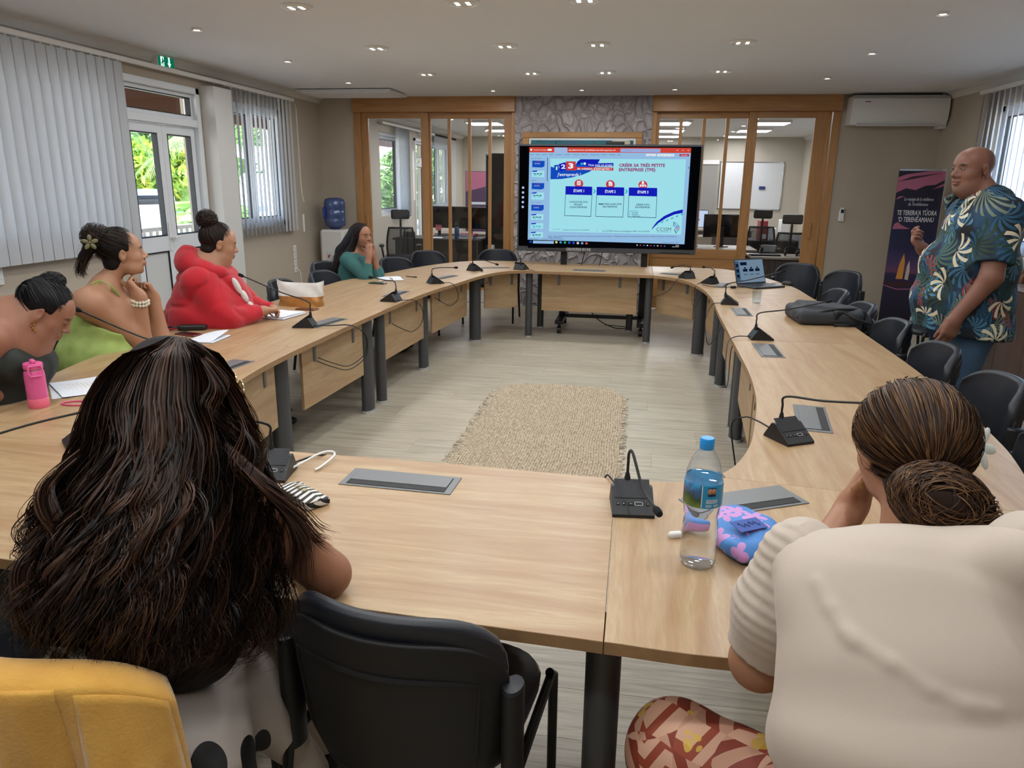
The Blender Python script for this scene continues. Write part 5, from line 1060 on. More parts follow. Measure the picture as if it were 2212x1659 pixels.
for k, z in enumerate((.79, .70, .61, .52)):
    o = thing('wall_socket', 'white square socket plate under the palm-side window, %s' % ('topmost of four', 'second of four from the top', 'third of four from the top', 'lowest of four, with a cable plugged in')[k], 'socket', (XL, 9.14, z)); MB().bx(0, .01, -.04, .04, -.04, .04, .003).build('plate', 'plastic_white', o); MB().lathe([(.018, 0), (.018, .003), (.02, .003)], c=(.0095, 0, 0), n=16, R=roty(PI/2)).build('outlet', 'alu_panel', o)
    if k == 3: MB().tube(spl([(.01, 0, 0), (.05, 0, -.01), (.06, .02, -.12), (.03, .06, -.5)]), .004, 6).build('plug_lead', 'plastic_white', o)
p = at_x(2, 590, XL); o = thing('light_switch', 'white switch box low on the left wall behind the writing woman', 'switch', (XL, p[1]-.05, p[2])); MB().bx(0, .02, -.05, .05, -.08, .08, .004).build('box', 'plastic_white', o); MB().bx(.02, .024, -.03, .03, -.04, .04, .002).build('rocker', 'alu_white', o)
# water cooler
o = thing('water_cooler', 'white water cooler with a blue refill bottle in the back corner', 'water cooler', (-4.05, 9.83, 0)); mat('cooler_white', '#d9d7d2', .4)
MB().box((0, 0, .5), (.34, .32, 1.0), None, .03).build('cabinet', 'cooler_white', o); mb = MB(); [mb.bx(-.13+k*.021, -.125+k*.021, -.163, -.159, .72, .95) for k in range(13)]; mb.build('ribs', 'cooler_white', o); MB().bx(-.08, .1, -.164, -.15, .55, .72, .004).build('tap_recess', 'alu_panel', o)
mat('tap_red', '#8a2030', .4); MB().tube([(-.03, -.17, .66), (-.03, -.21, .66), (-.03, -.21, .63)], .011, 8).build('tap', 'tap_red', o); MB().tube([(.05, -.17, .66), (.05, -.21, .66), (.05, -.21, .63)], .011, 8).build('tap', 'cover_black', o)
t = newmat('blue_polycarbonate'); t.n.remove(t.bsdf); tr = t.node('BsdfTransparent', i_Color=lin('#8296c4')); gl = t.node('BsdfGlossy', i_Roughness=.1, i_Color=lin('#c8d4f0')); df = t.node('BsdfDiffuse', i_Color=lin('#5d74a8')); m1 = t.node('MixShader', i_0=.45); t.l.new(tr.outputs[0], m1.inputs[1]); t.l.new(df.outputs[0], m1.inputs[2]); m2 = t.node('MixShader', i_0=.12); t.l.new(m1.outputs[0], m2.inputs[1]); t.l.new(gl.outputs[0], m2.inputs[2]); t.l.new(m2.outputs[0], t.out.inputs[0])
MB().lathe([(.05, 1.0), (.09, 1.03), (.135, 1.05), (.138, 1.13), (.13, 1.145), (.138, 1.16), (.138, 1.24), (.13, 1.255), (.138, 1.27), (.138, 1.36), (.12, 1.40), (.06, 1.415), (0, 1.415)], n=32).build('refill_bottle', 'blue_polycarbonate', o, smooth=70); mat('deep_blue', '#1c3f96', .4); MB().tube([(-.1, -.1, 1.15), (-.1, -.13, 1.17), (-.1, -.13, 1.27), (-.1, -.1, 1.29)], .018, 8).build('grip', 'deep_blue', o)
# air conditioner
o = thing('air_conditioner', 'white wall-mounted air conditioner above the remote control', 'air conditioner', (3.0, YB, 2.52)); A = [(-.0, -.16), (-.20, -.16), (-.235, -.10), (-.25, .02), (-.235, .13), (-.2, .16), (0, .16)]
mb = MB(); n = len(A); v = [(s_*.54, y, z) for s_ in (-1, 1) for y, z in A]; mb.add(v, [(i, i+n, (i+1) % n+n, (i+1) % n) for i in range(n)]+[tuple(range(n)), tuple(range(n, 2*n))[::-1]]); mb.build('casing', 'plastic_white', o, smooth=25)
MB().box((-.0, -.205, -.152), (.92, .08, .012), rotx(-.5), .003).build('louvre', 'alu_white', o); MB().bx(-.52, .52, -.24, -.05, .161, .166).build('intake_grille', 'alu_panel', o); MB().bx(-.4, -.34, -.2515, -.25, .09, .10).build('maker_mark', 'tap_red', o)
MB().bx(.48, .57, -.14, 0, -.2, .2, .004).build('pipe_cover', 'plastic_white', o)
o = thing('remote_control', 'small white remote control in a wall holder under the air conditioner', 'remote', (2.55, YB, 1.30)); MB().bx(-.032, .032, -.025, 0, -.085, .05, .006).build('holder', 'plastic_white', o); MB().bx(-.025, .025, -.03, -.008, -.06, .085, .005).build('body', 'plastic_white', o); MB().bx(-.018, .018, -.0315, -.03, .02, .065).build('display', 'label_dark', o)
# painting behind the screen
o = thing('framed_painting', 'wood-framed seascape painting hanging behind the screen', 'painting', (-.75, YB-.04, 1.75)); 
for q in ((-.77, .77, .46, .53), (-.77, .77, -.53, -.46), (-.77, -.69, -.46, .46), (.69, .77, -.46, .46)): MB().bx(q[0], q[1], -.05, 0, q[2], q[3], .006).build('frame_rail', 'frame_wood_h', o)
MB().bx(-.69, .69, -.03, 0, -.46, .46).build('mount', 'plastic_white', o); t = newmat('sea_painting'); tc = t.node('TexCoord'); n1 = t.node('TexNoise', i_Vector=tc.outputs['Object'], i_Scale=5.0, i_Detail=5.0, i_Distortion=1.5); t.l.new(t.ramp(n1.outputs[0], [(.3, lin('#123a5c')), (.48, lin('#1d6a70')), (.6, lin('#3d5a7c')), (.72, lin('#7a7f8a'))]), t.bsdf.inputs['Base Color']); MB().bx(-.66, .66, -.034, -.03, -.43, .43).build('canvas', 'sea_painting', o); mat('shell_cream', '#c8bda4', .6); V, F = SDF().ell((.5, -.036, .40), (.13, .006, .06)).half((0, -.036, .43), (0, 0, 1)).mesh(.004); npmesh('painted_shell', V, F, 'shell_cream', o)
# roll-up banner
BN = at_y(1976, 365, 9.35); tl, trr, bl = at_y(1943, 367, 9.4), at_y(2047, 363, 9.4), at_y(1907, 695, 9.4); BW = trr[0]-tl[0]
o = thing('roll_up_banner', 'dark purple roll-up banner with a sunset and sailing canoe', 'banner', ((tl[0]+trr[0])/2, 9.4, 0)); hw = BW/2; HT = tl[2]
t = newmat('banner_print'); tc = t.node('TexCoord'); sp = t.node('SeparateXYZ', i_0=tc.outputs['Object']); n1 = t.node('TexNoise', i_Vector=tc.outputs['Object'], i_Scale=4.0, i_Detail=4.0); zz = t.math('ADD', sp.outputs[2], t.math('MULTIPLY', t.math('SUBTRACT', n1.outputs[0], .5), .10))
t.l.new(t.ramp(t.math('DIVIDE', zz, HT), [(0, lin('#0d0c14')), (.18, lin('#1a1730')), (.355, lin('#2b2247')), (.37, lin('#6d3f5c')), (.42, lin('#4d3a63')), (.52, lin('#22244a')), (.82, lin('#17162c')), (.88, lin('#1a1528'))]), t.bsdf.inputs['Base Color']); t.bsdf.inputs['Roughness'].default_value = .5
MB().bx(-hw, hw, -.002, .002, .06, HT).build('sheet', 'banner_print', o); MB().bx(-hw-.01, hw+.01, -.05, .05, 0, .06, .008).build('base', 'black_metal', o); MB().bx(-hw, hw, -.006, .006, HT-.01, HT+.012, .003).build('top_rail', 'chrome', o); MB().tube([(0, .03, .05), (0, .03, HT)], .01, 8).build('pole', 'chrome', o); MB().bx(hw-.008, hw+.004, -.004, .004, .06, HT).build('edge', 'chrome', o)
mat('dusk_pink', '#a8607a', .5); mat('dusk_dark', '#3b2338', .5); mat('sail_orange', '#d09040', .5); mat('sail_white', '#c8b8b0', .5); mat('banner_text', '#d8d4d8', .5); mat('hull_brown', '#3d1f2a', .5)
def bpoly(name, pts, m, l=1): mb = MB(); mb.add([(x*hw, -.0024-.0006*l, z) for x, z in pts], [tuple(range(len(pts)))]); return mb.build(name, m, o, recalc=False)
bpoly('sunset_cloud', [(-1, HT-.25), (-.6, HT-.20), (-.2, HT-.22), (.2, HT-.17), (.6, HT-.16), (1, HT-.10), (1, HT-.01), (.3, HT-.01), (-.2, HT-.03), (-.7, HT-.05), (-1, HT-.08)], 'dusk_pink'); bpoly('cloud_streak', [(-1, HT-.13), (-.4, HT-.10), (.3, HT-.06), (.9, HT-.03), (.4, HT-.045), (-.4, HT-.07)], 'dusk_dark', 2); bpoly('cloud_streak', [(.5, HT-.21), (1, HT-.17), (1, HT-.14), (.7, HT-.18)], 'dusk_pink'); bpoly('cloud_streak', [(-1, HT-.33), (-.85, HT-.29), (-.6, HT-.29), (-.8, HT-.31)], 'dusk_pink')
bpoly('small_cloud', [(-.95, HT-.66), (-.9, HT-.60), (-.75, HT-.58), (-.6, HT-.61), (-.45, HT-.63), (-.2, HT-.655)], 'dusk_pink')
bpoly('sail', [(-.5, .60), (-.42, .78), (-.28, .90), (-.2, .80), (-.2, .60)], 'sail_orange', 2); bpoly('sail', [(-.12, .60), (-.08, .76), (.0, .82), (.06, .7), (.04, .59)], 'sail_white', 2); bpoly('hull', [(-.95, .60), (-.8, .56), (-.3, .57), (.3, .56), (.5, .62), (.35, .54), (-.4, .50), (-.9, .53)], 'hull_brown', 3); bpoly('wave_line', [(-1, .52), (-.4, .475), (.2, .48), (1, .56), (1, .57), (.2, .49), (-.4, .485), (-1, .53)], 'dusk_pink', 2)
RT = [[1, 0, 0], [0, 0, -1], [0, 1, 0]]
def btext(w, z, width, size, sh=.2, bold=0): 
    q = text('banner_text', w, size, 'banner_text', o, (0, 0, 0), bold=bold, shear=sh); n = len(q.data.vertices); V = np.zeros(n*3); q.data.vertices.foreach_get('co', V); V = V.reshape(-1, 3); lo, hi = V.min(0), V.max(0); X = ((V[:, 0]-lo[0])/(hi[0]-lo[0])-.5)*width*2*hw; W = np.stack([X, np.full(n, -.0042), z+V[:, 1]-(lo[1]+hi[1])/2], 1); q.data.vertices.foreach_set('co', W.ravel()); q.data.update()
btext('Le voyage de la résilience', HT-.325, .62, .052); btext('de Terehēamanu', HT-.375, .42, .05); btext("TE TERERA'A TŪORA", HT-.465, .84, .075, .1, .02); btext("'O TEREHĒAMANU", HT-.54, .76, .075, .1, .02)
MB().bx(.1, .45, -.0035, -.003, .1, .16).build('sponsor_logo', 'banner_text', o)
# cabinet along the right wall with carvings
wood('dark_walnut', '#5a453c', '#4a372f', '#33251f', 'Z', 1.2, .4, .3); mat('cab_top', '#8a8580', .25)
o = thing('low_cabinet', 'dark wood storage cabinet with a grey top along the wall under the blind', 'cabinet', (3.1, 5.0, 0)); CY0, CY1 = 3.6, 7.3
MB().bx(.02, .45, CY0-5, CY1-5, .04, .84).build('carcass', 'dark_walnut', o); MB().bx(-.01, .46, CY0-5-.01, CY1-5+.01, .84, .87, .003).build('top', 'cab_top', o); MB().bx(.05, .45, CY0-5, CY1-5, 0, .04).build('plinth', 'cover_black', o)
nd = 8
for k in range(nd):
    y0, y1 = CY0-5+k*(CY1-CY0)/nd, CY0-5+(k+1)*(CY1-CY0)/nd; dr = MB().bx(0, .02, y0+.002, y1-.002, .045, .835, .002).build('door', 'dark_walnut', o); yy = y1-.12 if k % 2 == 0 else y0+.12; MB().tube([(0, yy-.04, .78), (-.022, yy-.04, .78), (-.022, yy+.04, .78), (0, yy+.04, .78)], .005, 8).build('handle', 'chrome', dr)
wood('carved_wood', '#7a5334', '#5f3d25', '#3c2416', 'Z', 2, .35, .3)
def carving(label, x, y_, s): 
    q = thing('wood_carving', label, 'carving', (x, y_, .87)); V, F = SDF().box((0, 0, .03*s), (.07*s, .06*s, .03*s), .01).box((0, 0, .14*s), (.055*s, .05*s, .09*s), .015, k=.015).ell((0, 0, .28*s), (.05*s, .05*s, .07*s), k=.02).ell((-.05*s, 0, .27*s), (.02*s, .025*s, .02*s), mode=1, k=.01).mesh(.006); npmesh('figure', V, F, 'carved_wood', q); V, F = SDF().ell((-.055*s, 0, .13*s), (.02*s, .03*s, .05*s)).ell((-.05*s, 0, .2*s), .02*s).mesh(.005); npmesh('relief', V, F, 'shell_cream', q)
carving('carved wooden figure on the grey cabinet top, beside the blind', 3.3, 6.95, 1.0); carving('taller carved wooden figure on the grey cabinet top', 3.32, 6.6, 1.25)
# ================================================================ the office behind the glass
OY0, OY1, OXR = YB+.1, 18.8, 3.75
mat('office_wall', '#b9b2a4', .85); mat('office_ceiling', '#d2d2d0', .9); mat('office_floor', '#8d8578', .45); mat('desk_dark', '#3a3330', .4); mat('desk_light', '#8d8376', .4)
struct(MB().bx(XL-.2, OXR+.2, OY0, OY1+.2, -.12, 0).build('floor_office', 'office_floor')); struct(MB().bx(XL-.2, OXR+.2, YB, OY1+.2, ZC, ZC+.25).build('ceiling_office', 'office_ceiling'))
OW = (12.6, 13.9, 1.05, 2.45); OD = (14.6, 15.5, 0, 2.45); OW2 = (15.9, 17.6, 1.05, 2.45)
wall_with_holes('wall_office_left', 'X', XL, -.2, YB+.12, OY1, [OW, OD, OW2], m='office_wall'); ORW = (13.6, 16.2, 1.0, 2.4); wall_with_holes('wall_office_right', 'X', OXR, .2, YB+.12, OY1, [ORW], m='office_wall'); struct(MB().bx(XL-.2, OXR+.2, OY1, OY1+.2, 0, ZC).build('wall_office_far', 'office_wall')); struct(MB().bx(XR, OXR+.2, YB+.1, YB+.2, 0, ZC).build('wall_office_return', 'office_wall'))
cornice('trim_4', (XL, YB+.12, 0), (XL, OY1, 0), (1, 0, 0)); cornice('trim_5', (OXR, YB+.12, 0), (OXR, OY1, 0), (-1, 0, 0))
window('window_6', XL-.12, *OW, 1); window('window_7', XL-.12, *OW2, 2); window('window_8', OXR+.12, *ORW, 2)
d2 = bpy.data.objects.new('door_2', None); COL.objects.link(d2); struct(d2); sash(d2, XL-.06, OD[0]+.05, OD[1]-.05, .05, 2.0, .08); sash(d2, XL-.06, OD[0]+.05, OD[1]-.05, 2.05, 2.4, .05); MB().bx(XL-.12, XL+.03, OD[0], OD[0]+.05, 0, 2.45).bx(XL-.12, XL+.03, OD[1]-.05, OD[1], 0, 2.45).bx(XL-.12, XL+.03, OD[0], OD[1], 2.4, 2.45).build('door_frame', 'alu_white', d2)
blind('vertical_blind', 'white vertical blind seen through the left glass, drawn to one side of the office window', XL+.09, 13.25, 14.0, 1.0, 2.55, 9, .75, 1, rail=(12.5, 17.7)); blind('vertical_blind', 'closed white vertical blind at the far office window beyond the office door', XL+.09, 15.8, 17.7, 1.0, 2.55, 17, .2, 1); blind('vertical_blind', 'closed white vertical blind behind the mesh office chairs', OXR-.09, 13.4, 16.4, 1.0, 2.48, 26, -.12, -1)
emat('panel_glow', '#f6f8ff', 6.0)
for yy in (12.35, 14.2, 16.1, 18.0):
    for xx in (-2.85, -1.15, .55, 2.2):
        d = thing('ceiling_light_panel', 'square glowing ceiling panel in the office beyond the glass', 'ceiling light', (xx, yy, ZC), 0, 'office ceiling panels'); MB().bx(-.32, .32, -.32, .32, -.045, 0, .004).build('frame', 'plastic_white', d); MB().bx(-.29, .29, -.29, .29, -.05, -.044).build('diffuser', 'panel_glow', d)
        add_area(d, .58, 9.0, (.95, .97, 1), (0, 0, -.06), 'SQUARE')
e_ = thing('exit_sign', 'green emergency exit sign above the office door beyond the glass', 'sign', (XL+.02, 15.0, 2.56)); MB().bx(-.02, .05, -.13, .13, -.055, .075, .006).build('housing', 'plastic_white', e_); MB().bx(.05, .0515, -.12, .12, -.05, .07).build('panel', 'exit_green', e_)
def desk(label, x0, x1, y0, y1, m='desk_dark', z=.74):
    cx, cy = (x0+x1)/2, (y0+y1)/2; o = thing('office_desk', label, 'desk', (cx, cy, 0)); w, d = (x1-x0)/2, (y1-y0)/2; MB().bx(-w, w, -d, d, z-.03, z, .003).build('top', m, o); MB().bx(-w+.05, w-.05, -d+.03, -d+.05, .25, z-.03).build('modesty_panel', 'desk_dark', o)
    for sx_ in (-1, 1):
        for sy_ in (-1, 1): MB().bx(sx_*(w-.06)-.025, sx_*(w-.06)+.025, sy_*(d-.06)-.025, sy_*(d-.06)+.025, 0, z-.03).build('leg', 'desk_dark', o)
    return o
def monitor(label, x, y, z, rz, w=.56, h=.34, on=None):
    o = thing('computer_monitor', label, 'monitor', (x, y, z), rz); MB().lathe([(.11, 0), (.11, .012), (.02, .015)], n=20, sy=.7).build('foot', 'black_plastic', o); MB().bx(-.025, .025, -.0, .03, .0, .3).build('stem', 'black_plastic', o); MB().bx(-w/2, w/2, -.03, 0, .14, .14+h, .006).build('case', 'black_plastic', o); MB().bx(-w/2+.01, w/2-.01, .0, .002, .15, .13+h).bx(-w/2+.01, w/2-.01, -.033, -.030, .155, .13+h).build('display', on or 'phone_glass', o); return o
t = newmat('mesh_fabric'); t.bsdf.inputs['Base Color'].default_value = lin('#1a1b1e'); t.bsdf.inputs['Roughness'].default_value = .7; tr = t.node('BsdfTransparent'); mx = t.node('MixShader', i_0=.28); t.l.new(t.bsdf.outputs[0], mx.inputs[1]); t.l.new(tr.outputs[0], mx.inputs[2]); t.l.new(mx.outputs[0], t.out.inputs[0])
def office_chair(label, x, y, face, h=1.28):
    o = thing('mesh_office_chair', label, 'office chair', (x, y, 0), math.atan2(-face[0], face[1]), 'mesh office chairs')
    P = np.array([[(.23*u*(1-.25*v*v)*(1-.15*(1-v)**2), -.24-.10*v+.06*u*u-.05*math.sin(v*PI), .52+v*(h-.30-.52)) for v in np.linspace(0, 1, 9)] for u in np.linspace(-1, 1, 9)]); mb = MB(); mb.grid(P); mb.build('back_mesh', 'mesh_fabric', o, recalc=False)
    rim = [P[0, j] for j in range(9)]+[P[i, 8] for i in range(1, 9)]+[P[8, j] for j in range(7, -1, -1)]+[P[i, 0] for i in range(7, 0, -1)]+[P[0, 0]]; MB().tube(rim, .016, 8).build('back_frame', 'black_plastic', o)
    V, F = SDF().box((0, -.33, h-.10), (.14, .03, .07), .028).mesh(.008); npmesh('headrest', V, F, 'leatherette', o); MB().tube([(0, -.35, h-.17), (0, -.36, h-.32), (0, -.33, .6)], .016, 8).build('spine', 'black_plastic', o)
    V, F = SDF().box((0, 0, .48), (.24, .24, .045), .04).mesh(.01); npmesh('seat', V, F, 'leatherette', o)
    for s_ in (-1, 1): MB().tube([(s_*.26, -.08, .47), (s_*.29, -.08, .66)], .016, 8).bx(s_*.29-.04, s_*.29+.04, -.18, .1, .66, .69, .01).build('armrest', 'black_plastic', o)
    MB().tube([(0, 0, .12), (0, 0, .45)], .025, 10).build('gas_lift', 'chrome', o)
    for k in range(5):
        a = k*2*PI/5; lg = MB().bar((0, 0, .12), (.3*math.cos(a), .3*math.sin(a), .075), .045, .03).build('base_arm', 'black_plastic', o); MB().tube([(.3*math.cos(a)-.02, .3*math.sin(a), .03), (.3*math.cos(a)+.02, .3*math.sin(a), .03)], .03, 12).build('caster', 'black_plastic', lg)
    return o
desk('dark office desk with monitors behind the left glass', -3.95, -2.5, 11.95, 12.75); desk('light office desk farther back behind the left glass', -3.6, -2.3, 13.3, 14.0, 'desk_light')
office_chair('black mesh office chair turned away behind the wide left glass pane', -3.62, 11.35, (-.35, 1), 1.26)
monitor('black monitor on the left office desk, beside the wooden mullion', -3.32, 12.6, .74, .1, .56, .36); monitor('second black monitor on the left office desk, nearest the tall black cabinet', -2.76, 12.55, .74, -.12, .56, .36)
def box_thing(name, label, cat, x, y, z, w, d, h, m, rz=0, extra=None):
    o = thing(name, label, cat, (x, y, z), rz); MB().box((0, 0, h/2), (w, d, h), None, min(.004, h*.2)).build('body', m, o)
    if extra: extra(o)
    return o
mat('binder_blue', '#1f3a78', .4); mat('folder_red', '#8c2a34', .5); mat('note_pink', '#e07a8c', .6)
box_thing('ring_binder', 'blue ring binder lying on the left office desk', 'binder', -2.75, 12.12, .74, .3, .26, .05, 'binder_blue', .1, lambda o: MB().bx(-.14, .14, -.1305, -.13, .01, .04).build('spine_label', 'paper', o)); box_thing('folder', 'dark red folder on the blue binder', 'folder', -2.72, 12.15, .79, .28, .22, .03, 'folder_red', -.1, lambda o: MB().bx(-.13, .13, -.112, -.109, .004, .026).build('pages', 'paper', o)); box_thing('paper_stack', 'white papers on the left office desk', 'paper', -3.3, 12.1, .74, .3, .21, .015, 'paper', .1, lambda o: MB().bx(-.12, .12, -.09, .09, .0152, .0165).build('top_sheet', 'squared_paper', o)); box_thing('sticky_note', 'pink note stuck below the monitor on the left office desk', 'note', -3.32, 12.55, .84, .1, .004, .09, 'note_pink', 0, lambda o: MB().bx(-.04, .04, -.0035, -.002, .07, .085).build('glue_edge', 'folder_red', o))
o = thing('desk_telephone', 'black desk telephone on the left office desk', 'telephone', (-3.72, 12.15, .74), .3); V, F = SDF().box((0, 0, .04), (.1, .09, .025), .015, R=rotx(-.5)).mesh(.006); npmesh('base', V, F, 'black_plastic', o); MB().tube(spl([(-.07, -.08, .07), (-.07, 0, .1), (-.07, .09, .12)]), [.018]*8+[.014]*8+[.02], 8).build('handset', 'black_plastic', o)
mat('bottle_blue', '#3d5f86', .3, .4); o = thing('drink_bottle', 'slate blue drink bottle with a loop cap on the left office desk', 'bottle', (-2.87, 12.0, .74)); MB().lathe([(.036, 0), (.038, .01), (.038, .16), (.03, .19), (.024, .2)], n=20).build('body', 'bottle_blue', o); MB().lathe([(.025, .2), (.025, .225), (0, .226)], n=16).build('cap', 'cover_black', o); MB().tube([(-.02, 0, .225), (-.022, 0, .26), (0, 0, .275), (.022, 0, .26), (.02, 0, .225)], .004, 6).build('loop', 'chrome', o)
mat('cabinet_black', '#101114', .15, coat=.3); o = thing('tall_cabinet', 'tall glossy black cabinet behind the left glass', 'cabinet', (-2.24, 12.75, 0)); MB().bx(-.26, .26, -.22, .22, .62, 2.1, .004).build('body', 'cabinet_black', o); MB().bx(-.25, .25, -.226, -.22, .64, 2.08, .002).build('door', 'cabinet_black', o); MB().bx(-.2, -.18, -.24, -.226, 1.2, 1.24).build('lock', 'chrome', o); MB().bx(.08, .2, -.228, -.226, 1.35, 1.45).build('notice', 'paper', o)
for s_ in (-1, 1): MB().bx(s_*.2-.02, s_*.2+.02, -.2, .2, 0, .62).build('leg', 'chrome', o)
mat('banner_pale', '#c9ccd4', .5); mat('banner_dusk', '#4a3550', .5)
def small_banner(label, x, y, top, m1, m2):
    o = thing('roll_up_banner', label, 'banner', (x, y, 0)); MB().bx(-.3, .3, -.002, .002, .05, 1.85).build('sheet', m1, o); MB().bx(-.31, .31, -.04, .04, 0, .05).build('base', 'black_metal', o); mb = MB(); mb.add([(-.29, -.004, 1.45), (.29, -.004, 1.6), (.29, -.004, 1.84), (-.29, -.004, 1.84)], [(0, 1, 2, 3)]); mb.build('print', m2, o, recalc=False); 
    for k in range(3): MB().bx(-.2, .2, -.006, -.003, 1.2-k*.1, 1.25-k*.1).build('print_line', 'cover_black' if m1 == 'banner_pale' else 'banner_pale', o)
small_banner('dusk-coloured banner standing far back in the office', -3.15, 15.2, 1.85, 'banner_dusk', 'dusk_pink'); small_banner('pale banner with dark marks standing far back in the office', -2.62, 15.3, 1.85, 'banner_pale', 'cabinet_black')
o = box_thing('electrical_box', 'white electrical box on a stand beside the tall black cabinet', 'box', -2.5, 13.2, 1.35, .2, .12, .3, 'plastic_white'); MB().bx(-.02, .02, -.0, .04, -1.35, 0).build('stand', 'chrome', o); MB().bx(-.09, .09, -.064, -.06, .02, .28).build('cover', 'alu_white', o)
o = thing('waste_basket', 'white basket with a liner on the left office floor', 'basket', (-2.55, 13.5, .6)); MB().lathe([(.1, 0), (.14, .3), (.13, .3), (.09, .01)], n=20).build('basket', 'plastic_white', o); MB().lathe([(.15, .24), (.155, .33), (.1, .35)], n=20).build('liner', 'paper', o)
MB().bx(-.15, .15, -.15, .15, -.6, 0).build('stand', 'desk_light', o)
# right half
desk('grey desk close behind the right glass', 1.55, 2.9, 10.45, 11.05, 'desk_light', .72); desk('light office desk with a monitor behind the right glass', .4, 1.75, 11.3, 12.1, 'desk_light'); desk('far office desk under the whiteboard', .9, 2.4, 16.2, 17.0, 'desk_light'); desk('dark side desk behind the mesh chairs', 1.9, 3.2, 13.3, 14.0, 'desk_dark')
office_chair('black mesh office chair behind the right glass, beside the printer', 2.28, 11.75, (.2, 1), 1.28); office_chair('black mesh office chair behind the right glass, nearer the middle', 1.95, 12.5, (.1, 1), 1.32)
monitor('black monitor seen from the back on the right office desk', 1.28, 11.75, .74, PI+.15, .56, .34); emat('desk_screen', '#b8c8e4', .8); monitor('lit monitor on the far office desk', .98, 13.6, .78, PI, .5, .3, 'desk_screen')
box_thing('pedestal', 'pale pedestal under the lit far monitor', 'cabinet', 1.0, 13.65, 0, .6, .5, .78, 'desk_light', 0, lambda o: MB().bx(-.28, .28, -.255, -.25, .4, .74).build('drawer', 'desk_light', o))
mat('wb', '#d6d8da', .3); o = thing('whiteboard', 'whiteboard with a blue eraser on the far office wall', 'whiteboard', (2.6, OY1, 1.65)); MB().bx(-.7, .7, -.03, 0, -.55, .5, .004).build('board', 'wb', o); MB().bx(.2, .34, -.06, -.03, -.1, -.03, .005).build('eraser', 'binder_blue', o)
for q in ((-.72, .72, .5, .52), (-.72, .72, -.57, -.55), (-.72, -.7, -.57, .52), (.7, .72, -.57, .52)): MB().bx(q[0], q[1], -.035, 0, q[2], q[3]).build('frame_rail', 'chrome', o)
mat('roller_grey', '#8d8a86', .8); o = thing('roller_blind', 'grey roller blind pulled down on the far office wall beside the whiteboard', 'blind', (.9, OY1, 0)); MB().bx(-.95, .95, -.06, 0, 2.1, 2.2, .01).build('cassette', 'plastic_white', o); MB().bx(-.93, .93, -.03, -.028, .9, 2.1).build('fabric', 'roller_grey', o); MB().bx(-.02, .02, -.035, -.03, .9, 2.1).build('guide', 'plastic_white', o)
o = thing('printer', 'black and white printer on a black pedestal beside the right door frame', 'printer', (2.62, 11.55, 0)); MB().bx(-.22, .22, -.22, .22, 0, .72, .01).build('pedestal', 'cover_black', o); MB().bx(-.21, .21, -.21, .21, .72, 1.0, .03).build('case', 'black_plastic', o); MB().bx(-.225, -.2, -.2, .2, .74, .98, .01).bx(-.2, .2, -.225, -.2, .95, 1.0, .01).build('trim', 'plastic_white', o); MB().box((0, .1, 1.1), (.36, .03, .24), rotx(-.4), .01).build('paper_tray', 'black_plastic', o)
wood('pale_frame', '#b88a58', '#a67a4a', '#7c5630', 'Z', 2, .4, .2); o = thing('desk_organiser', 'wooden slatted organiser with bottles on the right office desk', 'organiser', (.72, 11.5, .74)); 
for k in range(4): MB().bx(-.16+k*.1, -.135+k*.1, -.1, .1, 0, .42).build('post', 'pale_frame', o)
for z in (.02, .18, .4): MB().bx(-.17, .19, -.1, .1, z, z+.022).build('shelf', 'pale_frame', o)
for k in range(3): MB().lathe([(.03, .042), (.03, .12), (.015, .15), (.015, .165)], c=(-.09+k*.1, 0, 0), n=12).build('jar', ('binder_blue', 'paper', 'folder_red')[k], o)
o = thing('headset', 'black headset with cables on the grey desk behind the right glass', 'headset', (2.1, 10.7, .72)); MB().tube(spl([(-.07, 0, .02), (-.08, .03, .09), (0, .05, .13), (.08, .03, .09), (.07, 0, .02)]), .008, 8).build('headband', 'black_plastic', o); [MB().sphere((s_*.075, 0, .04), (.02, .035, .04)).build('ear_cup', 'black_plastic', o) for s_ in (-1, 1)]; MB().tube(spl([(.07, 0, .01), (.2, .05, .006), (.1, .12, .006), (.3, .1, .006), (.25, -.1, .006)]), .004, 6).build('cable', 'cable_black', o)
o = thing('desk_telephone', 'black desk telephone on the grey desk behind the right glass', 'telephone', (1.82, 10.85, .72), -.3); V, F = SDF().box((0, 0, .06), (.11, .09, .03), .015, R=rotx(.6)).mesh(.007); npmesh('base', V, F, 'black_plastic', o); MB().tube([(-.08, -.07, .1), (-.08, .08, .04)], .02, 8).build('handset', 'black_plastic', o)
mat('keyb', '#22252a', .5); box_thing('keyboard', 'dark keyboard on the grey desk behind the right glass', 'keyboard', 1.75, 10.65, .72, .4, .14, .02, 'keyb', .1, lambda o: MB().bx(-.19, .19, -.06, .06, .02, .024).build('keys', 'keys', o))
for k, (x, c) in enumerate(((2.15, 'folder_red'), (2.3, 'paper'), (2.5, 'plastic_white'), (2.75, 'paper'))): box_thing('file_box', ('red file box on the dark side desk', 'white paper stack on the dark side desk beside the red box', 'white file box on the dark side desk', 'low paper stack at the end of the dark side desk')[k], 'box', x, 13.6, .74, .13, .3, (.32, .2, .34, .12)[k], c, 0, lambda o: MB().bx(-.05, .05, -.153, -.15, .02, .1).build('label', 'label_white', o))
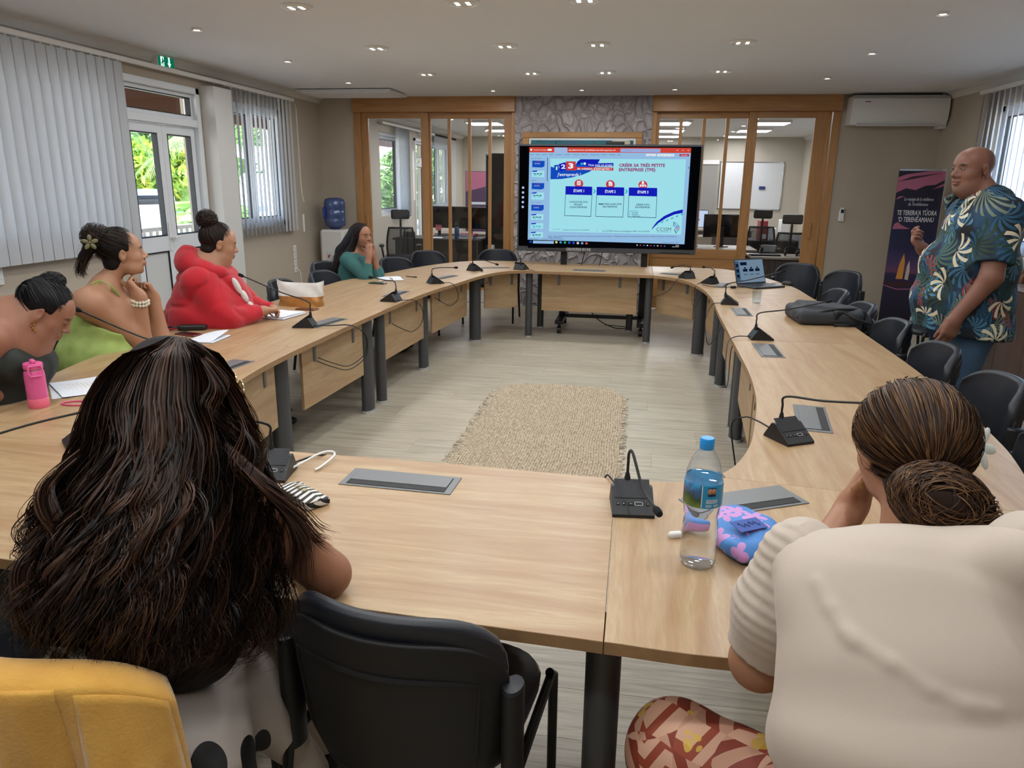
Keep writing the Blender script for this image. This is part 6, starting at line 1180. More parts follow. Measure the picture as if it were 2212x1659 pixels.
# ================================================================ outside the left wall
t = newmat('asphalt'); tc = t.node('TexCoord'); n1 = t.node('TexNoise', i_Vector=tc.outputs['Object'], i_Scale=3.0, i_Detail=5.0); t.l.new(t.ramp(n1.outputs[0], [(.3, lin('#9a9894')), (.7, lin('#b8b5ae'))]), t.bsdf.inputs['Base Color']); t.bsdf.inputs['Roughness'].default_value = .9
struct(MB().bx(-70, 60, -50, 80, -.5, -.16).build('ground', 'asphalt')); mat('porch_tile', '#a79f94', .6); struct(MB().bx(XL-2.6, XL-.2, -3, 20, -.16, -.05).build('floor_porch', 'porch_tile')); mat('eave_brown', '#6b4632', .7); struct(MB().bx(XL-2.7, XL-.2, -3, 20, 2.78, 2.9).bx(XL-2.3, XL-2.15, -3, 20, 2.5, 2.78).build('ceiling_porch', 'eave_brown')); struct(MB().bx(XL-2.45, XL-2.2, 8.3, 8.55, -.05, 2.78).bx(XL-2.45, XL-2.2, 4.6, 4.85, -.05, 2.78).bx(XL-2.45, XL-2.2, 13.3, 13.55, -.05, 2.78).build('trim_porch_posts', 'trim_white')); struct(MB().bx(XL-.2, XR+.4, YR-.3, OY1+.4, ZC+.25, ZC+.5).bx(XL-2.7, XL-.2, YR-.3, OY1+.4, 2.9, 3.0).build('roof', 'eave_brown'))
mat('rail_white', '#e6e8ea', .5); rl = thing('white_railing', 'white balustrade along the porch outside the glazed door', 'railing', (XL-2.35, 3.0, 0)); 
MB().bx(-.04, .04, 0, 16, .92, .98, .005).build('top_rail', 'rail_white', rl); MB().bx(-.03, .03, 0, 16, .08, .13, .005).build('bottom_rail', 'rail_white', rl); bm = None
for k in range(110):
    if bm is None: q = MB().bx(-.02, .02, -.035, .035, .12, .93).build('baluster', 'rail_white', rl); bm = q.data
    else: q = link('baluster', bm, None, rl)
    q.location = (0, .07+k*.145, 0)
def car(label, x, y, rz, color, cn):
    o = thing('parked_car', label, 'car', (x, y, -.16), rz); m = mat('car_'+cn, color, .2, .1, coat=.6)
    V, F = SDF().box((0, 0, .62), (2.1, .85, .33), .2).box((-.1, 0, 1.08), (1.25, .74, .38), .28, k=.12).mesh(.05); npmesh('body', V, F, m, o); mat('car_glass', '#1b232b', .05)
    V, F = SDF().box((-.1, 0, 1.12), (1.12, .76, .22), .16).mesh(.045); npmesh('windows', V, F, 'car_glass', o); V, F = SDF().box((-.1, 0, 1.12), (1.27, .6, .2), .16).mesh(.045); npmesh('windscreen', V, F, 'car_glass', o)
    for sx_ in (-1, 1):
        for sy_ in (-1, 1): w = MB().tube([(sx_*1.3, sy_*.70, .32), (sx_*1.3, sy_*.88, .32)], .32, 20).build('wheel', 'cover_black', o); MB().tube([(sx_*1.3, sy_*.875, .32), (sx_*1.3, sy_*.89, .32)], .19, 14).build('hubcap', 'chrome', w)
        MB().box((sx_*2.08, .55, .68), (.06, .3, .14), None, .03).box((sx_*2.08, -.55, .68), (.06, .3, .14), None, .03).build('lamp', 'label_white', o)
    return o
car('white parked car outside, closest to the porch railing', -11.2, 12.0, 1.2, '#e4e6e8', 'white'); car('silver parked car outside, beyond the white one', -13.8, 16.0, 1.2, '#c4c8cc', 'silver'); car('white parked car farther along the car park', -15.5, 21.5, 1.2, '#dcdee2', 'pearl'); car('pale car by the hedge', -18.5, 19.5, 1.3, '#c8ccd4', 'pale')
# foliage
def leaf_mat(name, cols):
    t = newmat(name); oi = t.node('TexCoord'); n1 = t.node('TexNoise', i_Vector=oi.outputs['Object'], i_Scale=1.4, i_Detail=3.0); t.l.new(t.ramp(n1.outputs[0], [(.3, lin(cols[0])), (.5, lin(cols[1])), (.68, lin(cols[2]))]), t.bsdf.inputs['Base Color']); t.bsdf.inputs['Roughness'].default_value = .5; tr = t.node('BsdfTranslucent', i_Color=lin(cols[1])); mx = t.node('MixShader', i_0=.35); t.l.new(t.bsdf.outputs[0], mx.inputs[1]); t.l.new(tr.outputs[0], mx.inputs[2]); t.l.new(mx.outputs[0], t.out.inputs[0])
leaf_mat('hedge_leaf', ('#3d6a2c', '#7fa03a', '#c9c04a')); leaf_mat('palm_leaf', ('#4d7a3a', '#6f9a52', '#9cb878')); leaf_mat('tree_leaf', ('#35552f', '#5d7f4a', '#86a070')); mat('bark', '#6b5a48', .9)
def shrub(name, label, x, y, rx, ry, h, n, m, z0=-.16, leaf=.18, trunk=True):
    o = thing(name, label, 'tree' if trunk else 'shrub', (x, y, z0)); r = np.random.default_rng(int(abs(x*100+y))); mb = MB()
    d = r.normal(size=(n, 3)); d /= np.linalg.norm(d, axis=1)[:, None]; rr_ = r.uniform(.55, 1, n)**.6; c = d*rr_[:, None]*np.array([rx, ry, h*.45]); c[:, 2] += h*.55; c[:, 2] = np.maximum(c[:, 2], .1)
    c += .18*np.array([rx, ry, h*.3])*np.stack([vnoise(c, 3, 1), vnoise(c, 3, 2), vnoise(c, 3, 3)], 1)
    for p in c:
        a = r.normal(size=3); a /= np.linalg.norm(a); b = np.cross(a, r.normal(size=3)); b /= np.linalg.norm(b); L = leaf*r.uniform(.6, 1.3); mb.add([p-a*L, p+b*L*.35, p+a*L, p-b*L*.35], [(0, 1, 2, 3)])
    q = mb.build('foliage', m, o, recalc=False, smooth=0); q['kind'] = 'stuff'
    MB().tube([(0, 0, 0), (.05, .05, h*.3), (0, .1, h*.6)], [.14, .1, .05], 8).build('trunk', 'bark', o); return o
shrub('hedge_shrub', 'bright yellow-green hedge beyond the car park', -25, 24.5, 3.0, 3.5, 3.4, 5200, 'hedge_leaf', leaf=.26); shrub('hedge_shrub', 'green hedge with yellow flowers beyond the parked cars', -22.5, 31, 3.2, 3.6, 3.4, 5200, 'hedge_leaf', leaf=.26); shrub('shade_tree', 'grey-green tree crown behind the hedge', -26, 41, 4.5, 5, 9.0, 5200, 'tree_leaf', leaf=.35); shrub('shade_tree', 'dark tree crown above the far hedge end', -37, 27, 4.5, 5, 9.5, 4500, 'tree_leaf', leaf=.35); shrub('hedge_shrub', 'green shrub outside the office window', -8.4, 29.5, 2, 2.5, 3.2, 3500, 'tree_leaf', leaf=.2)
def palm(label, x, y, h, n=15, L=2.6, seed=1, rot=0):
    o = thing('palm', label, 'palm', (x, y, -.16)); r = np.random.default_rng(seed); MB().tube([(0, 0, 0), (.04, 0, h*.5), (0, .05, h)], [.16, .12, .10], 10).build('trunk', 'bark', o)
    for k in range(n):
        a = rot+k*2.4; el = r.uniform(.1, 1.1); pts = []
        for s_ in np.linspace(0, 1, 12): rr_ = L*(s_*math.cos(el)*(1-.1*s_)+.25*s_*s_*math.sin(el)); z = h+L*(s_*math.sin(el)-(.85+.2*r.uniform())*s_*s_*.9); pts.append(np.array([rr_*math.cos(a), rr_*math.sin(a), z]))
        mb = MB(); mb.tube(pts, [.02*(1-i/13) for i in range(12)], 5); side_ = np.array([-math.sin(a), math.cos(a), 0])
        for i in range(80):
            s_ = .12+.86*i/80; f = s_*11; j = int(f); p = pts[j]*(1-(f-j))+pts[min(j+1, 11)]*(f-j); tg = pts[min(j+1, 11)]-pts[j]; tg /= np.linalg.norm(tg); ll = .55*math.sin(PI*min(1, .12+s_*.9))**.6
            for sg in (-1, 1): q = p+sg*side_*ll*.8+tg*ll*.5+np.array([0, 0, -.28*ll]); w = tg*.011; mb.add([p-w, p+w, q+w*.3, q-w*.3], [(0, 1, 2, 3)])
        mb.build('frond', 'palm_leaf', o, recalc=False, smooth=0)
    return o
palm('palm with drooping fronds outside the half-open blind', -8.5, 15.9, 2.6, 17, 2.8, 2); palm('palm with fronds hanging past the glazed door', -8.4, 14.0, 1.0, 13, 1.5, 5, .6); palm('tall palm farther out beyond the railing', -15.5, 18.5, 4.2, 15, 3.0, 8); 
mat('awning_orange', '#c9822e', .6); o = thing('market_awning', 'white and orange awning outside the office window', 'awning', (-11.5, 24, 0)); MB().box((0, 0, 2.3), (3, 6, .12), roty(.25), .01).build('canopy', 'rail_white', o); MB().bx(1.35, 1.45, -3, 3, 1.65, 1.9).build('valance', 'awning_orange', o); [MB().bx(sx_*1.3-.04, sx_*1.3+.04, sy_*2.8-.04, sy_*2.8+.04, -.16, 2.2).build('post', 'rail_white', o) for sx_ in (-1, 1) for sy_ in (-1, 1)]
# ================================================================ people: tools
def attr_mat(name, rough=.5, spec=.4, sub=0.0, bump=0, bscale=300, sheen=0, aniso=0):
    t = newmat(name); a = t.node('Attribute', attribute_name='Col'); t.l.new(a.outputs['Color'], t.bsdf.inputs['Base Color']); t.bsdf.inputs['Roughness'].default_value = rough; t.bsdf.inputs['Specular IOR Level'].default_value = spec; t.bsdf.inputs['Sheen Weight'].default_value = sheen
    if bump: tc = t.node('TexCoord'); nz = t.node('TexNoise', i_Vector=tc.outputs['Object'], i_Scale=bscale, i_Detail=3.0); t.bump(nz.outputs[0], bump, .002)
    return t.m
attr_mat('skin', .48, .35, bump=.08, bscale=500); attr_mat('hair', .48, .28); attr_mat('hair_base', .6, .2)
mat('eye_white', '#d8d4ce', .2); mat('eye_dark', '#1a0f0a', .1); mat('lash', '#140d0b', .7)
def fr3(f, up=(0, 0, 1)):
    """axes right, forward, up of a head or body looking along f"""
    f = np.array(f, float); f /= np.linalg.norm(f); r = np.cross(f, np.array(up, float)); r /= np.linalg.norm(r); u = np.cross(r, f); return np.array([r, f, u]).T
class Head:
    def __init__(s, o, R, sc=1.0): s.o = np.array(o, float); s.R = np.array(R, float); s.sc = sc
    def W(s, p): return s.o+s.R@(np.array(p, float)*s.sc)
    def ell(s, S_, c, r, k=.012, mode=0, Rl=None): S_.ell(s.W(c), np.array(r, float)*s.sc, s.R if Rl is None else s.R@Rl, k*s.sc, mode)
    def cone(s, S_, a, b, ra, rb, k=.01): S_.cone(s.W(a), s.W(b), ra*s.sc, rb*s.sc, k*s.sc)
    def build(s, S_, fat=0.0, closed=False, nose=1.0, wide=1.0, lips=1.0):
        E = s.ell
        E(S_, (0, -.012, .035), (.075*wide, .096, .081)); E(S_, (0, .034, .036), (.060*wide, .050, .056), .03); E(S_, (0, .030, -.024), (.062*wide+fat*.4, .056, .064), .03); E(S_, (0, .024, -.066), (.053*wide+fat, .050+fat*.3, .038+fat*.4), .03); E(S_, (0, .064, -.092), (.022+fat*.3, .019, .017), .02)
        for q in (-1, 1):
            E(S_, (q*.040, .046, -.022), (.025+fat*.5, .028, .026+fat*.3), .02); E(S_, (q*.031, .100, .009), (.019, .017, .0115), .012, 1); E(S_, (q*.031, .0735, .0085), (.0150, .0135, .0108), .004)
            E(S_, (q*.0135*nose, .092, -.0265), (.0092*nose, .010, .0080), .008); R_ = rotz(-q*.28)@rotx(-.12); E(S_, (q*.0785*wide, -.010, -.002), (.0075, .019, .031), .005, 0, R_); E(S_, (q*.0865*wide, -.004, .002), (.006, .010, .017), .004, 1, R_)
            if fat: E(S_, (q*.038, .03, -.075), (.03, .035, .03), .025)
        E(S_, (0, .072, .0295), (.046*wide, .014, .0095), .014); s.cone(S_, (0, .079, .018), (0, .101, -.016), .0070, .0098*nose, .010); E(S_, (0, .1035, -.0205), (.0120*nose, .0115, .0105), .008)
        E(S_, (0, .0850, -.050), (.024, .013, .009), .012); E(S_, (0, .0905, -.0525), (.0225, .0095*lips, .0062*lips), .005); E(S_, (0, .0885, -.0640), (.0200, .0100*lips, .0072*lips), .005); E(S_, (0, .1000, -.0577), (.0260, .0060, .0013), .003, 1)
    def paint(s, V, col, lip='#8a4a44', brow='#1d130f', browk=1.0, extra=()):
        L = ((V-s.o)@s.R)/s.sc
        def blend(c, r, colr, w=1.0, soft=.35, Rl=None):
            p = L-np.array(c);
            if Rl is not None: p = p@Rl
            d = np.linalg.norm(p/np.array(r), axis=1); m = np.clip((1-d)/soft, 0, 1)*w; col[:] = col*(1-m[:, None])+np.array(lin(colr)[:3])*m[:, None]
        if lip: blend((0, .098, -.058), (.026, .016, .0145), lip, .75, .3)
        if brow:
            for q in (-1, 1): blend((q*.033, .080, .0280), (.024, .03, .0085), brow, .95*browk, .6, roty(q*.12)); blend((q*.031, .088, .0085), (.0165, .012, .0025), '#20130f', .6, .5)
        for e in extra: blend(*e)
        return col
    def eyes(s, par, org, gaze=(0, 0), open_=1.0):
        for q in (-1, 1):
            if open_ <= 0:
                MB().tube([s.W((q*.031+k*.0135, .0866-.006*abs(k)**2, .0045-.002*(1-k*k))) for k in np.linspace(-1, 1, 7)], .0011*s.sc, 5).build('lashes', 'lash', par, org); continue
            e = MB().sphere(s.W((q*.031, .0792, .0085)), np.array([.0122, .0098, .0062*open_])*s.sc, 14, 8, s.R).build('eye', 'eye_white', par, org)
            MB().sphere(s.W((q*.031+gaze[0]*.006, .0868, .0088+gaze[1]*.002)), np.array([.0052, .0030, .0052*min(1, open_+.15)])*s.sc, 10, 6, s.R).build('iris', 'eye_dark', e, org)
            MB().tube([s.W((q*.031+k*.0135, .0872-.006*abs(k)**2, .0085+.0062*open_*(1-k*k)+.0006)) for k in np.linspace(-1, 1, 7)], .0010*s.sc, 5).build('lashes', 'lash', e, org)
def hand(S_, w, d, n, side, curl=(.3, .3, .3, .35, .4), sc=1.0, spread=.06, thumb=None, k=.008):
    """w wrist, d direction of the fingers, n direction the palm faces, side +1 right hand"""
    w, d, n = np.array(w, float), np.array(d, float), np.array(n, float); d /= np.linalg.norm(d); n = n-d*(n@d); n /= np.linalg.norm(n); x = np.cross(d, n)*side   # thumb side
    R = np.array([x, d, n]).T; S_.ell(w+d*.048*sc, np.array([.041, .056, .0165])*sc, R, .02); S_.box(w+d*.062*sc+x*.0*sc, np.array([.040, .034, .0135])*sc, .012*sc, R, .012); S_.cone(w-d*.02*sc, w+d*.02*sc, .026*sc, .030*sc, .02)
    tips = []
    for i, (fx, L, r) in enumerate(((.029, .074, .0090), (.0095, .082, .0092), (-.0105, .076, .0088), (-.029, .060, .0078))):
        c = curl[i+1]; p = w+(d*.088+x*fx)*sc; a = 0; dv = d+x*spread*(1.5-i)*.8; dv /= np.linalg.norm(dv)
        for j, (q, bend) in enumerate(((.46, .9), (.30, 1.45), (.24, .9))):
            a += c*bend; v = dv*math.cos(a)+n*math.sin(a); p2 = p+v*L*q*sc; r0, r1 = r*(1-.10*j)*sc, r*(1-.10*(j+1))*sc; S_.cone(p, p2, r0, r1, k if j == 0 else .003); p = p2
        tips.append(p)
    c = curl[0]; p = w+(d*.022+x*.028+n*.006)*sc; tv = np.array(thumb if thumb is not None else x*.72+d*.62+n*.30, float); tv /= np.linalg.norm(tv); S_.cone(w+d*.012*sc+x*.012*sc, p, .016*sc, .0155*sc, .012)
    for j, (q, r) in enumerate(((.042, .0125), (.033, .0108), (.026, .0092))):
        v = tv*math.cos(c*.7*j)+(-x*.55+n*.6+d*.3)/np.linalg.norm(-x*.55+n*.6+d*.3)*math.sin(c*.7*j); v /= np.linalg.norm(v); p2 = p+v*q*sc; S_.cone(p, p2, r*sc, r*.9*sc, .006); p = p2
    tips.append(p); return tips
def strands(name, P, rad, m, parent, org, col, taper=True):
    """P (N, M, 3) paths; 3-sided tapering hairs joined into one part"""
    P = np.asarray(P, np.float32); N, M = P.shape[:2]; T = np.gradient(P, axis=1); T /= np.linalg.norm(T, axis=2, keepdims=True)+1e-9
    ref = np.zeros_like(T); ref[..., 0] = .37; ref[..., 1] = .61; ref[..., 2] = .7; X = np.cross(T, ref); X /= np.linalg.norm(X, axis=2, keepdims=True)+1e-9; Y = np.cross(T, X)
    r = (np.asarray(rad).reshape(-1, 1)*np.ones((N, M))); 
    if taper: s_ = np.linspace(0, 1, M); r = r*(1-.85*s_**4)*(.5+.5*np.minimum(1, s_*8))
    cen = P.reshape(-1, 3).mean(0); out = P-cen; X = np.cross(T, out); X /= np.linalg.norm(X, axis=2, keepdims=True)+1e-9
    rg = np.random.default_rng(N); tw = rg.uniform(-.6, .6, (N, 1, 1)); Y = np.cross(T, X); X = X*np.cos(tw)+Y*np.sin(tw)      # flat hairs, each twisted a little
    V = np.stack([P-X*r[..., None], P+X*r[..., None]], 2).reshape(-1, 3)
    i = np.arange(N)[:, None]*M*2; j = np.arange(M-1)[None, :]*2; a = (i+j).reshape(-1); F = np.stack([a, a+1, a+3, a+2], -1)
    c = np.repeat(np.asarray(col, np.float32), M*2, axis=0); return npmesh(name, V, F, m, parent, org, c)
def hair_cols(n, cols, seed=0):
    r = np.random.default_rng(seed); c = np.array([lin(x)[:3] for x in cols]); w = r.random(n)*(len(cols)-1); i = w.astype(int); f = (w-i)[:, None]; return c[i]*(1-f)+c[np.minimum(i+1, len(cols)-1)]*f
def updo(head, par, org, S_cap, target, n, cols, rad=.0011, hairline=None, lift=.006, seed=0, M=14, ell=(.0815, .1025, .0885), cen=(0, -.014, .036), noise=.0025, grp=40):
    """hairs combed over the skull from the hairline to target (head coordinates)"""
    r = np.random.default_rng(seed); e, c = np.array(ell), np.array(cen); tdir = (np.array(target)-c)/e; tdir /= np.linalg.norm(tdir); roots = []
    while len(roots) < n:
        d = r.normal(size=3); d /= np.linalg.norm(d)
        if hairline(d) and d@tdir < .93: roots.append(d)
    D = np.array(roots); t_ = np.linspace(0, 1, M)[None, :, None]; om = np.arccos(np.clip(D@tdir, -1, 1))[:, None, None]; Q = (np.sin((1-t_)*om)*D[:, None]+np.sin(t_*om)*tdir)/np.sin(om)
    Q /= np.linalg.norm(Q, axis=2, keepdims=True); g = np.arange(n) % grp; ph = r.uniform(0, 6.28, (n, 1)); lf = 1+(lift*(.4+.6*np.sin(np.pi*t_[..., 0]))+noise*np.sin(t_[..., 0]*7+ph)+r.uniform(-.002, .004, (n, 1)))/.09
    P = c+Q*e*lf[..., None]; P = head.o+(P*head.sc)@head.R.T; return strands('hair_strands', P, rad*head.sc*r.uniform(.7, 1.2, n), 'hair', par, org, hair_cols(n, cols, seed))
def bun_strands(cen, R, rad, par, org, n, cols, seed=0, sr=.0012, M=18, squash=(1, 1, 1), loose=.06, axis=(0, 0, 1), jit=.45):
    r = np.random.default_rng(seed); ax = r.normal(size=(n, 3))*jit+np.array(axis, float); ax /= np.linalg.norm(ax, axis=1)[:, None]; u = np.cross(ax, r.normal(size=(n, 3))); u /= np.linalg.norm(u, axis=1)[:, None]; v = np.cross(ax, u); t_ = np.linspace(0, 1, M)[None, :]*r.uniform(1.5, 4.5, (n, 1)); off = r.uniform(-.75, .75, (n, 1)); rr_ = np.sqrt(1-off**2)
    P = (np.cos(t_)*rr_)[..., None]*u[:, None]+(np.sin(t_)*rr_)[..., None]*v[:, None]+off[..., None]*ax[:, None]; P = P*np.array(squash)*(rad*(1+loose*np.sin(t_*3+r.uniform(0, 6, (n, 1))))[..., None]); P = np.array(cen)+P@np.array(R).T
    return strands('bun_strands', P, sr*r.uniform(.7, 1.2, n), 'hair', par, org, hair_cols(n, cols, seed))
def person(label, base): return thing('person', label, 'person', (base[0], base[1], base[2] if len(base) > 2 else 0))
def largest(V, F):
    """keep the one connected surface"""
    lab = np.arange(len(V))
    while True:
        m = lab[F].min(1); new = lab.copy(); np.minimum.at(new, F.ravel(), np.repeat(m, F.shape[1])); new = new[new]
        if (new == lab).all(): break
        lab = new
    u, c = np.unique(lab, return_counts=True); keep = lab == u[c.argmax()]; idx = np.cumsum(keep)-1; return V[keep], idx[F[keep[F].all(1)]]
def skin_mesh(S_, par, org, color, head=None, res=.005, paint=None, name='body', **kw):
    V, F = S_.mesh(res, smooth=1); n0 = len(V); V, F = largest(V, F); col = np.tile(np.array(lin(color)[:3]), (len(V), 1)); col *= (1+.05*vnoise(V, 30, 9))[:, None]
    if head is not None: head.paint(V, col, **kw)
    if paint: paint(V, col)
    return npmesh(name, V, F, 'skin', par, org, col)
def cloth(S_, name, m, par, org, res=.007, amp=.003, freq=28, seed=1, uvf=None, disp=None):
    f = (lambda P: amp*vnoise(P, freq, seed)+.5*amp*vnoise(P, freq*2.1, seed+1)) if disp is None else disp
    V, F = S_.mesh(res, f, smooth=1); return npmesh(name, V, F, m, par, org, uv=uvf(V) if uvf else None)
def cap_mesh(S_, par, org, color, name='hair', res=.005): 
    V, F = S_.mesh(res, lambda P: .0015*vnoise(P, 90, 4)); return npmesh(name, V, F, 'hair_base', par, org, np.tile(np.array(lin(color)[:3]), (len(V), 1)))

def creases(P, f, seed, amp, w=.16, an=(1, 1, 1)):
    """narrow folds pressed into cloth"""
    n = vnoise(P*np.array(an), f, seed); m = vnoise(P, f*.6, seed+7); return amp*np.exp(-(n/w)**2)*np.clip(.5+m, 0, 1.2)
# ================================================================ the people
SK1, SK2, SK3, SK4 = '#a07358', '#ab7e62', '#986a54', '#82594a'
# ---------------------------------------------------------------- standing man in a tropical shirt
t = newmat('tropical_shirt'); at = t.node('Attribute', attribute_name='pat'); mp = t.node('Mapping', i_Vector=at.outputs['Vector'])
def fan(scale, seed_off, nleaf, reach, width, rot=0.0, rnd=.9):
    mp = t.node('Mapping', i_Vector=at.outputs['Vector']); mp.inputs['Location'].default_value = (seed_off, seed_off*.7, 0); mp.inputs['Scale'].default_value = (scale, scale, 0); mp.inputs['Rotation'].default_value = (0, 0, rot)
    v = t.node('TexVoronoi', voronoi_dimensions='2D', i_Vector=mp.outputs[0], i_Scale=1.0, i_Randomness=rnd); dl = t.node('VectorMath', operation='SUBTRACT'); t.l.new(mp.outputs[0], dl.inputs[0]); t.l.new(v.outputs['Position'], dl.inputs[1]); sp = t.node('SeparateXYZ', i_0=dl.outputs[0]); an = t.math('ARCTAN2', sp.outputs[1], sp.outputs[0]); ln = t.node('VectorMath', operation='LENGTH'); t.l.new(dl.outputs[0], ln.inputs[0]); L = ln.outputs['Value']
    cr = t.node('SeparateColor', i_0=v.outputs['Color']); ph = t.math('MULTIPLY', cr.outputs[0], 6.28); bend = t.math('MULTIPLY_ADD', L, 1.1, an)
    lob = t.math('ABSOLUTE', t.math('SINE', t.math('MULTIPLY', t.math('ADD', bend, ph), nleaf/2.0))); sector = t.math('GREATER_THAN', t.math('COSINE', t.math('ADD', an, ph)), -.15)
    taper = t.math('MULTIPLY_ADD', t.math('DIVIDE', L, reach), -width*.6, width+.0); inside = t.math('MULTIPLY', t.math('LESS_THAN', t.math('SUBTRACT', 1.0, lob), taper), t.math('MULTIPLY', t.math('LESS_THAN', L, reach), t.math('GREATER_THAN', L, reach*.08)))
    return t.math('MULTIPLY', inside, sector), cr.outputs[1], L
n1 = t.node('TexNoise', i_Vector=at.outputs['Vector'], i_Scale=9.0, i_Detail=2.0); base = t.ramp(n1.outputs[0], [(.4, lin('#0b111b')), (.5, lin('#10283f')), (.62, lin('#173f5c'))])
f1, r1, L1 = fan(6.0, 3.1, 13, .62, .5); f2, r2, L2 = fan(5.0, 9.4, 17, .7, .42, .8); f3, r3, L3 = fan(5.2, 17.7, 9, .48, .40, .3); f4, r4, L4 = fan(7.5, 25.2, 11, .5, .4, 1.7)
c = t.mix(f1, base, t.ramp(r1, [(.3, lin('#235675')), (.7, lin('#4f7f99'))])); c = t.mix(f2, c, t.ramp(r2, [(.3, lin('#1d3a2c')), (.6, lin('#3f5f4c')), (.9, lin('#6b7a6a'))])); c = t.mix(t.math('MULTIPLY', f4, t.math('GREATER_THAN', r4, .75)), c, lin('#8c3a34')); c = t.mix(t.math('MULTIPLY', f3, t.math('GREATER_THAN', r3, .42)), c, lin('#d8cdb2'))
t.l.new(c, t.bsdf.inputs['Base Color']); t.bsdf.inputs['Roughness'].default_value = .75
t = newmat('denim'); tc = t.node('TexCoord'); n1 = t.node('TexNoise', i_Vector=tc.outputs['Object'], i_Scale=5.0, i_Detail=4.0); n2 = t.node('TexNoise', i_Vector=tc.outputs['Object'], i_Scale=600.0); t.l.new(t.ramp(n1.outputs[0], [(.3, lin('#2b4460')), (.7, lin('#44617c'))]), t.bsdf.inputs['Base Color']); t.bsdf.inputs['Roughness'].default_value = .85; t.bump(n2.outputs[0], .3, .001)
MD = 5.10
def mpx(px, py, dd=0.0): return at_d(px, py, MD+dd)
mb0 = mpx(2075, 700); MBASE = (mb0[0], mb0[1], 0); man = person('standing bald man in a blue tropical shirt and jeans, gesturing with one hand', MBASE)
hd = Head(mpx(2101, 368), fr3((-.955, -.29, -.04)), 1.10); S_ = SDF(); hd.build(S_, fat=.010, nose=1.25, wide=1.04, lips=1.1)
nb = mpx(2130, 428); S_.cone(hd.W((0, -.025, -.05)), nb, .068, .082, .03); S_.ell(hd.W((0, .02, -.10)), (.05, .06, .05), k=.04)
chest = mpx(2118, 510); S_.ell(chest, (.17, .19, .16), k=.05)
shL = mpx(2170, 466, -.19); elL = mpx(2141, 600, -.27); wrL = mpx(2066, 686, -.30); shR = mpx(2085, 458, .2); elR = mpx(2075, 610, .22); wrR = mpx(1996, 541, .10)
S_.chain([shL, elL, wrL], [.078, .056, .036], .03); S_.chain([shR, elR, wrR], [.075, .055, .036], .03); S_.cone(shL, chest, .09, .1, .05); S_.cone(shR, chest, .09, .1, .05); S_.cone(chest, mpx(2090, 650), .16, .17, .05)
dn = mpx(2042, 735, -.32)-wrL; hand(S_, wrL, dn, (-.25, .95, .05), -1, (.2, .30, .36, .40, .42), 1.16, thumb=(-.45, .15, -.85))
dr = mpx(1962, 505, .06)-wrR; hand(S_, wrR, dr, (.15, -.35, .9), 1, (.1, .55, .85, .95, 1.0), 1.1, thumb=(-.45, -.2, .85))
def stub(V, col):
    L = ((V-hd.o)@hd.R)/hd.sc; m = np.clip((-.012-L[:, 1])/.02, 0, 1)*np.clip((L[:, 2]+.02)/.02, 0, 1)*np.clip((.105-L[:, 2])/.03, 0, 1)*.45*(np.abs(L[:, 0]) > -.1); m[L[:, 2] < -.05] = 0; col[:] = col*(1-m[:, None])+np.array(lin('#4a403b')[:3])*m[:, None]
    m = np.clip((L[:, 1]-.02)/.03, 0, 1)*np.clip((-.072-L[:, 2])/.01, 0, 1)*np.clip((L[:, 2]+.12)/.02, 0, 1)*.25; col[:] = col*(1-m[:, None])+np.array(lin('#6a6560')[:3])*m[:, None]
skin_mesh(S_, man, MBASE, SK4, hd, paint=stub, lip='#7c4a42', brow='#17100d'); hd.eyes(man, MBASE, (0, 0), .55)
MB().tube([wrL+dn/np.linalg.norm(dn)*.115*1.1+np.array([.012, -.012, 0])*0+p for p in [np.array((.0115*math.cos(a), .0115*math.sin(a)*.6, .0115*math.sin(a)*.8)) for a in np.linspace(0, 2*PI, 14)]], .0016, 6).build('ring', mat('gold', '#c9a24a', .25, 1.0), man, MBASE)
S_ = SDF(); S_.ell(mpx(2122, 495), (.205, .235, .17), k=.05); S_.ell(mpx(2092, 575), (.265, .255, .20), k=.06); S_.ell(mpx(2078, 640), (.275, .262, .19), k=.06); S_.cone(mpx(2078, 660), mpx(2080, 712), .262, .268, .04)
S_.ell(mpx(2136, 440), (.13, .20, .075), k=.06); S_.ell(mpx(2150, 418), (.07, .12, .045), k=.05); S_.cone(mpx(2165, 470, -.16), shL, .105, .100, .05); S_.ccone(shL, shL+(elL-shL)*.78, .100, .096, .04); S_.cone(mpx(2095, 468, .15), shR, .10, .095, .05); S_.ccone(shR, shR+(elR-shR)*.72, .096, .094, .04)
hem = mpx(2078, 716); S_.half(hem, (-.10, .0, -1)); S_.cone(hd.W((0, .03, -.06)), mpx(2052, 505, 0), .062, .03, .02); S_.ops[-1] = S_.ops[-1][:3]+(1,); S_.cone(hd.W((0, -.02, -.05)), nb, .068, .066, .02); S_.ops[-1] = S_.ops[-1][:3]+(1,)
ca = mpx(2090, 600)
def shirt_uv(V): d = V-ca; an = np.arctan2(d[:, 1], -d[:, 0]); return np.stack([an*.30, V[:, 2]+.0*d[:, 0]], 1)
def shirt_disp(P): return .005*vnoise(P*np.array([1, 1, .6]), 18, 2)+.002*vnoise(P, 50, 3)+creases(P, 12, 4, .007, .2, (1, 1, .5))
cloth(S_, 'shirt', 'tropical_shirt', man, MBASE, .007, uvf=shirt_uv, disp=shirt_disp)
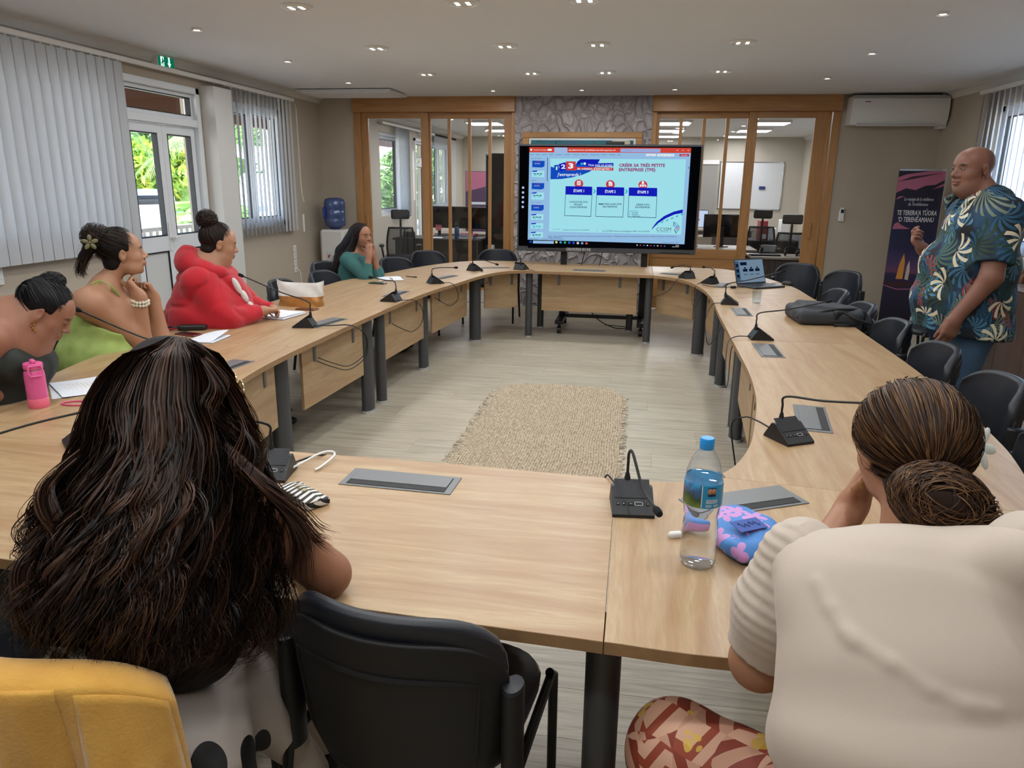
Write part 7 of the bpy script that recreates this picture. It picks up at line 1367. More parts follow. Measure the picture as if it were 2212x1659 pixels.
for q in (-1, 1):   # collar wings
    a = hd.W((q*.070, -.06, -.095)); pts = [a, hd.W((q*.088, .0, -.120)), hd.W((q*.078, .055, -.15)), hd.W((q*.050, .085, -.195))]
    S2 = SDF(); S2.chain(pts[:4], [.014, .022, .022, .008], .015); S2.chain([hd.W((0, -.092, -.085)), a], [.016, .016], .01); cloth(S2, 'collar', 'tropical_shirt', man, MBASE, .005, uvf=shirt_uv, disp=lambda P: .001*vnoise(P, 60, 1))
for px, py in ((2037, 492), (2020, 524), (2010, 555), (1994, 592)): p = mpx(px, py, -.03); p = at_d(px, py, MD-.06); MB().sphere(p, (.007, .007, .007), 8, 6).build('button', 'plastic_white', man, MBASE)
S_ = SDF()
for q in (-1, 1):
    hp = np.array([mb0[0]+.02, mb0[1]+q*.11, .86]); kn = np.array([mb0[0]-.03, mb0[1]+q*.13, .48]); an_ = np.array([mb0[0]+.03, mb0[1]+q*.14, .09]); S_.chain([hp, kn, an_], [.125, .088, .07], .04)
S_.ell((mb0[0], mb0[1], .88), (.19, .21, .13), k=.06); cloth(S_, 'jeans', 'denim', man, MBASE, .011, .004, 22, 4)
for q in (-1, 1): V, F = SDF().ell((mb0[0]-.05, mb0[1]+q*.14, .045), (.135, .05, .045)).box((mb0[0]-.05, mb0[1]+q*.14, .012), (.14, .048, .012), .01).half((0, 0, 0.0), (0, 0, -1)).mesh(.006); npmesh('shoe', V, F, 'cover_black', man, MBASE)

# ---------------------------------------------------------------- woman in the red hoodie
t = newmat('red_fleece'); tc = t.node('TexCoord'); n1 = t.node('TexNoise', i_Vector=tc.outputs['Object'], i_Scale=7.0, i_Detail=4.0); n2 = t.node('TexNoise', i_Vector=tc.outputs['Object'], i_Scale=350.0); t.l.new(t.ramp(n1.outputs[0], [(.3, lin('#a80f1e')), (.7, lin('#c41526'))]), t.bsdf.inputs['Base Color']); t.bsdf.inputs['Roughness'].default_value = .85; t.bsdf.inputs['Sheen Weight'].default_value = .2; t.bump(n2.outputs[0], .2, .001)
RD = 5.22
def rpx(px, py, dd=0.0): return at_d(px, py, RD+dd)
rb = rpx(425, 700); RB = (rb[0], rb[1], 0); red = person('woman in a red hoodie with a high bun, writing in a white notebook', RB)
fR = np.array([.80, .58, -.22]); hd = Head(rpx(474, 528), fr3(fR), 1.05); S_ = SDF(); hd.build(S_, fat=.012, wide=1.05, lips=1.05); nb = rpx(447, 580); S_.cone(hd.W((0, -.02, -.05)), nb, .055, .060, .03); S_.ell(hd.W((0, .03, -.10)), (.045, .05, .035), k=.03)
shN = rpx(432, 612, -.16); elN = rpx(492, 690, -.22); wrN = rpx(566, 672, -.10); S_.chain([nb, shN], [.07, .08], .03); S_.chain([shN, elN, wrN], [.075, .06, .034], .03)
shF = rpx(480, 605, .2); elF = rpx(545, 668, .22); wrF = rpx(590, 668, .12); S_.chain([shF, elF, wrF], [.07, .055, .033], .03); S_.chain([nb, shF], [.07, .08], .03); S_.cone(nb, rpx(425, 690), .12, .16, .05)
dR = rpx(606, 667, -.02)-wrN; tipsR = hand(S_, wrN, dR, (.1, -.15, -.95), 1, (.45, .55, .65, .75, .85), 1.0)
skin_mesh(S_, red, RB, SK2, hd, lip='#9a5a4e'); hd.eyes(red, RB, open_=0)
S_ = SDF(); S_.ell(rpx(452, 628), (.235, .215, .19), fr3((.84, .54, 0)), .05); S_.ell(rpx(440, 680), (.28, .24, .20), fr3((.84, .54, 0)), .06); S_.ell(rpx(425, 735), (.27, .24, .18), fr3((.84, .54, 0)), .06); S_.ell(rpx(490, 655), (.2, .17, .15), fr3((.84, .54, 0)), .06)
S_.cone(rpx(440, 600, -.1), shN, .10, .108, .05); S_.chain([shN, elN], [.106, .098], .04); S_.ccone(elN, elN+(wrN-elN)*.93, .095, .05, .02); S_.cone(rpx(465, 600, .12), shF, .10, .105, .05); S_.chain([shF, elF], [.10, .09], .05); S_.ccone(elF, elF+(wrF-elF)*.95, .088, .05, .04)
S_.cone(hd.W((0, -.02, -.05)), nb, .058, .056, .02); S_.ops[-1] = S_.ops[-1][:3]+(1,)
def red_disp(P): return .004*vnoise(P*np.array([1, 1, 1.6]), 22, 12)+creases(P, 14, 13, .013, .16, (1, 1, 1.2))+creases(P, 24, 16, .007, .2, (.7, .7, 1.4))
cloth(S_, 'hoodie', 'red_fleece', red, RB, .0075, disp=red_disp)
S2 = SDF(); hA = [rpx(406, 552, .02), rpx(410, 572, -.05), rpx(440, 584, -.14), rpx(478, 590, -.12), rpx(505, 602, -.05)]; S2.chain(hA, [.058, .066, .056, .036, .018], .05); hB = [rpx(406, 552, .05), rpx(430, 560, .14), rpx(480, 575, .14), rpx(505, 602, .0)]; S2.chain(hB, [.058, .06, .045, .018], .05); S2.ell(rpx(413, 566, .03), (.09, .11, .065), k=.05); S2.cone(hd.W((0, -.02, -.04)), nb+np.array([0, 0, -.02]), .064, .060, .02); S2.ops[-1] = S2.ops[-1][:3]+(1,); cloth(S2, 'hood', 'red_fleece', red, RB, .006, disp=lambda P: .003*vnoise(P, 30, 15)+creases(P, 18, 17, .010, .2))
mat('white_print', '#d8d4d0', .7)
for (px, py), (rx, rz_) in (((512, 618), (.02, .06)), ((528, 640), (.022, .045)), ((541, 660), (.018, .03))): p = at_d(px, py, RD-.135+ (540-px)*-.0006); V, F = SDF().ell(p, (rx, .02, rz_), fr3((.84, .54, .4))).mesh(.005); npmesh('hoodie_print', V, F, 'white_print', red, RB)
S_ = SDF(); hd.ell(S_, (0, -.020, .036), (.083, .098, .086)); hd.ell(S_, (0, .105, -.03), (.085, .080, .088), .02, 1); hd.ell(S_, (0, -.06, -.045), (.066, .045, .04), .03); hd.ell(S_, (.08, .0, -.01), (.02, .024, .036), .006, 1); hd.ell(S_, (-.08, .0, -.01), (.02, .024, .036), .006, 1); S_.half(nb+np.array([0, 0, .02]), (0, 0, -1))
bunR = rpx(447, 474); S_.ell(bunR, (.058, .058, .050), k=.02); cap_mesh(S_, red, RB, '#1c1310')
hl = lambda d: d[1] < .62-.75*max(0, -d[2]) and d[2] > -.75 and not (abs(d[0]) > .8 and -.5 < d[2] < .1 and d[1] > -.25)
updo(hd, red, RB, None, ((hd.R.T@(bunR-hd.o))/hd.sc), 900, ('#120c0a', '#2a1c17', '#3a2720'), .0012, hl, seed=21); bun_strands(bunR, np.eye(3), .060, red, RB, 420, ('#120c0a', '#2a1c17', '#3d2a22'), 22, loose=.14)
S_ = SDF(); fh = np.array([.84, .54, 0]); rt = np.array([.54, -.84, 0])
for q in (-1, 1): hp = np.array([rb[0], rb[1], .52])+rt*q*.13-fh*.05; kn = hp+fh*.45+np.array([0, 0, -.0]); S_.chain([hp, kn, np.array([kn[0]+.02, kn[1], .1])], [.13, .095, .065], .05)
S_.ell((rb[0], rb[1], .56), (.22, .24, .12), k=.05); cloth(S_, 'trousers', mat('dark_cloth', '#17181c', .85), red, RB, .014)
for q in (-1, 1): kn = np.array([rb[0], rb[1], 0])+rt*q*.13+fh*.46; V, F = SDF().ell((kn[0], kn[1], .04), (.12, .05, .04), fr3((.54, -.84, 0))).half((0, 0, 0), (0, 0, -1)).mesh(.007); npmesh('shoe', V, F, 'cover_black', red, RB)
pen('ballpoint_pen', 'black pen held by the woman in the red hoodie', (0, 0), 0, 'cover_black', pos=tuple(tipsR[0]*.5+tipsR[4]*.5+np.array([-.035, -.02, .045])), tilt=-.75).rotation_euler[2] = -1.1

# ---------------------------------------------------------------- woman in lime green, chin on her hands
t = newmat('lime_linen'); tc = t.node('TexCoord'); n1 = t.node('TexNoise', i_Vector=tc.outputs['Object'], i_Scale=14.0, i_Detail=5.0); n2 = t.node('TexNoise', i_Vector=tc.outputs['Object'], i_Scale=120.0); t.l.new(t.ramp(n1.outputs[0], [(.3, lin('#8aa052')), (.7, lin('#a5b86a'))]), t.bsdf.inputs['Base Color']); t.bsdf.inputs['Roughness'].default_value = .85; t.bump(n2.outputs[0], .35, .002)
LD = 4.62
def lpx(px, py, dd=0.0): return at_d(px, py, LD+dd)
lb = lpx(205, 800, .05); LB = (lb[0], lb[1], 0); lime = person('woman in a sleeveless lime green top, chin resting on both hands', LB)
fL = np.array([.76, .65, .06]); hd = Head(lpx(266, 548), fr3(fL), 1.06); S_ = SDF(); hd.build(S_, fat=.003, lips=1.15, nose=1.05); nb = lpx(226, 622); S_.cone(hd.W((0, -.03, -.05)), nb, .050, .056, .03)
shN = lpx(192, 655, -.15); elN = lpx(306, 742, -.02); wrN = lpx(302, 640, -.06); hnN = lpx(264, 588, -.03); shF = lpx(262, 640, .20); elF = lpx(347, 730, .10); wrF = lpx(331, 642, .08)
S_.chain([shN, elN], [.074, .055], .04); S_.chain([elN, wrN], [.056, .034], .03); S_.chain([shF, elF], [.065, .05], .04); S_.chain([elF, wrF], [.052, .033], .03); S_.chain([nb, shN], [.06, .075], .05); S_.chain([nb, shF], [.06, .07], .05); S_.ell(lpx(226, 668), (.12, .155, .12), fr3((.8, .6, 0)), .05); S_.cone(lpx(222, 690), lpx(205, 780), .11, .11, .05)
hand(S_, wrN, (hnN-wrN)+np.array([-.015, 0, 0]), (.45, .75, .35), 1, (.2, 1.05, 1.1, 1.15, 1.15), 1.0, thumb=(-.62, -.35, .62)); hand(S_, wrF, lpx(303, 592, .06)-wrF, (-.35, -.75, .35), -1, (.4, 1.0, 1.05, 1.1, 1.1), .95)
skin_mesh(S_, lime, LB, SK2, hd, lip='#96564c', brow='#140d0a'); hd.eyes(lime, LB, (0, .2), .75)
S_ = SDF(); S_.ell(lpx(226, 706, .02), (.175, .195, .13), fr3((.8, .6, 0)), .05); S_.ell(lpx(212, 770, .0), (.21, .215, .18), fr3((.8, .6, 0)), .05); S_.ell(lpx(200, 830, .05), (.215, .23, .16), fr3((.8, .6, 0)), .05); S_.cone(lpx(236, 655, -.02), lpx(232, 690, -.02), .09, .14, .04)
S_.half(lpx(228, 688), (.35, .28, .9)); S_.chain([shN, elN], [.078, .058], .02); S_.ops[-1] = S_.ops[-1][:3]+(1,)
cloth(S_, 'top', 'lime_linen', lime, LB, .006, disp=lambda P: .003*vnoise(P*np.array([1, 1, .7]), 30, 31)+.0015*vnoise(P, 80, 32)+creases(P, 20, 33, .008, .18, (1, 1, .5)))
def ribbon(name, pts, r, m, par, org): return MB().tube(spl([np.array(p) for p in pts], 6), r, 6).build(name, m, par, org)
ribbon('strap', [lpx(180, 625, .05), lpx(200, 610, -.02), lpx(222, 612, -.06), lpx(243, 625, -.06), lpx(258, 660, -.05), lpx(262, 690, -.05)], .0055, 'lime_linen', lime, LB); ribbon('strap', [lpx(292, 640, .1), lpx(294, 660, .08), lpx(288, 690, .06)], .005, 'lime_linen', lime, LB)
ribbon('bow', [lpx(214, 606, -.09), lpx(200, 612, -.12), lpx(194, 618, -.12), lpx(202, 620, -.12), lpx(215, 608, -.09)], .0035, 'lime_linen', lime, LB); ribbon('bow', [lpx(215, 607, -.09), lpx(232, 612, -.11), lpx(250, 628, -.10), lpx(258, 640, -.08), lpx(254, 638, -.08), lpx(240, 622, -.1)], .0035, 'lime_linen', lime, LB)
S_ = SDF(); hd.ell(S_, (0, -.020, .036), (.083, .098, .087)); hd.ell(S_, (0, .118, -.02), (.09, .082, .095), .02, 1); hd.ell(S_, (0, -.055, -.045), (.06, .045, .045), .03); 
for q in (-1, 1): hd.ell(S_, (q*.085, .008, -.02), (.025, .032, .042), .006, 1)
bunL = lpx(207, 512); S_.ell(bunL, (.06, .06, .055), k=.025); S_.chain([lpx(196, 530), lpx(182, 555, .02), lpx(176, 580, .02)], [.035, .026, .014], .02); cap_mesh(S_, lime, LB, '#15100e')
hl2 = lambda d: d[1] < .64-.85*max(0, -d[2]+.1) and d[2] > -.7 and not (abs(d[0]) > .75 and -.6 < d[2] < -.02 and d[1] > -.35)
updo(hd, lime, LB, None, (hd.R.T@(bunL-hd.o))/hd.sc, 1000, ('#0d0908', '#221812', '#35241b'), .0012, hl2, seed=31, lift=.010, noise=.005); bun_strands(bunL, np.eye(3), .064, lime, LB, 420, ('#0d0908', '#241914', '#3a281f'), 32, loose=.25)
r_ = np.random.default_rng(5); N_ = 260; cl = [np.array(spl([lpx(203, 520), lpx(188, 540, .02), lpx(178, 565, .02), lpx(172, 585, .02), lpx(180, 592, .02)], 4)) + r_.normal(size=3)*.012+np.cumsum(r_.normal(size=(17, 3))*.002, 0) for _ in range(N_)]; strands('ponytail', np.array(cl), .0012, 'hair', lime, LB, hair_cols(N_, ('#0d0908', '#2a1d17', '#3c2a20'), 6))
mat('clip_olive', '#6b6648', .35); cc_ = lpx(194, 524, -.085); Rc = fr3((.6, -.78, .1))
clip = MB()
for k in range(5): a = k*2*PI/5+PI/2; d = np.array([math.cos(a), 0, math.sin(a)]); clip.sphere(cc_+Rc@(d*.024), (.011, .004, .018), 10, 6, Rc@roty(-(a-PI/2)))
clip.sphere(cc_, (.007, .006, .007), 8, 6, Rc); clip.build('flower_clip', 'clip_olive', lime, LB)
mat('shell_beads', '#d9d3bf', .35); sh = MB(); rr = random.Random(4); wd = wrN*.88+elN*.12; ax = (wrN-elN)/np.linalg.norm(wrN-elN); u_ = np.cross(ax, [0, 0, 1.0]); u_ /= np.linalg.norm(u_); v_ = np.cross(ax, u_)
for k in range(34): a = k*2*PI/17; sh.sphere(wd+(math.cos(a)*u_+math.sin(a)*v_)*.043+ax*((k // 17)*.016-.008+rr.uniform(-.003, .003)), (.0085, .0085, .0095), 7, 5)
sh.build('shell_bracelet', 'shell_beads', lime, LB)
S_ = SDF(); fh = np.array([.9, .4, 0]); rt = np.array([.4, -.9, 0])
for q in (-1, 1): hp = np.array([lb[0], lb[1], .53])+rt*q*.12; kn = hp+fh*.42; S_.chain([hp, kn, np.array([kn[0], kn[1], .1])], [.12, .085, .055], .05)
cloth(S_, 'trousers', 'dark_cloth', lime, LB, .014)
for q in (-1, 1): kn = np.array([lb[0], lb[1], 0])+rt*q*.12+fh*.43; V, F = SDF().ell((kn[0], kn[1], .04), (.11, .045, .04), fr3((.4, -.9, 0))).half((0, 0, 0), (0, 0, -1)).mesh(.007); npmesh('shoe', V, F, 'cover_black', lime, LB)

# ---------------------------------------------------------------- woman bent over her writing, dark green off-shoulder top
WD = 3.68
def wpx(px, py, dd=0.0): return at_d(px, py, WD+dd)
wb_ = wpx(-40, 900, .05); WBS = (wb_[0], wb_[1], 0); wri = person('woman in a dark green off-shoulder top bending over a printed form', WBS)
ph = .76*np.array([.75, .66, 0])+np.array([0, 0, -.60])-.20*np.array([.66, -.75, 0])*-1; hd = Head(wpx(98, 676), fr3(ph, (.35, .3, 1)), 1.04); S_ = SDF(); hd.build(S_, fat=.002, lips=1.05); nb = wpx(30, 705, .05); S_.cone(hd.W((0, -.035, -.055)), nb, .052, .062, .03)
shN = wpx(-20, 735, -.10); elN = wpx(-60, 860, -.12); wrN = wpx(48, 838, .02); hnd = wpx(98, 825, .12); shF = wpx(60, 740, .22); elF = wpx(80, 800, .25); S_.chain([nb, shN], [.065, .075], .05); S_.chain([nb, shF], [.062, .07], .05); S_.chain([shN, elN, wrN], [.066, .052, .031], .03); S_.chain([shF, elF], [.06, .05], .03); S_.cone(nb, wpx(20, 790, .1), .13, .15, .06); S_.ell(wpx(10, 745, .06), (.17, .15, .09), k=.05)
tW = hand(S_, wrN, hnd-wrN, (.1, .1, -1), 1, (.5, .55, .7, .8, .85), .95); skin_mesh(S_, wri, WBS, SK3, hd, lip='#94524a'); hd.eyes(wri, WBS, open_=0)
mat('green_cloth', '#262b26', .8, var=.15, vscale=20)
S_ = SDF(); S_.ell(wpx(12, 790, .08), (.20, .19, .13), k=.05); S_.ell(wpx(-10, 850, .1), (.19, .19, .16), k=.05); S_.chain([wpx(-60, 775, -.08), wpx(20, 785, -.10), wpx(90, 775, .2)], [.06, .06, .05], .05); cloth(S_, 'top', 'green_cloth', wri, WBS, .006, disp=lambda P: .003*vnoise(P*np.array([1, 1, .3]), 50, 41)+creases(P, 26, 43, .008, .2, (1, 1, .3))); S_ = SDF(); S_.ell((wb_[0], wb_[1], .55), (.2, .2, .12)); 
for q in (-1, 1): S_.chain([np.array([wb_[0], wb_[1]+q*.11, .53]), np.array([wb_[0]+.4, wb_[1]+q*.11+.1, .52]), np.array([wb_[0]+.42, wb_[1]+q*.11+.1, .1])], [.12, .085, .055], .05)
cloth(S_, 'trousers', 'dark_cloth', wri, WBS, .014)
for q in (-1, 1): V, F = SDF().ell((wb_[0]+.45, wb_[1]+q*.11+.1, .04), (.11, .045, .04)).half((0, 0, 0), (0, 0, -1)).mesh(.007); npmesh('shoe', V, F, 'cover_black', wri, WBS)
S_ = SDF(); hd.ell(S_, (0, -.018, .036), (.084, .100, .088)); hd.ell(S_, (0, .112, -.03), (.088, .080, .090), .02, 1); hd.ell(S_, (0, -.055, -.045), (.06, .045, .04), .03)
for q in (-1, 1): hd.ell(S_, (q*.085, .008, -.018), (.025, .028, .040), .006, 1)
bunW = wpx(112, 608, .03); S_.ell(bunW, (.048, .048, .038), k=.02); S_.ell(wpx(82, 612, .03), (.035, .035, .03), k=.02); cap_mesh(S_, wri, WBS, '#0e0c0d'); updo(hd, wri, WBS, None, (hd.R.T@(wpx(75, 615, .03)-hd.o))/hd.sc, 1000, ('#08080a', '#17161a', '#26242a'), .0012, hl2, seed=41, lift=.008); bun_strands(bunW, np.eye(3), .050, wri, WBS, 340, ('#08080a', '#17161a', '#2a272c'), 42, squash=(1, 1, .8), loose=.1)
MB().box(wpx(60, 626, -.03), (.05, .012, .03), rotz(.6)@roty(.5), .003).build('hair_clip', 'black_plastic', wri, WBS)
mat('gold2', '#b9964e', .25, 1.0); er = hd.W((.088, -.006, -.045)); eb = MB(); [eb.sphere(er+np.array([.004*math.sin(k*2.3), .003*math.cos(k), -.006*k]), .0042, 6, 5) for k in range(7)]; eb.build('earring', 'gold2', wri, WBS)
wl = wrN*.82+elN*.18; ax = (wrN-elN)/np.linalg.norm(wrN-elN); u_ = np.cross(ax, [0, 0, 1.0]); u_ /= np.linalg.norm(u_); v_ = np.cross(ax, u_); MB().tube([wl+(math.cos(a)*u_+math.sin(a)*v_)*.036 for a in np.linspace(0, 2*PI, 20)], .0022, 6).build('wrist_cord', 'cable_black', wri, WBS)
pen('ballpoint_pen', 'black pen in the hand of the woman bending over the form', (0, 0), 0, 'cover_black', pos=tuple(tW[0]*.5+tW[4]*.5+np.array([-.02, -.01, .040])), tilt=-.7).rotation_euler[2] = -1.0

# ---------------------------------------------------------------- woman in teal with long straight hair
mat('teal_fleece', '#33625f', .85, var=.08, vscale=10, bump=.2, bscale=400)
TD = 7.62
def tpx(px, py, dd=0.0): return at_d(px, py, TD+dd)
tb = tpx(762, 625); TBS = (tb[0], tb[1], 0); teal = person('woman in a teal sweatshirt with very long dark hair, hands clasped at her mouth', TBS)
hd = Head(tpx(781, 511, -.05), fr3((.93, -.36, -.03)), 1.02); S_ = SDF(); hd.build(S_, lips=1.0); nb = tpx(768, 548, .02); S_.cone(hd.W((0, -.02, -.05)), nb, .047, .055, .03)
shN = tpx(752, 562, -.16); elN = tpx(790, 598, -.36); wrN = tpx(798, 550, -.32); shF = tpx(790, 560, .12); elF = tpx(816, 592, -.22); wrF = tpx(806, 550, -.26)
S_.chain([nb, shN, elN, wrN], [.055, .058, .042, .027], .03); S_.chain([nb, shF, elF, wrF], [.055, .055, .042, .027], .03); S_.cone(nb, tpx(765, 620), .10, .12, .05); hand(S_, wrN, tpx(797, 524, -.27)-wrN, (.2, .85, .2), 1, (.4, .6, .7, .75, .8), .9); hand(S_, wrF, tpx(800, 524, -.24)-wrF, (-.2, -.85, .2), -1, (.4, .75, .8, .85, .9), .9)
skin_mesh(S_, teal, TBS, '#9c6d55', hd, lip='#8c4a46', brow='#120c0a'); hd.eyes(teal, TBS, (.3, 0), .9)
S_ = SDF(); S_.ell(tpx(766, 580), (.155, .175, .14), k=.05); S_.ell(tpx(762, 615), (.165, .18, .17), k=.05); S_.ell(tpx(770, 558, 0), (.09, .13, .05), k=.04); S_.chain([tpx(765, 560, -.1), shN, elN], [.07, .072, .062], .03); S_.ccone(elN, elN+(wrN-elN)*.62, .06, .048, .03); S_.chain([tpx(778, 560, .08), shF, elF], [.07, .07, .06], .03); S_.ccone(elF, elF+(wrF-elF)*.3, .058, .052, .03); S_.cone(hd.W((0, -.015, -.05)), nb, .054, .052, .015); S_.ops[-1] = S_.ops[-1][:3]+(1,)
cloth(S_, 'sweatshirt', 'teal_fleece', teal, TBS, .0065, disp=lambda P: .004*vnoise(P, 26, 51)+creases(P, 20, 53, .010, .2))
S_ = SDF()
for q in (-1, 1): S_.chain([np.array([tb[0], tb[1]+q*.1, .53]), np.array([tb[0]+.42, tb[1]+q*.1-.06, .52]), np.array([tb[0]+.45, tb[1]+q*.1-.06, .1])], [.11, .08, .055], .05)
cloth(S_, 'trousers', 'dark_cloth', teal, TBS, .014)
for q in (-1, 1): V, F = SDF().ell((tb[0]+.5, tb[1]+q*.1-.06, .04), (.11, .045, .04)).half((0, 0, 0), (0, 0, -1)).mesh(.007); npmesh('shoe', V, F, 'cover_black', teal, TBS)
S_ = SDF(); hd.ell(S_, (0, -.018, .038), (.084, .100, .088)); hd.ell(S_, (0, .112, -.022), (.072, .085, .098), .02, 1); hA = [hd.W((0, -.06, .02)), tpx(742, 545, .06), tpx(728, 580, .1), tpx(718, 605, .12)]; S_.chain(hA, [.085, .075, .06, .035], .04); S_.chain([hd.W((.07, -.01, .0)), tpx(757, 545, -.06), tpx(738, 585, -.02)], [.025, .04, .03], .03); cap_mesh(S_, teal, TBS, '#17100f')
r_ = np.random.default_rng(8); N_ = 900; pp = []
for _ in range(N_):
    a = r_.uniform(-1.0, 1.0); st = hd.W((.075*math.sin(a*1.5), .03-.07*abs(math.cos(a*1.5)), .118-.03*abs(a))); j = r_.normal(size=3)*np.array([.03, .035, .01]); L = r_.uniform(.85, 1.05)
    md_ = hd.W((.085*math.sin(a*2), -.05-.055*math.cos(a*2), -.02))+j*.3; e1 = tpx(744, 552, .05+.1*a)+j; e2 = tpx(730, 585, .09+.08*a)+j; e3 = tpx(722-r_.uniform(0, 14), 585+25*L, .12)+j; pp.append(np.array(spl([st, md_, e1, e2, e3], 4)))
strands('hair_strands', np.array(pp), .0014, 'hair', teal, TBS, hair_cols(N_, ('#120b0b', '#281a1a', '#3d2a2a'), 9)); updo(hd, teal, TBS, None, (0, -.11, .0), 500, ('#120b0b', '#281a1a', '#352424'), .0012, lambda d: d[1] < .6-.7*max(0, -d[2]) and d[2] > -.3, seed=51)
# ---------------------------------------------------------------- woman with long wavy hair, seen from behind
t = newmat('blob_print'); tc = t.node('TexCoord'); mp = t.node('Mapping', i_Vector=tc.outputs['Object']); mp.inputs['Scale'].default_value = (9, 9, 5.5); v = t.node('TexVoronoi', i_Vector=mp.outputs[0], i_Scale=1.0); r_n = t.node('SeparateColor', i_0=v.outputs['Color']); t.l.new(t.mix(t.math('MULTIPLY', t.math('LESS_THAN', v.outputs['Distance'], .34), t.math('GREATER_THAN', r_n.outputs[0], .3)), lin('#b8ada4'), lin('#141214')), t.bsdf.inputs['Base Color']); t.bsdf.inputs['Roughness'].default_value = .6
flb = at_d(370, 1500, 1.45); FLB = (-.97, 1.16, 0); fl = person('woman with long wavy dark brown hair and glasses seen from behind', FLB)
hd = Head(at_d(388, 850, 1.70), fr3((.76, .64, -.10)), 1.0); S_ = SDF(); hd.build(S_); nb = at_d(365, 1010, 1.60); S_.cone(hd.W((0, -.02, -.05)), nb, .05, .06, .03)
shR = at_d(520, 1092, 1.55); elR = at_z(708, 1240, .79); wrR = np.array([elR[0]-.20, elR[1]+.16, .772]); shL = at_d(190, 1105, 1.62); elL = np.array([-1.32, 1.52, .79]); wrL = np.array([-1.08, 1.66, .772])
S_.chain([nb, shR], [.06, .066], .04); S_.chain([shR, elR], [.068, .050], .03); S_.chain([elR, wrR], [.048, .029], .02); S_.chain([nb, shL], [.06, .066], .04); S_.chain([shL, elL], [.066, .05], .03); S_.chain([elL, wrL], [.047, .029], .02); S_.cone(nb, at_d(360, 1250, 1.55), .10, .09, .06)
hand(S_, wrR, (-.8, .5, 0), (0, .1, -1), 1, (.3, .35, .4, .45, .5), .92); hand(S_, wrL, (.8, .5, 0), (0, .1, -1), -1, (.3, .35, .4, .45, .5), .92); skin_mesh(S_, fl, FLB, '#9a6a50', hd, res=.0065)
S_ = SDF(); S_.ell(at_d(360, 1130, 1.55), (.165, .10, .10), k=.05); S_.ell(at_d(355, 1250, 1.53), (.165, .105, .15), k=.06); S_.ell(at_d(350, 1370, 1.50), (.165, .10, .12), k=.06); S_.cone(at_d(365, 1010, 1.6), at_d(365, 1060, 1.58), .06, .08, .02); S_.ops[-1] = S_.ops[-1][:3]+(1,); cloth(S_, 'black_top', mat('black_cloth', '#131214', .85), fl, FLB, .007)
S_ = SDF(); S_.ell((-.97, 1.17, .55), (.215, .17, .13), k=.05); S_.cone((-1.05, 1.2, .53), (-1.06, 1.62, .53), .11, .09, .05); S_.cone((-.88, 1.18, .53), (-.80, 1.62, .53), .125, .10, .05); S_.cone((-.78, 1.30, .50), (-.70, 1.42, .25), .06, .03, .06); S_.cone((-.80, 1.62, .50), (-.80, 1.66, .12), .085, .05, .05); S_.cone((-1.06, 1.62, .50), (-1.06, 1.66, .12), .085, .05, .05); S_.cone((-.76, 1.12, .52), (-.72, 1.2, .3), .05, .03, .06)
cloth(S_, 'skirt', 'blob_print', fl, FLB, .007, disp=lambda P: .007*vnoise(P*np.array([1.4, 1.4, .4]), 30, 61)+.002*vnoise(P, 70, 62))
for q in (-.80, -1.06): V, F = SDF().ell((q, 1.70, .035), (.045, .115, .035)).half((0, 0, 0), (0, 0, -1)).mesh(.006); npmesh('shoe', V, F, 'cover_black', fl, FLB)
# glasses
mat('gold_wire', '#b39a6a', .25, 1.0); glass_pane('lens', '#f2f2f2', 1.5)
gl_ = MB()
for q in (-1, 1): gl_.tube([hd.W((q*.037+.031*math.cos(a), .120, .006+.027*math.sin(a))) for a in np.linspace(0, 2*PI, 26)], .0022, 6)
gl_.tube([hd.W((-.008, .123, .012)), hd.W((.008, .123, .012))], .0018, 6); [gl_.tube([hd.W((q*.068, .119, .014)), hd.W((q*.088, .09, .016)), hd.W((q*.09, .0, .012)), hd.W((q*.084, -.02, -.008))], .0018, 6) for q in (-1, 1)]
gf = gl_.build('glasses', 'gold_wire', fl, FLB)
for q in (-1, 1): MB().add([hd.W((q*.037+.030*math.cos(a), .1202, .006+.026*math.sin(a))) for a in np.linspace(0, 2*PI, 20, endpoint=False)], [tuple(range(20))]).build('lens', 'lens', gf, FLB, recalc=False)
# hair volume and wavy locks, laid out row by row from crown to tips
ROWS = [(732, 340, 424, 1.66, .02), (768, 250, 484, 1.59, .10), (870, 198, 502, 1.53, .13), (960, 182, 535, 1.485, .12), (1060, 118, 572, 1.43, .10), (1150, 82, 582, 1.39, .09), (1250, 56, 588, 1.355, .08), (1340, 58, 592, 1.33, .07), (1400, 105, 570, 1.32, .06), (1452, 225, 470, 1.315, .05)]
RA = np.array(ROWS, float)
def hair_pt(tr, s_, dep=0.0):
    f = np.clip(tr, 0, len(ROWS)-1.001); i = int(f); w = f-i; r = RA[i]*(1-w)+RA[i+1]*w; x = (r[1]+r[2])/2+(r[2]-r[1])/2*s_; return at_d(x, r[0]-18*s_*s_*0, r[3]+r[4]*s_*s_+dep)
S_ = SDF(); hd.ell(S_, (0, -.018, .036), (.086, .102, .090)); 
for tr in np.arange(2.1, 7.4, .42):
    for s_ in np.linspace(-.80, .80, 9 if tr > 2 else 6): S_.ell(hair_pt(tr, s_*(.64 if tr < 4.2 else .95), .085), .034, k=.035)
hd.ell(S_, (0, .125, -.03), (.085, .075, .10), .015, 1); cap_mesh(S_, fl, FLB, '#120c0a', res=.007)
r_ = np.random.default_rng(77); NL, NS, M = 380, 15, 42; paths = []; cols = []
palette = np.array([lin(c)[:3] for c in ('#120c09', '#241711', '#3d281c', '#5c3e2c')])
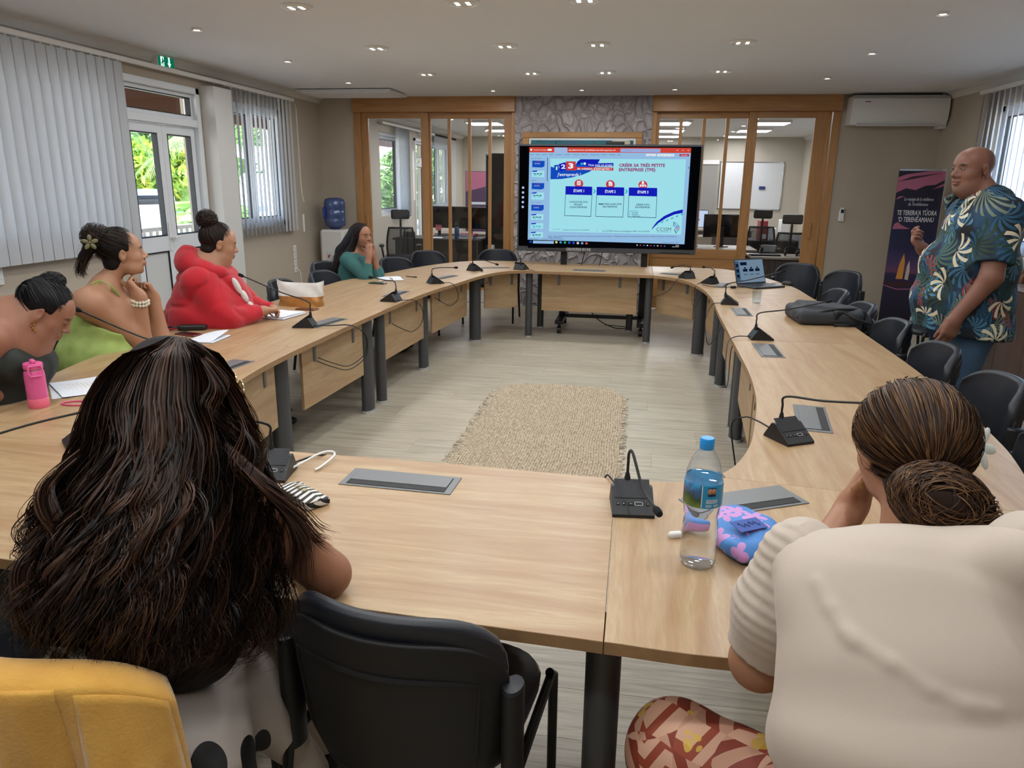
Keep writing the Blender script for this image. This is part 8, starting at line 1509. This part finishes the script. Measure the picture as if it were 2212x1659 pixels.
for L_ in range(NL):
    s0 = r_.uniform(-1, 1); s_end = s0*r_.uniform(.95, 1.08)+r_.normal()*.05; lay = r_.uniform(-.015, .055); end = 9.0-r_.uniform(0, 1.35)-1.2*abs(s0)**3*r_.uniform(0, 1); ph = r_.uniform(0, 6.28); amp = r_.uniform(.008, .026); wl = r_.uniform(.9, 1.5); cb = r_.random()**1.4*2.8
    tr = np.linspace(.0+.9*r_.random()**2, end, M); C = np.array([hair_pt(q, s0*min(1.04, .45+q*.42)+(s_end-s0)*(q/9), lay-.01*min(1, q)) for q in tr]); g = np.clip((tr-1.6)/3, 0, 1)
    C[:, 0] += amp*g*np.sin(tr*2*PI/(1.6*wl)+ph); C[:, 1] += amp*.8*g*np.cos(tr*2*PI/(1.6*wl)+ph); C[:, 2] += .004*g*np.sin(tr*3+ph)
    for k in range(NS):
        a = r_.uniform(0, 6.28); rr2 = .010*math.sqrt(r_.random())*(.5+.8*np.sin(np.pi*np.clip(np.linspace(.05, .93, M), 0, 1))); off = np.stack([np.cos(a+tr*.5)*rr2, np.sin(a+tr*.5)*rr2, .004*np.sin(tr*2+a)], 1); fz = np.linspace(0, 1, M)[:, None]**3*r_.normal(size=3)*.012; paths.append(C+off+fz)
        i = min(2, int(cb)); w = min(1, cb-i); cols.append(palette[i]*(1-w)+palette[i+1]*w)
strands('hair_strands', np.array(paths), .00115, 'hair', fl, FLB, np.array(cols)*r_.uniform(.7, 1.35, (len(cols), 1)))
# locks falling over the right shoulder and arm, and the swept side
def lockset(name, ctrl, n, spread, seed, cols, rad=.0010, par=fl, org=FLB, curl=.0):
    r = np.random.default_rng(seed); base_ = np.array(spl(ctrl, 8)); m = len(base_); s_ = np.linspace(0, 1, m); P = []
    for _ in range(n): a = r.uniform(0, 6.28); q = spread*math.sqrt(r.random()); off = np.stack([np.cos(a+s_*2)*q, np.sin(a+s_*2)*q, np.sin(a*2+s_*3)*q*.6], 1)*(.4+.9*s_[:, None]); wv = curl*np.stack([np.sin(s_*12+a*.2), np.cos(s_*12+a*.2), 0*s_], 1)*s_[:, None]; P.append(base_+off+wv+r.normal(size=3)*.008*s_[:, None]**3)
    return strands(name, np.array(P), rad, 'hair', par, org, hair_cols(n, cols, seed))
HC = ('#0f0a08', '#241712', '#3d2519', '#55351f')
for k, (pts, n) in enumerate(((((480, 960, 1.52), (560, 1040, 1.47), (620, 1110, 1.48), (655, 1180, 1.49), (640, 1255, 1.50)), 150), (((500, 980, 1.52), (580, 1050, 1.47), (660, 1130, 1.50), (700, 1180, 1.52)), 90), (((450, 770, 1.62), (510, 850, 1.60), (540, 930, 1.55), (520, 1000, 1.50), (560, 1060, 1.47)), 150), (((470, 800, 1.60), (525, 900, 1.57), (555, 960, 1.52), (545, 1010, 1.50), (520, 1020, 1.49)), 120), (((200, 960, 1.58), (110, 1040, 1.5), (100, 1110, 1.46), (140, 1160, 1.44), (100, 1230, 1.42)), 150), (((130, 1150, 1.46), (60, 1210, 1.43), (45, 1290, 1.41), (70, 1350, 1.40), (110, 1400, 1.40)), 150), (((380, 735, 1.66), (440, 770, 1.60), (470, 830, 1.575), (455, 880, 1.56), (495, 940, 1.53)), 150))): lockset('hair_lock', [at_d(*p) for p in pts], n, .022, 100+k, HC, curl=.006)

# ---------------------------------------------------------------- woman with the low bun and cream blouse, seen from behind
t = newmat('cream_jersey'); tc = t.node('TexCoord'); n2 = t.node('TexNoise', i_Vector=tc.outputs['Object'], i_Scale=500.0); t.bsdf.inputs['Base Color'].default_value = lin('#bfb0a2'); t.bsdf.inputs['Roughness'].default_value = .75; t.bsdf.inputs['Sheen Weight'].default_value = .15; t.bump(n2.outputs[0], .1, .001)
t = newmat('tapa_print'); tc = t.node('TexCoord'); mp = t.node('Mapping', i_Vector=tc.outputs['Object']); mp.inputs['Rotation'].default_value = (.3, .5, .8); sp = t.node('SeparateXYZ', i_0=mp.outputs[0])
def tri(x, f): return t.math('PINGPONG', t.math('MULTIPLY', x, f), 1.0)
zig = t.math('PINGPONG', t.math('ADD', t.math('MULTIPLY', sp.outputs[0], 34.0), t.math('MULTIPLY', tri(sp.outputs[1], 16.0), 1.6)), 1.0); zig2 = t.math('PINGPONG', t.math('ADD', t.math('MULTIPLY', sp.outputs[2], 46.0), t.math('MULTIPLY', tri(sp.outputs[0], 22.0), 1.4)), 1.0); cell = t.node('TexChecker', i_Vector=mp.outputs[0], i_Scale=13.0)
c = t.mix(t.math('GREATER_THAN', zig, .52), lin('#b98a72'), lin('#7c2f1c')); c2 = t.mix(t.math('GREATER_THAN', zig2, .55), lin('#c79a80'), lin('#8a3a20')); c3 = t.mix(cell.outputs['Fac'], c, c2); n1 = t.node('TexNoise', i_Vector=tc.outputs['Object'], i_Scale=16.0); c4 = t.mix(t.math('MULTIPLY', t.math('GREATER_THAN', n1.outputs[0], .66), .8), c3, lin('#c9a63e')); t.l.new(c4, t.bsdf.inputs['Base Color']); t.bsdf.inputs['Roughness'].default_value = .7
FRB = (.58, 1.08, 0); frw = person('woman in a cream blouse with a low bun and a white flower behind her ear', FRB)
hd = Head(at_d(1962, 978, 1.56), fr3((-.16, .98, -.16)), 1.06); S_ = SDF(); hd.build(S_); nb = at_d(1972, 1160, 1.49); S_.cone(hd.W((0, -.03, -.05)), nb, .054, .058, .03)
shL = at_d(1722, 1240, 1.30); elL = at_z(1640, 1428, .785); wrL = at_d(1838, 1098, 1.66); shR = at_d(2235, 1235, 1.28); elR = np.array([.95, 1.42, .79]); wrR = np.array([.72, 1.62, .90])
S_.chain([nb+np.array([0, 0, -.06]), shL], [.05, .06], .03); S_.chain([nb+np.array([0, 0, -.06]), shR], [.05, .06], .03); S_.chain([shL, elL], [.050, .052], .03); S_.chain([elL, wrL], [.052, .032], .02); S_.chain([shR, elR], [.05, .050], .03); S_.chain([elR, wrR], [.05, .03], .02); S_.cone(nb+np.array([0, 0, -.12]), at_d(1970, 1400, 1.26), .07, .09, .06)
hand(S_, wrL, at_d(1870, 1040, 1.68)-wrL, (.6, -.5, .2), -1, (.3, .5, .6, .7, .8), .95); hand(S_, wrR, (-.4, .2, .8), (-.3, -.6, .3), 1, (.3, .5, .6, .7, .7), .95); skin_mesh(S_, frw, FRB, '#a5775c', hd, res=.0065)
S_ = SDF(); S_.ell(at_d(1985, 1255, 1.31), (.215, .095, .085), k=.06); S_.ell(at_d(1985, 1340, 1.25), (.222, .125, .14), k=.06); S_.ell(at_d(2000, 1480, 1.18), (.222, .135, .14), k=.05); S_.ell(at_d(2010, 1620, 1.13), (.235, .15, .13), k=.035); S_.cone(nb+np.array([0, -.01, -.108]), shL+np.array([.02, 0, .005]), .072, .066, .05); S_.cone(nb+np.array([0, -.01, -.108]), shR+np.array([-.02, 0, .005]), .072, .066, .05); S_.cone(hd.W((0, -.03, -.06)), nb+np.array([0, .02, .01]), .058, .066, .012); S_.ops[-1] = S_.ops[-1][:3]+(1,)
def surf(S_, px, py, d0=.9, d1=1.8):
    q = np.array([at_d(px, py, d) for d in np.linspace(d0, d1, 220)]); dd = np.full(len(q), 1e3)
    for kind, pr, k, mode in S_.ops: dd = S_.comb(dd, S_.prim(kind, pr, q), k, mode)
    i = np.argmax(dd < 0); return q[i]
st_ = [surf(S_, *p) for p in ((1770, 1265), (1800, 1320), (1835, 1375), (1850, 1392))]; st2 = [surf(S_, *p) for p in ((1850, 1392), (1930, 1440), (2010, 1495), (2090, 1530), (2150, 1540))]
for L_ in (st_, st2): S_.chain([p+np.array([0, .0068, 0]) for p in L_], [.007]*len(L_), .014)
def bl_disp(P):
    q = np.clip((1.0-np.abs(P[..., 2]-.80)*9), 0, 1); return .0025*vnoise(P*np.array([.5, .5, 1.6]), 34, 71)*(1+q)+creases(P, 16, 74, .008, .14, (.6, .6, 1.5))*(.3+q)
cloth(S_, 'blouse', 'cream_jersey', frw, FRB, .006, disp=bl_disp)
S_ = SDF(); up_ = at_d(1728, 1205, 1.31); S_.cone(up_, shL*.6+elL*.4, .070, .083, .03); S_.ccone(shL*.6+elL*.4, shL*.12+elL*.88, .083, .068, .03); axs = (elL-shL)/np.linalg.norm(elL-shL)
def sl_disp(P): h_ = (P-shL)@axs; a = np.arctan2(P[..., 1]-shL[1], P[..., 0]-shL[0]); return 0.0024*np.sin(h_*300+2.2*np.sin(a*2)+1.2*vnoise(P, 18, 5))*np.clip((.16-h_)/.10, 0, 1)+.002*vnoise(P, 45, 73)
cloth(S_, 'sleeve', 'cream_jersey', frw, FRB, .0055, disp=sl_disp)
S_ = SDF(); up_ = at_d(2222, 1208, 1.30); S_.cone(up_, shR*.6+elR*.4, .074, .083, .03); S_.ccone(shR*.6+elR*.4, shR*.12+elR*.88, .083, .068, .03); cloth(S_, 'sleeve', 'cream_jersey', frw, FRB, .007, .004, 40, 75)
S_ = SDF(); S_.ell((.60, 1.0, .56), (.25, .19, .14), k=.05); kL = at_z(1468, 1625, .50); kL[2] = .50; S_.cone((.50, 1.06, .53), kL, .125, .105, .05); S_.cone(kL, (kL[0]-.02, kL[1]+.12, .10), .10, .055, .04); S_.cone((.68, 1.1, .52), (.58, 1.55, .50), .12, .09, .05); S_.cone((.58, 1.55, .5), (.58, 1.6, .1), .09, .055, .04); cloth(S_, 'skirt', 'tapa_print', frw, FRB, .009, .004, 22, 76)
for q in ((kL[0]-.03, kL[1]+.17), (.58, 1.66)): V, F = SDF().ell((q[0], q[1], .035), (.045, .115, .035)).half((0, 0, 0), (0, 0, -1)).mesh(.006); npmesh('shoe', V, F, 'cover_black', frw, FRB)
S_ = SDF(); hd.ell(S_, (0, -.018, .036), (.088, .106, .092)); hd.ell(S_, (0, .118, -.02), (.09, .080, .095), .02, 1); hd.ell(S_, (0, -.06, -.05), (.068, .05, .05), .03)
for q in (-1, 1): hd.ell(S_, (q*.09, .012, -.02), (.025, .028, .040), .006, 1)
bF = at_d(2030, 1082, 1.40); S_.ell(bF, (.082, .058, .058), roty(.35), k=.025); S_.ell(at_d(2095, 1120, 1.41), (.035, .035, .04), k=.03); cap_mesh(S_, frw, FRB, '#2a1b13'); hl3 = lambda d: d[1] < .70-.7*max(0, -d[2]) and d[2] > -.72 and not (abs(d[0]) > .78 and -.5 < d[2] < .0 and d[1] > -.25)
BC = ('#1c110b', '#36231a', '#553820', '#7d5a38'); updo(hd, frw, FRB, None, (hd.R.T@(bF+np.array([0, .03, .02])-hd.o))/hd.sc, 4200, BC, .00085, hl3, seed=81, lift=.010, ell=(.0865, .1055, .0925), noise=.003, M=18)
bun_strands(bF, roty(.35), .070, frw, FRB, 1700, BC, 82, .0010, squash=(1.15, .88, .88), loose=.10, M=24, axis=(-.2, -1, .35), jit=.28); bun_strands(at_d(2090, 1112, 1.41), np.eye(3), .042, frw, FRB, 350, BC, 83, .0009, loose=.25); lockset('loose_hair', [at_d(2040, 1120, 1.40), at_d(2060, 1165, 1.37), at_d(2065, 1210, 1.345), at_d(2060, 1240, 1.34)], 60, .03, 84, BC, .0006, frw, FRB)
mat('petal', '#d8dcd6', .5); fc = at_d(2112, 965, 1.58); Rf = fr3((.5, -.75, .3)); pb = MB()
for k in range(6):
    a = k*2*PI/6+.3; d = np.array([math.cos(a), 0, math.sin(a)]); pb.sphere(fc+Rf@(d*.024+np.array([0, .004, 0])), (.0105, .0032, .022), 10, 6, Rf@roty(-(a-PI/2)))
pb.build('white_flower', 'petal', frw, FRB); MB().sphere(fc+Rf@np.array([0, .006, 0]), .005, 8, 6).build('flower_centre', 'pencil_yellow', frw, FRB)
ea = hd.W((-.085, -.006, -.045)); MB().tube([ea, ea+np.array([0, 0, -.012])], .001, 5).box(ea+np.array([0, 0, -.018]), (.003, .003, .012), None, .0006).build('earring', 'gold2', frw, FRB); MB().tube(spl([hd.W((-.062, .0, -.135)), hd.W((-.05, -.055, -.135)), hd.W((0, -.085, -.14)), hd.W((.05, -.06, -.14))]), .0012, 5).build('necklace', 'gold2', frw, FRB)
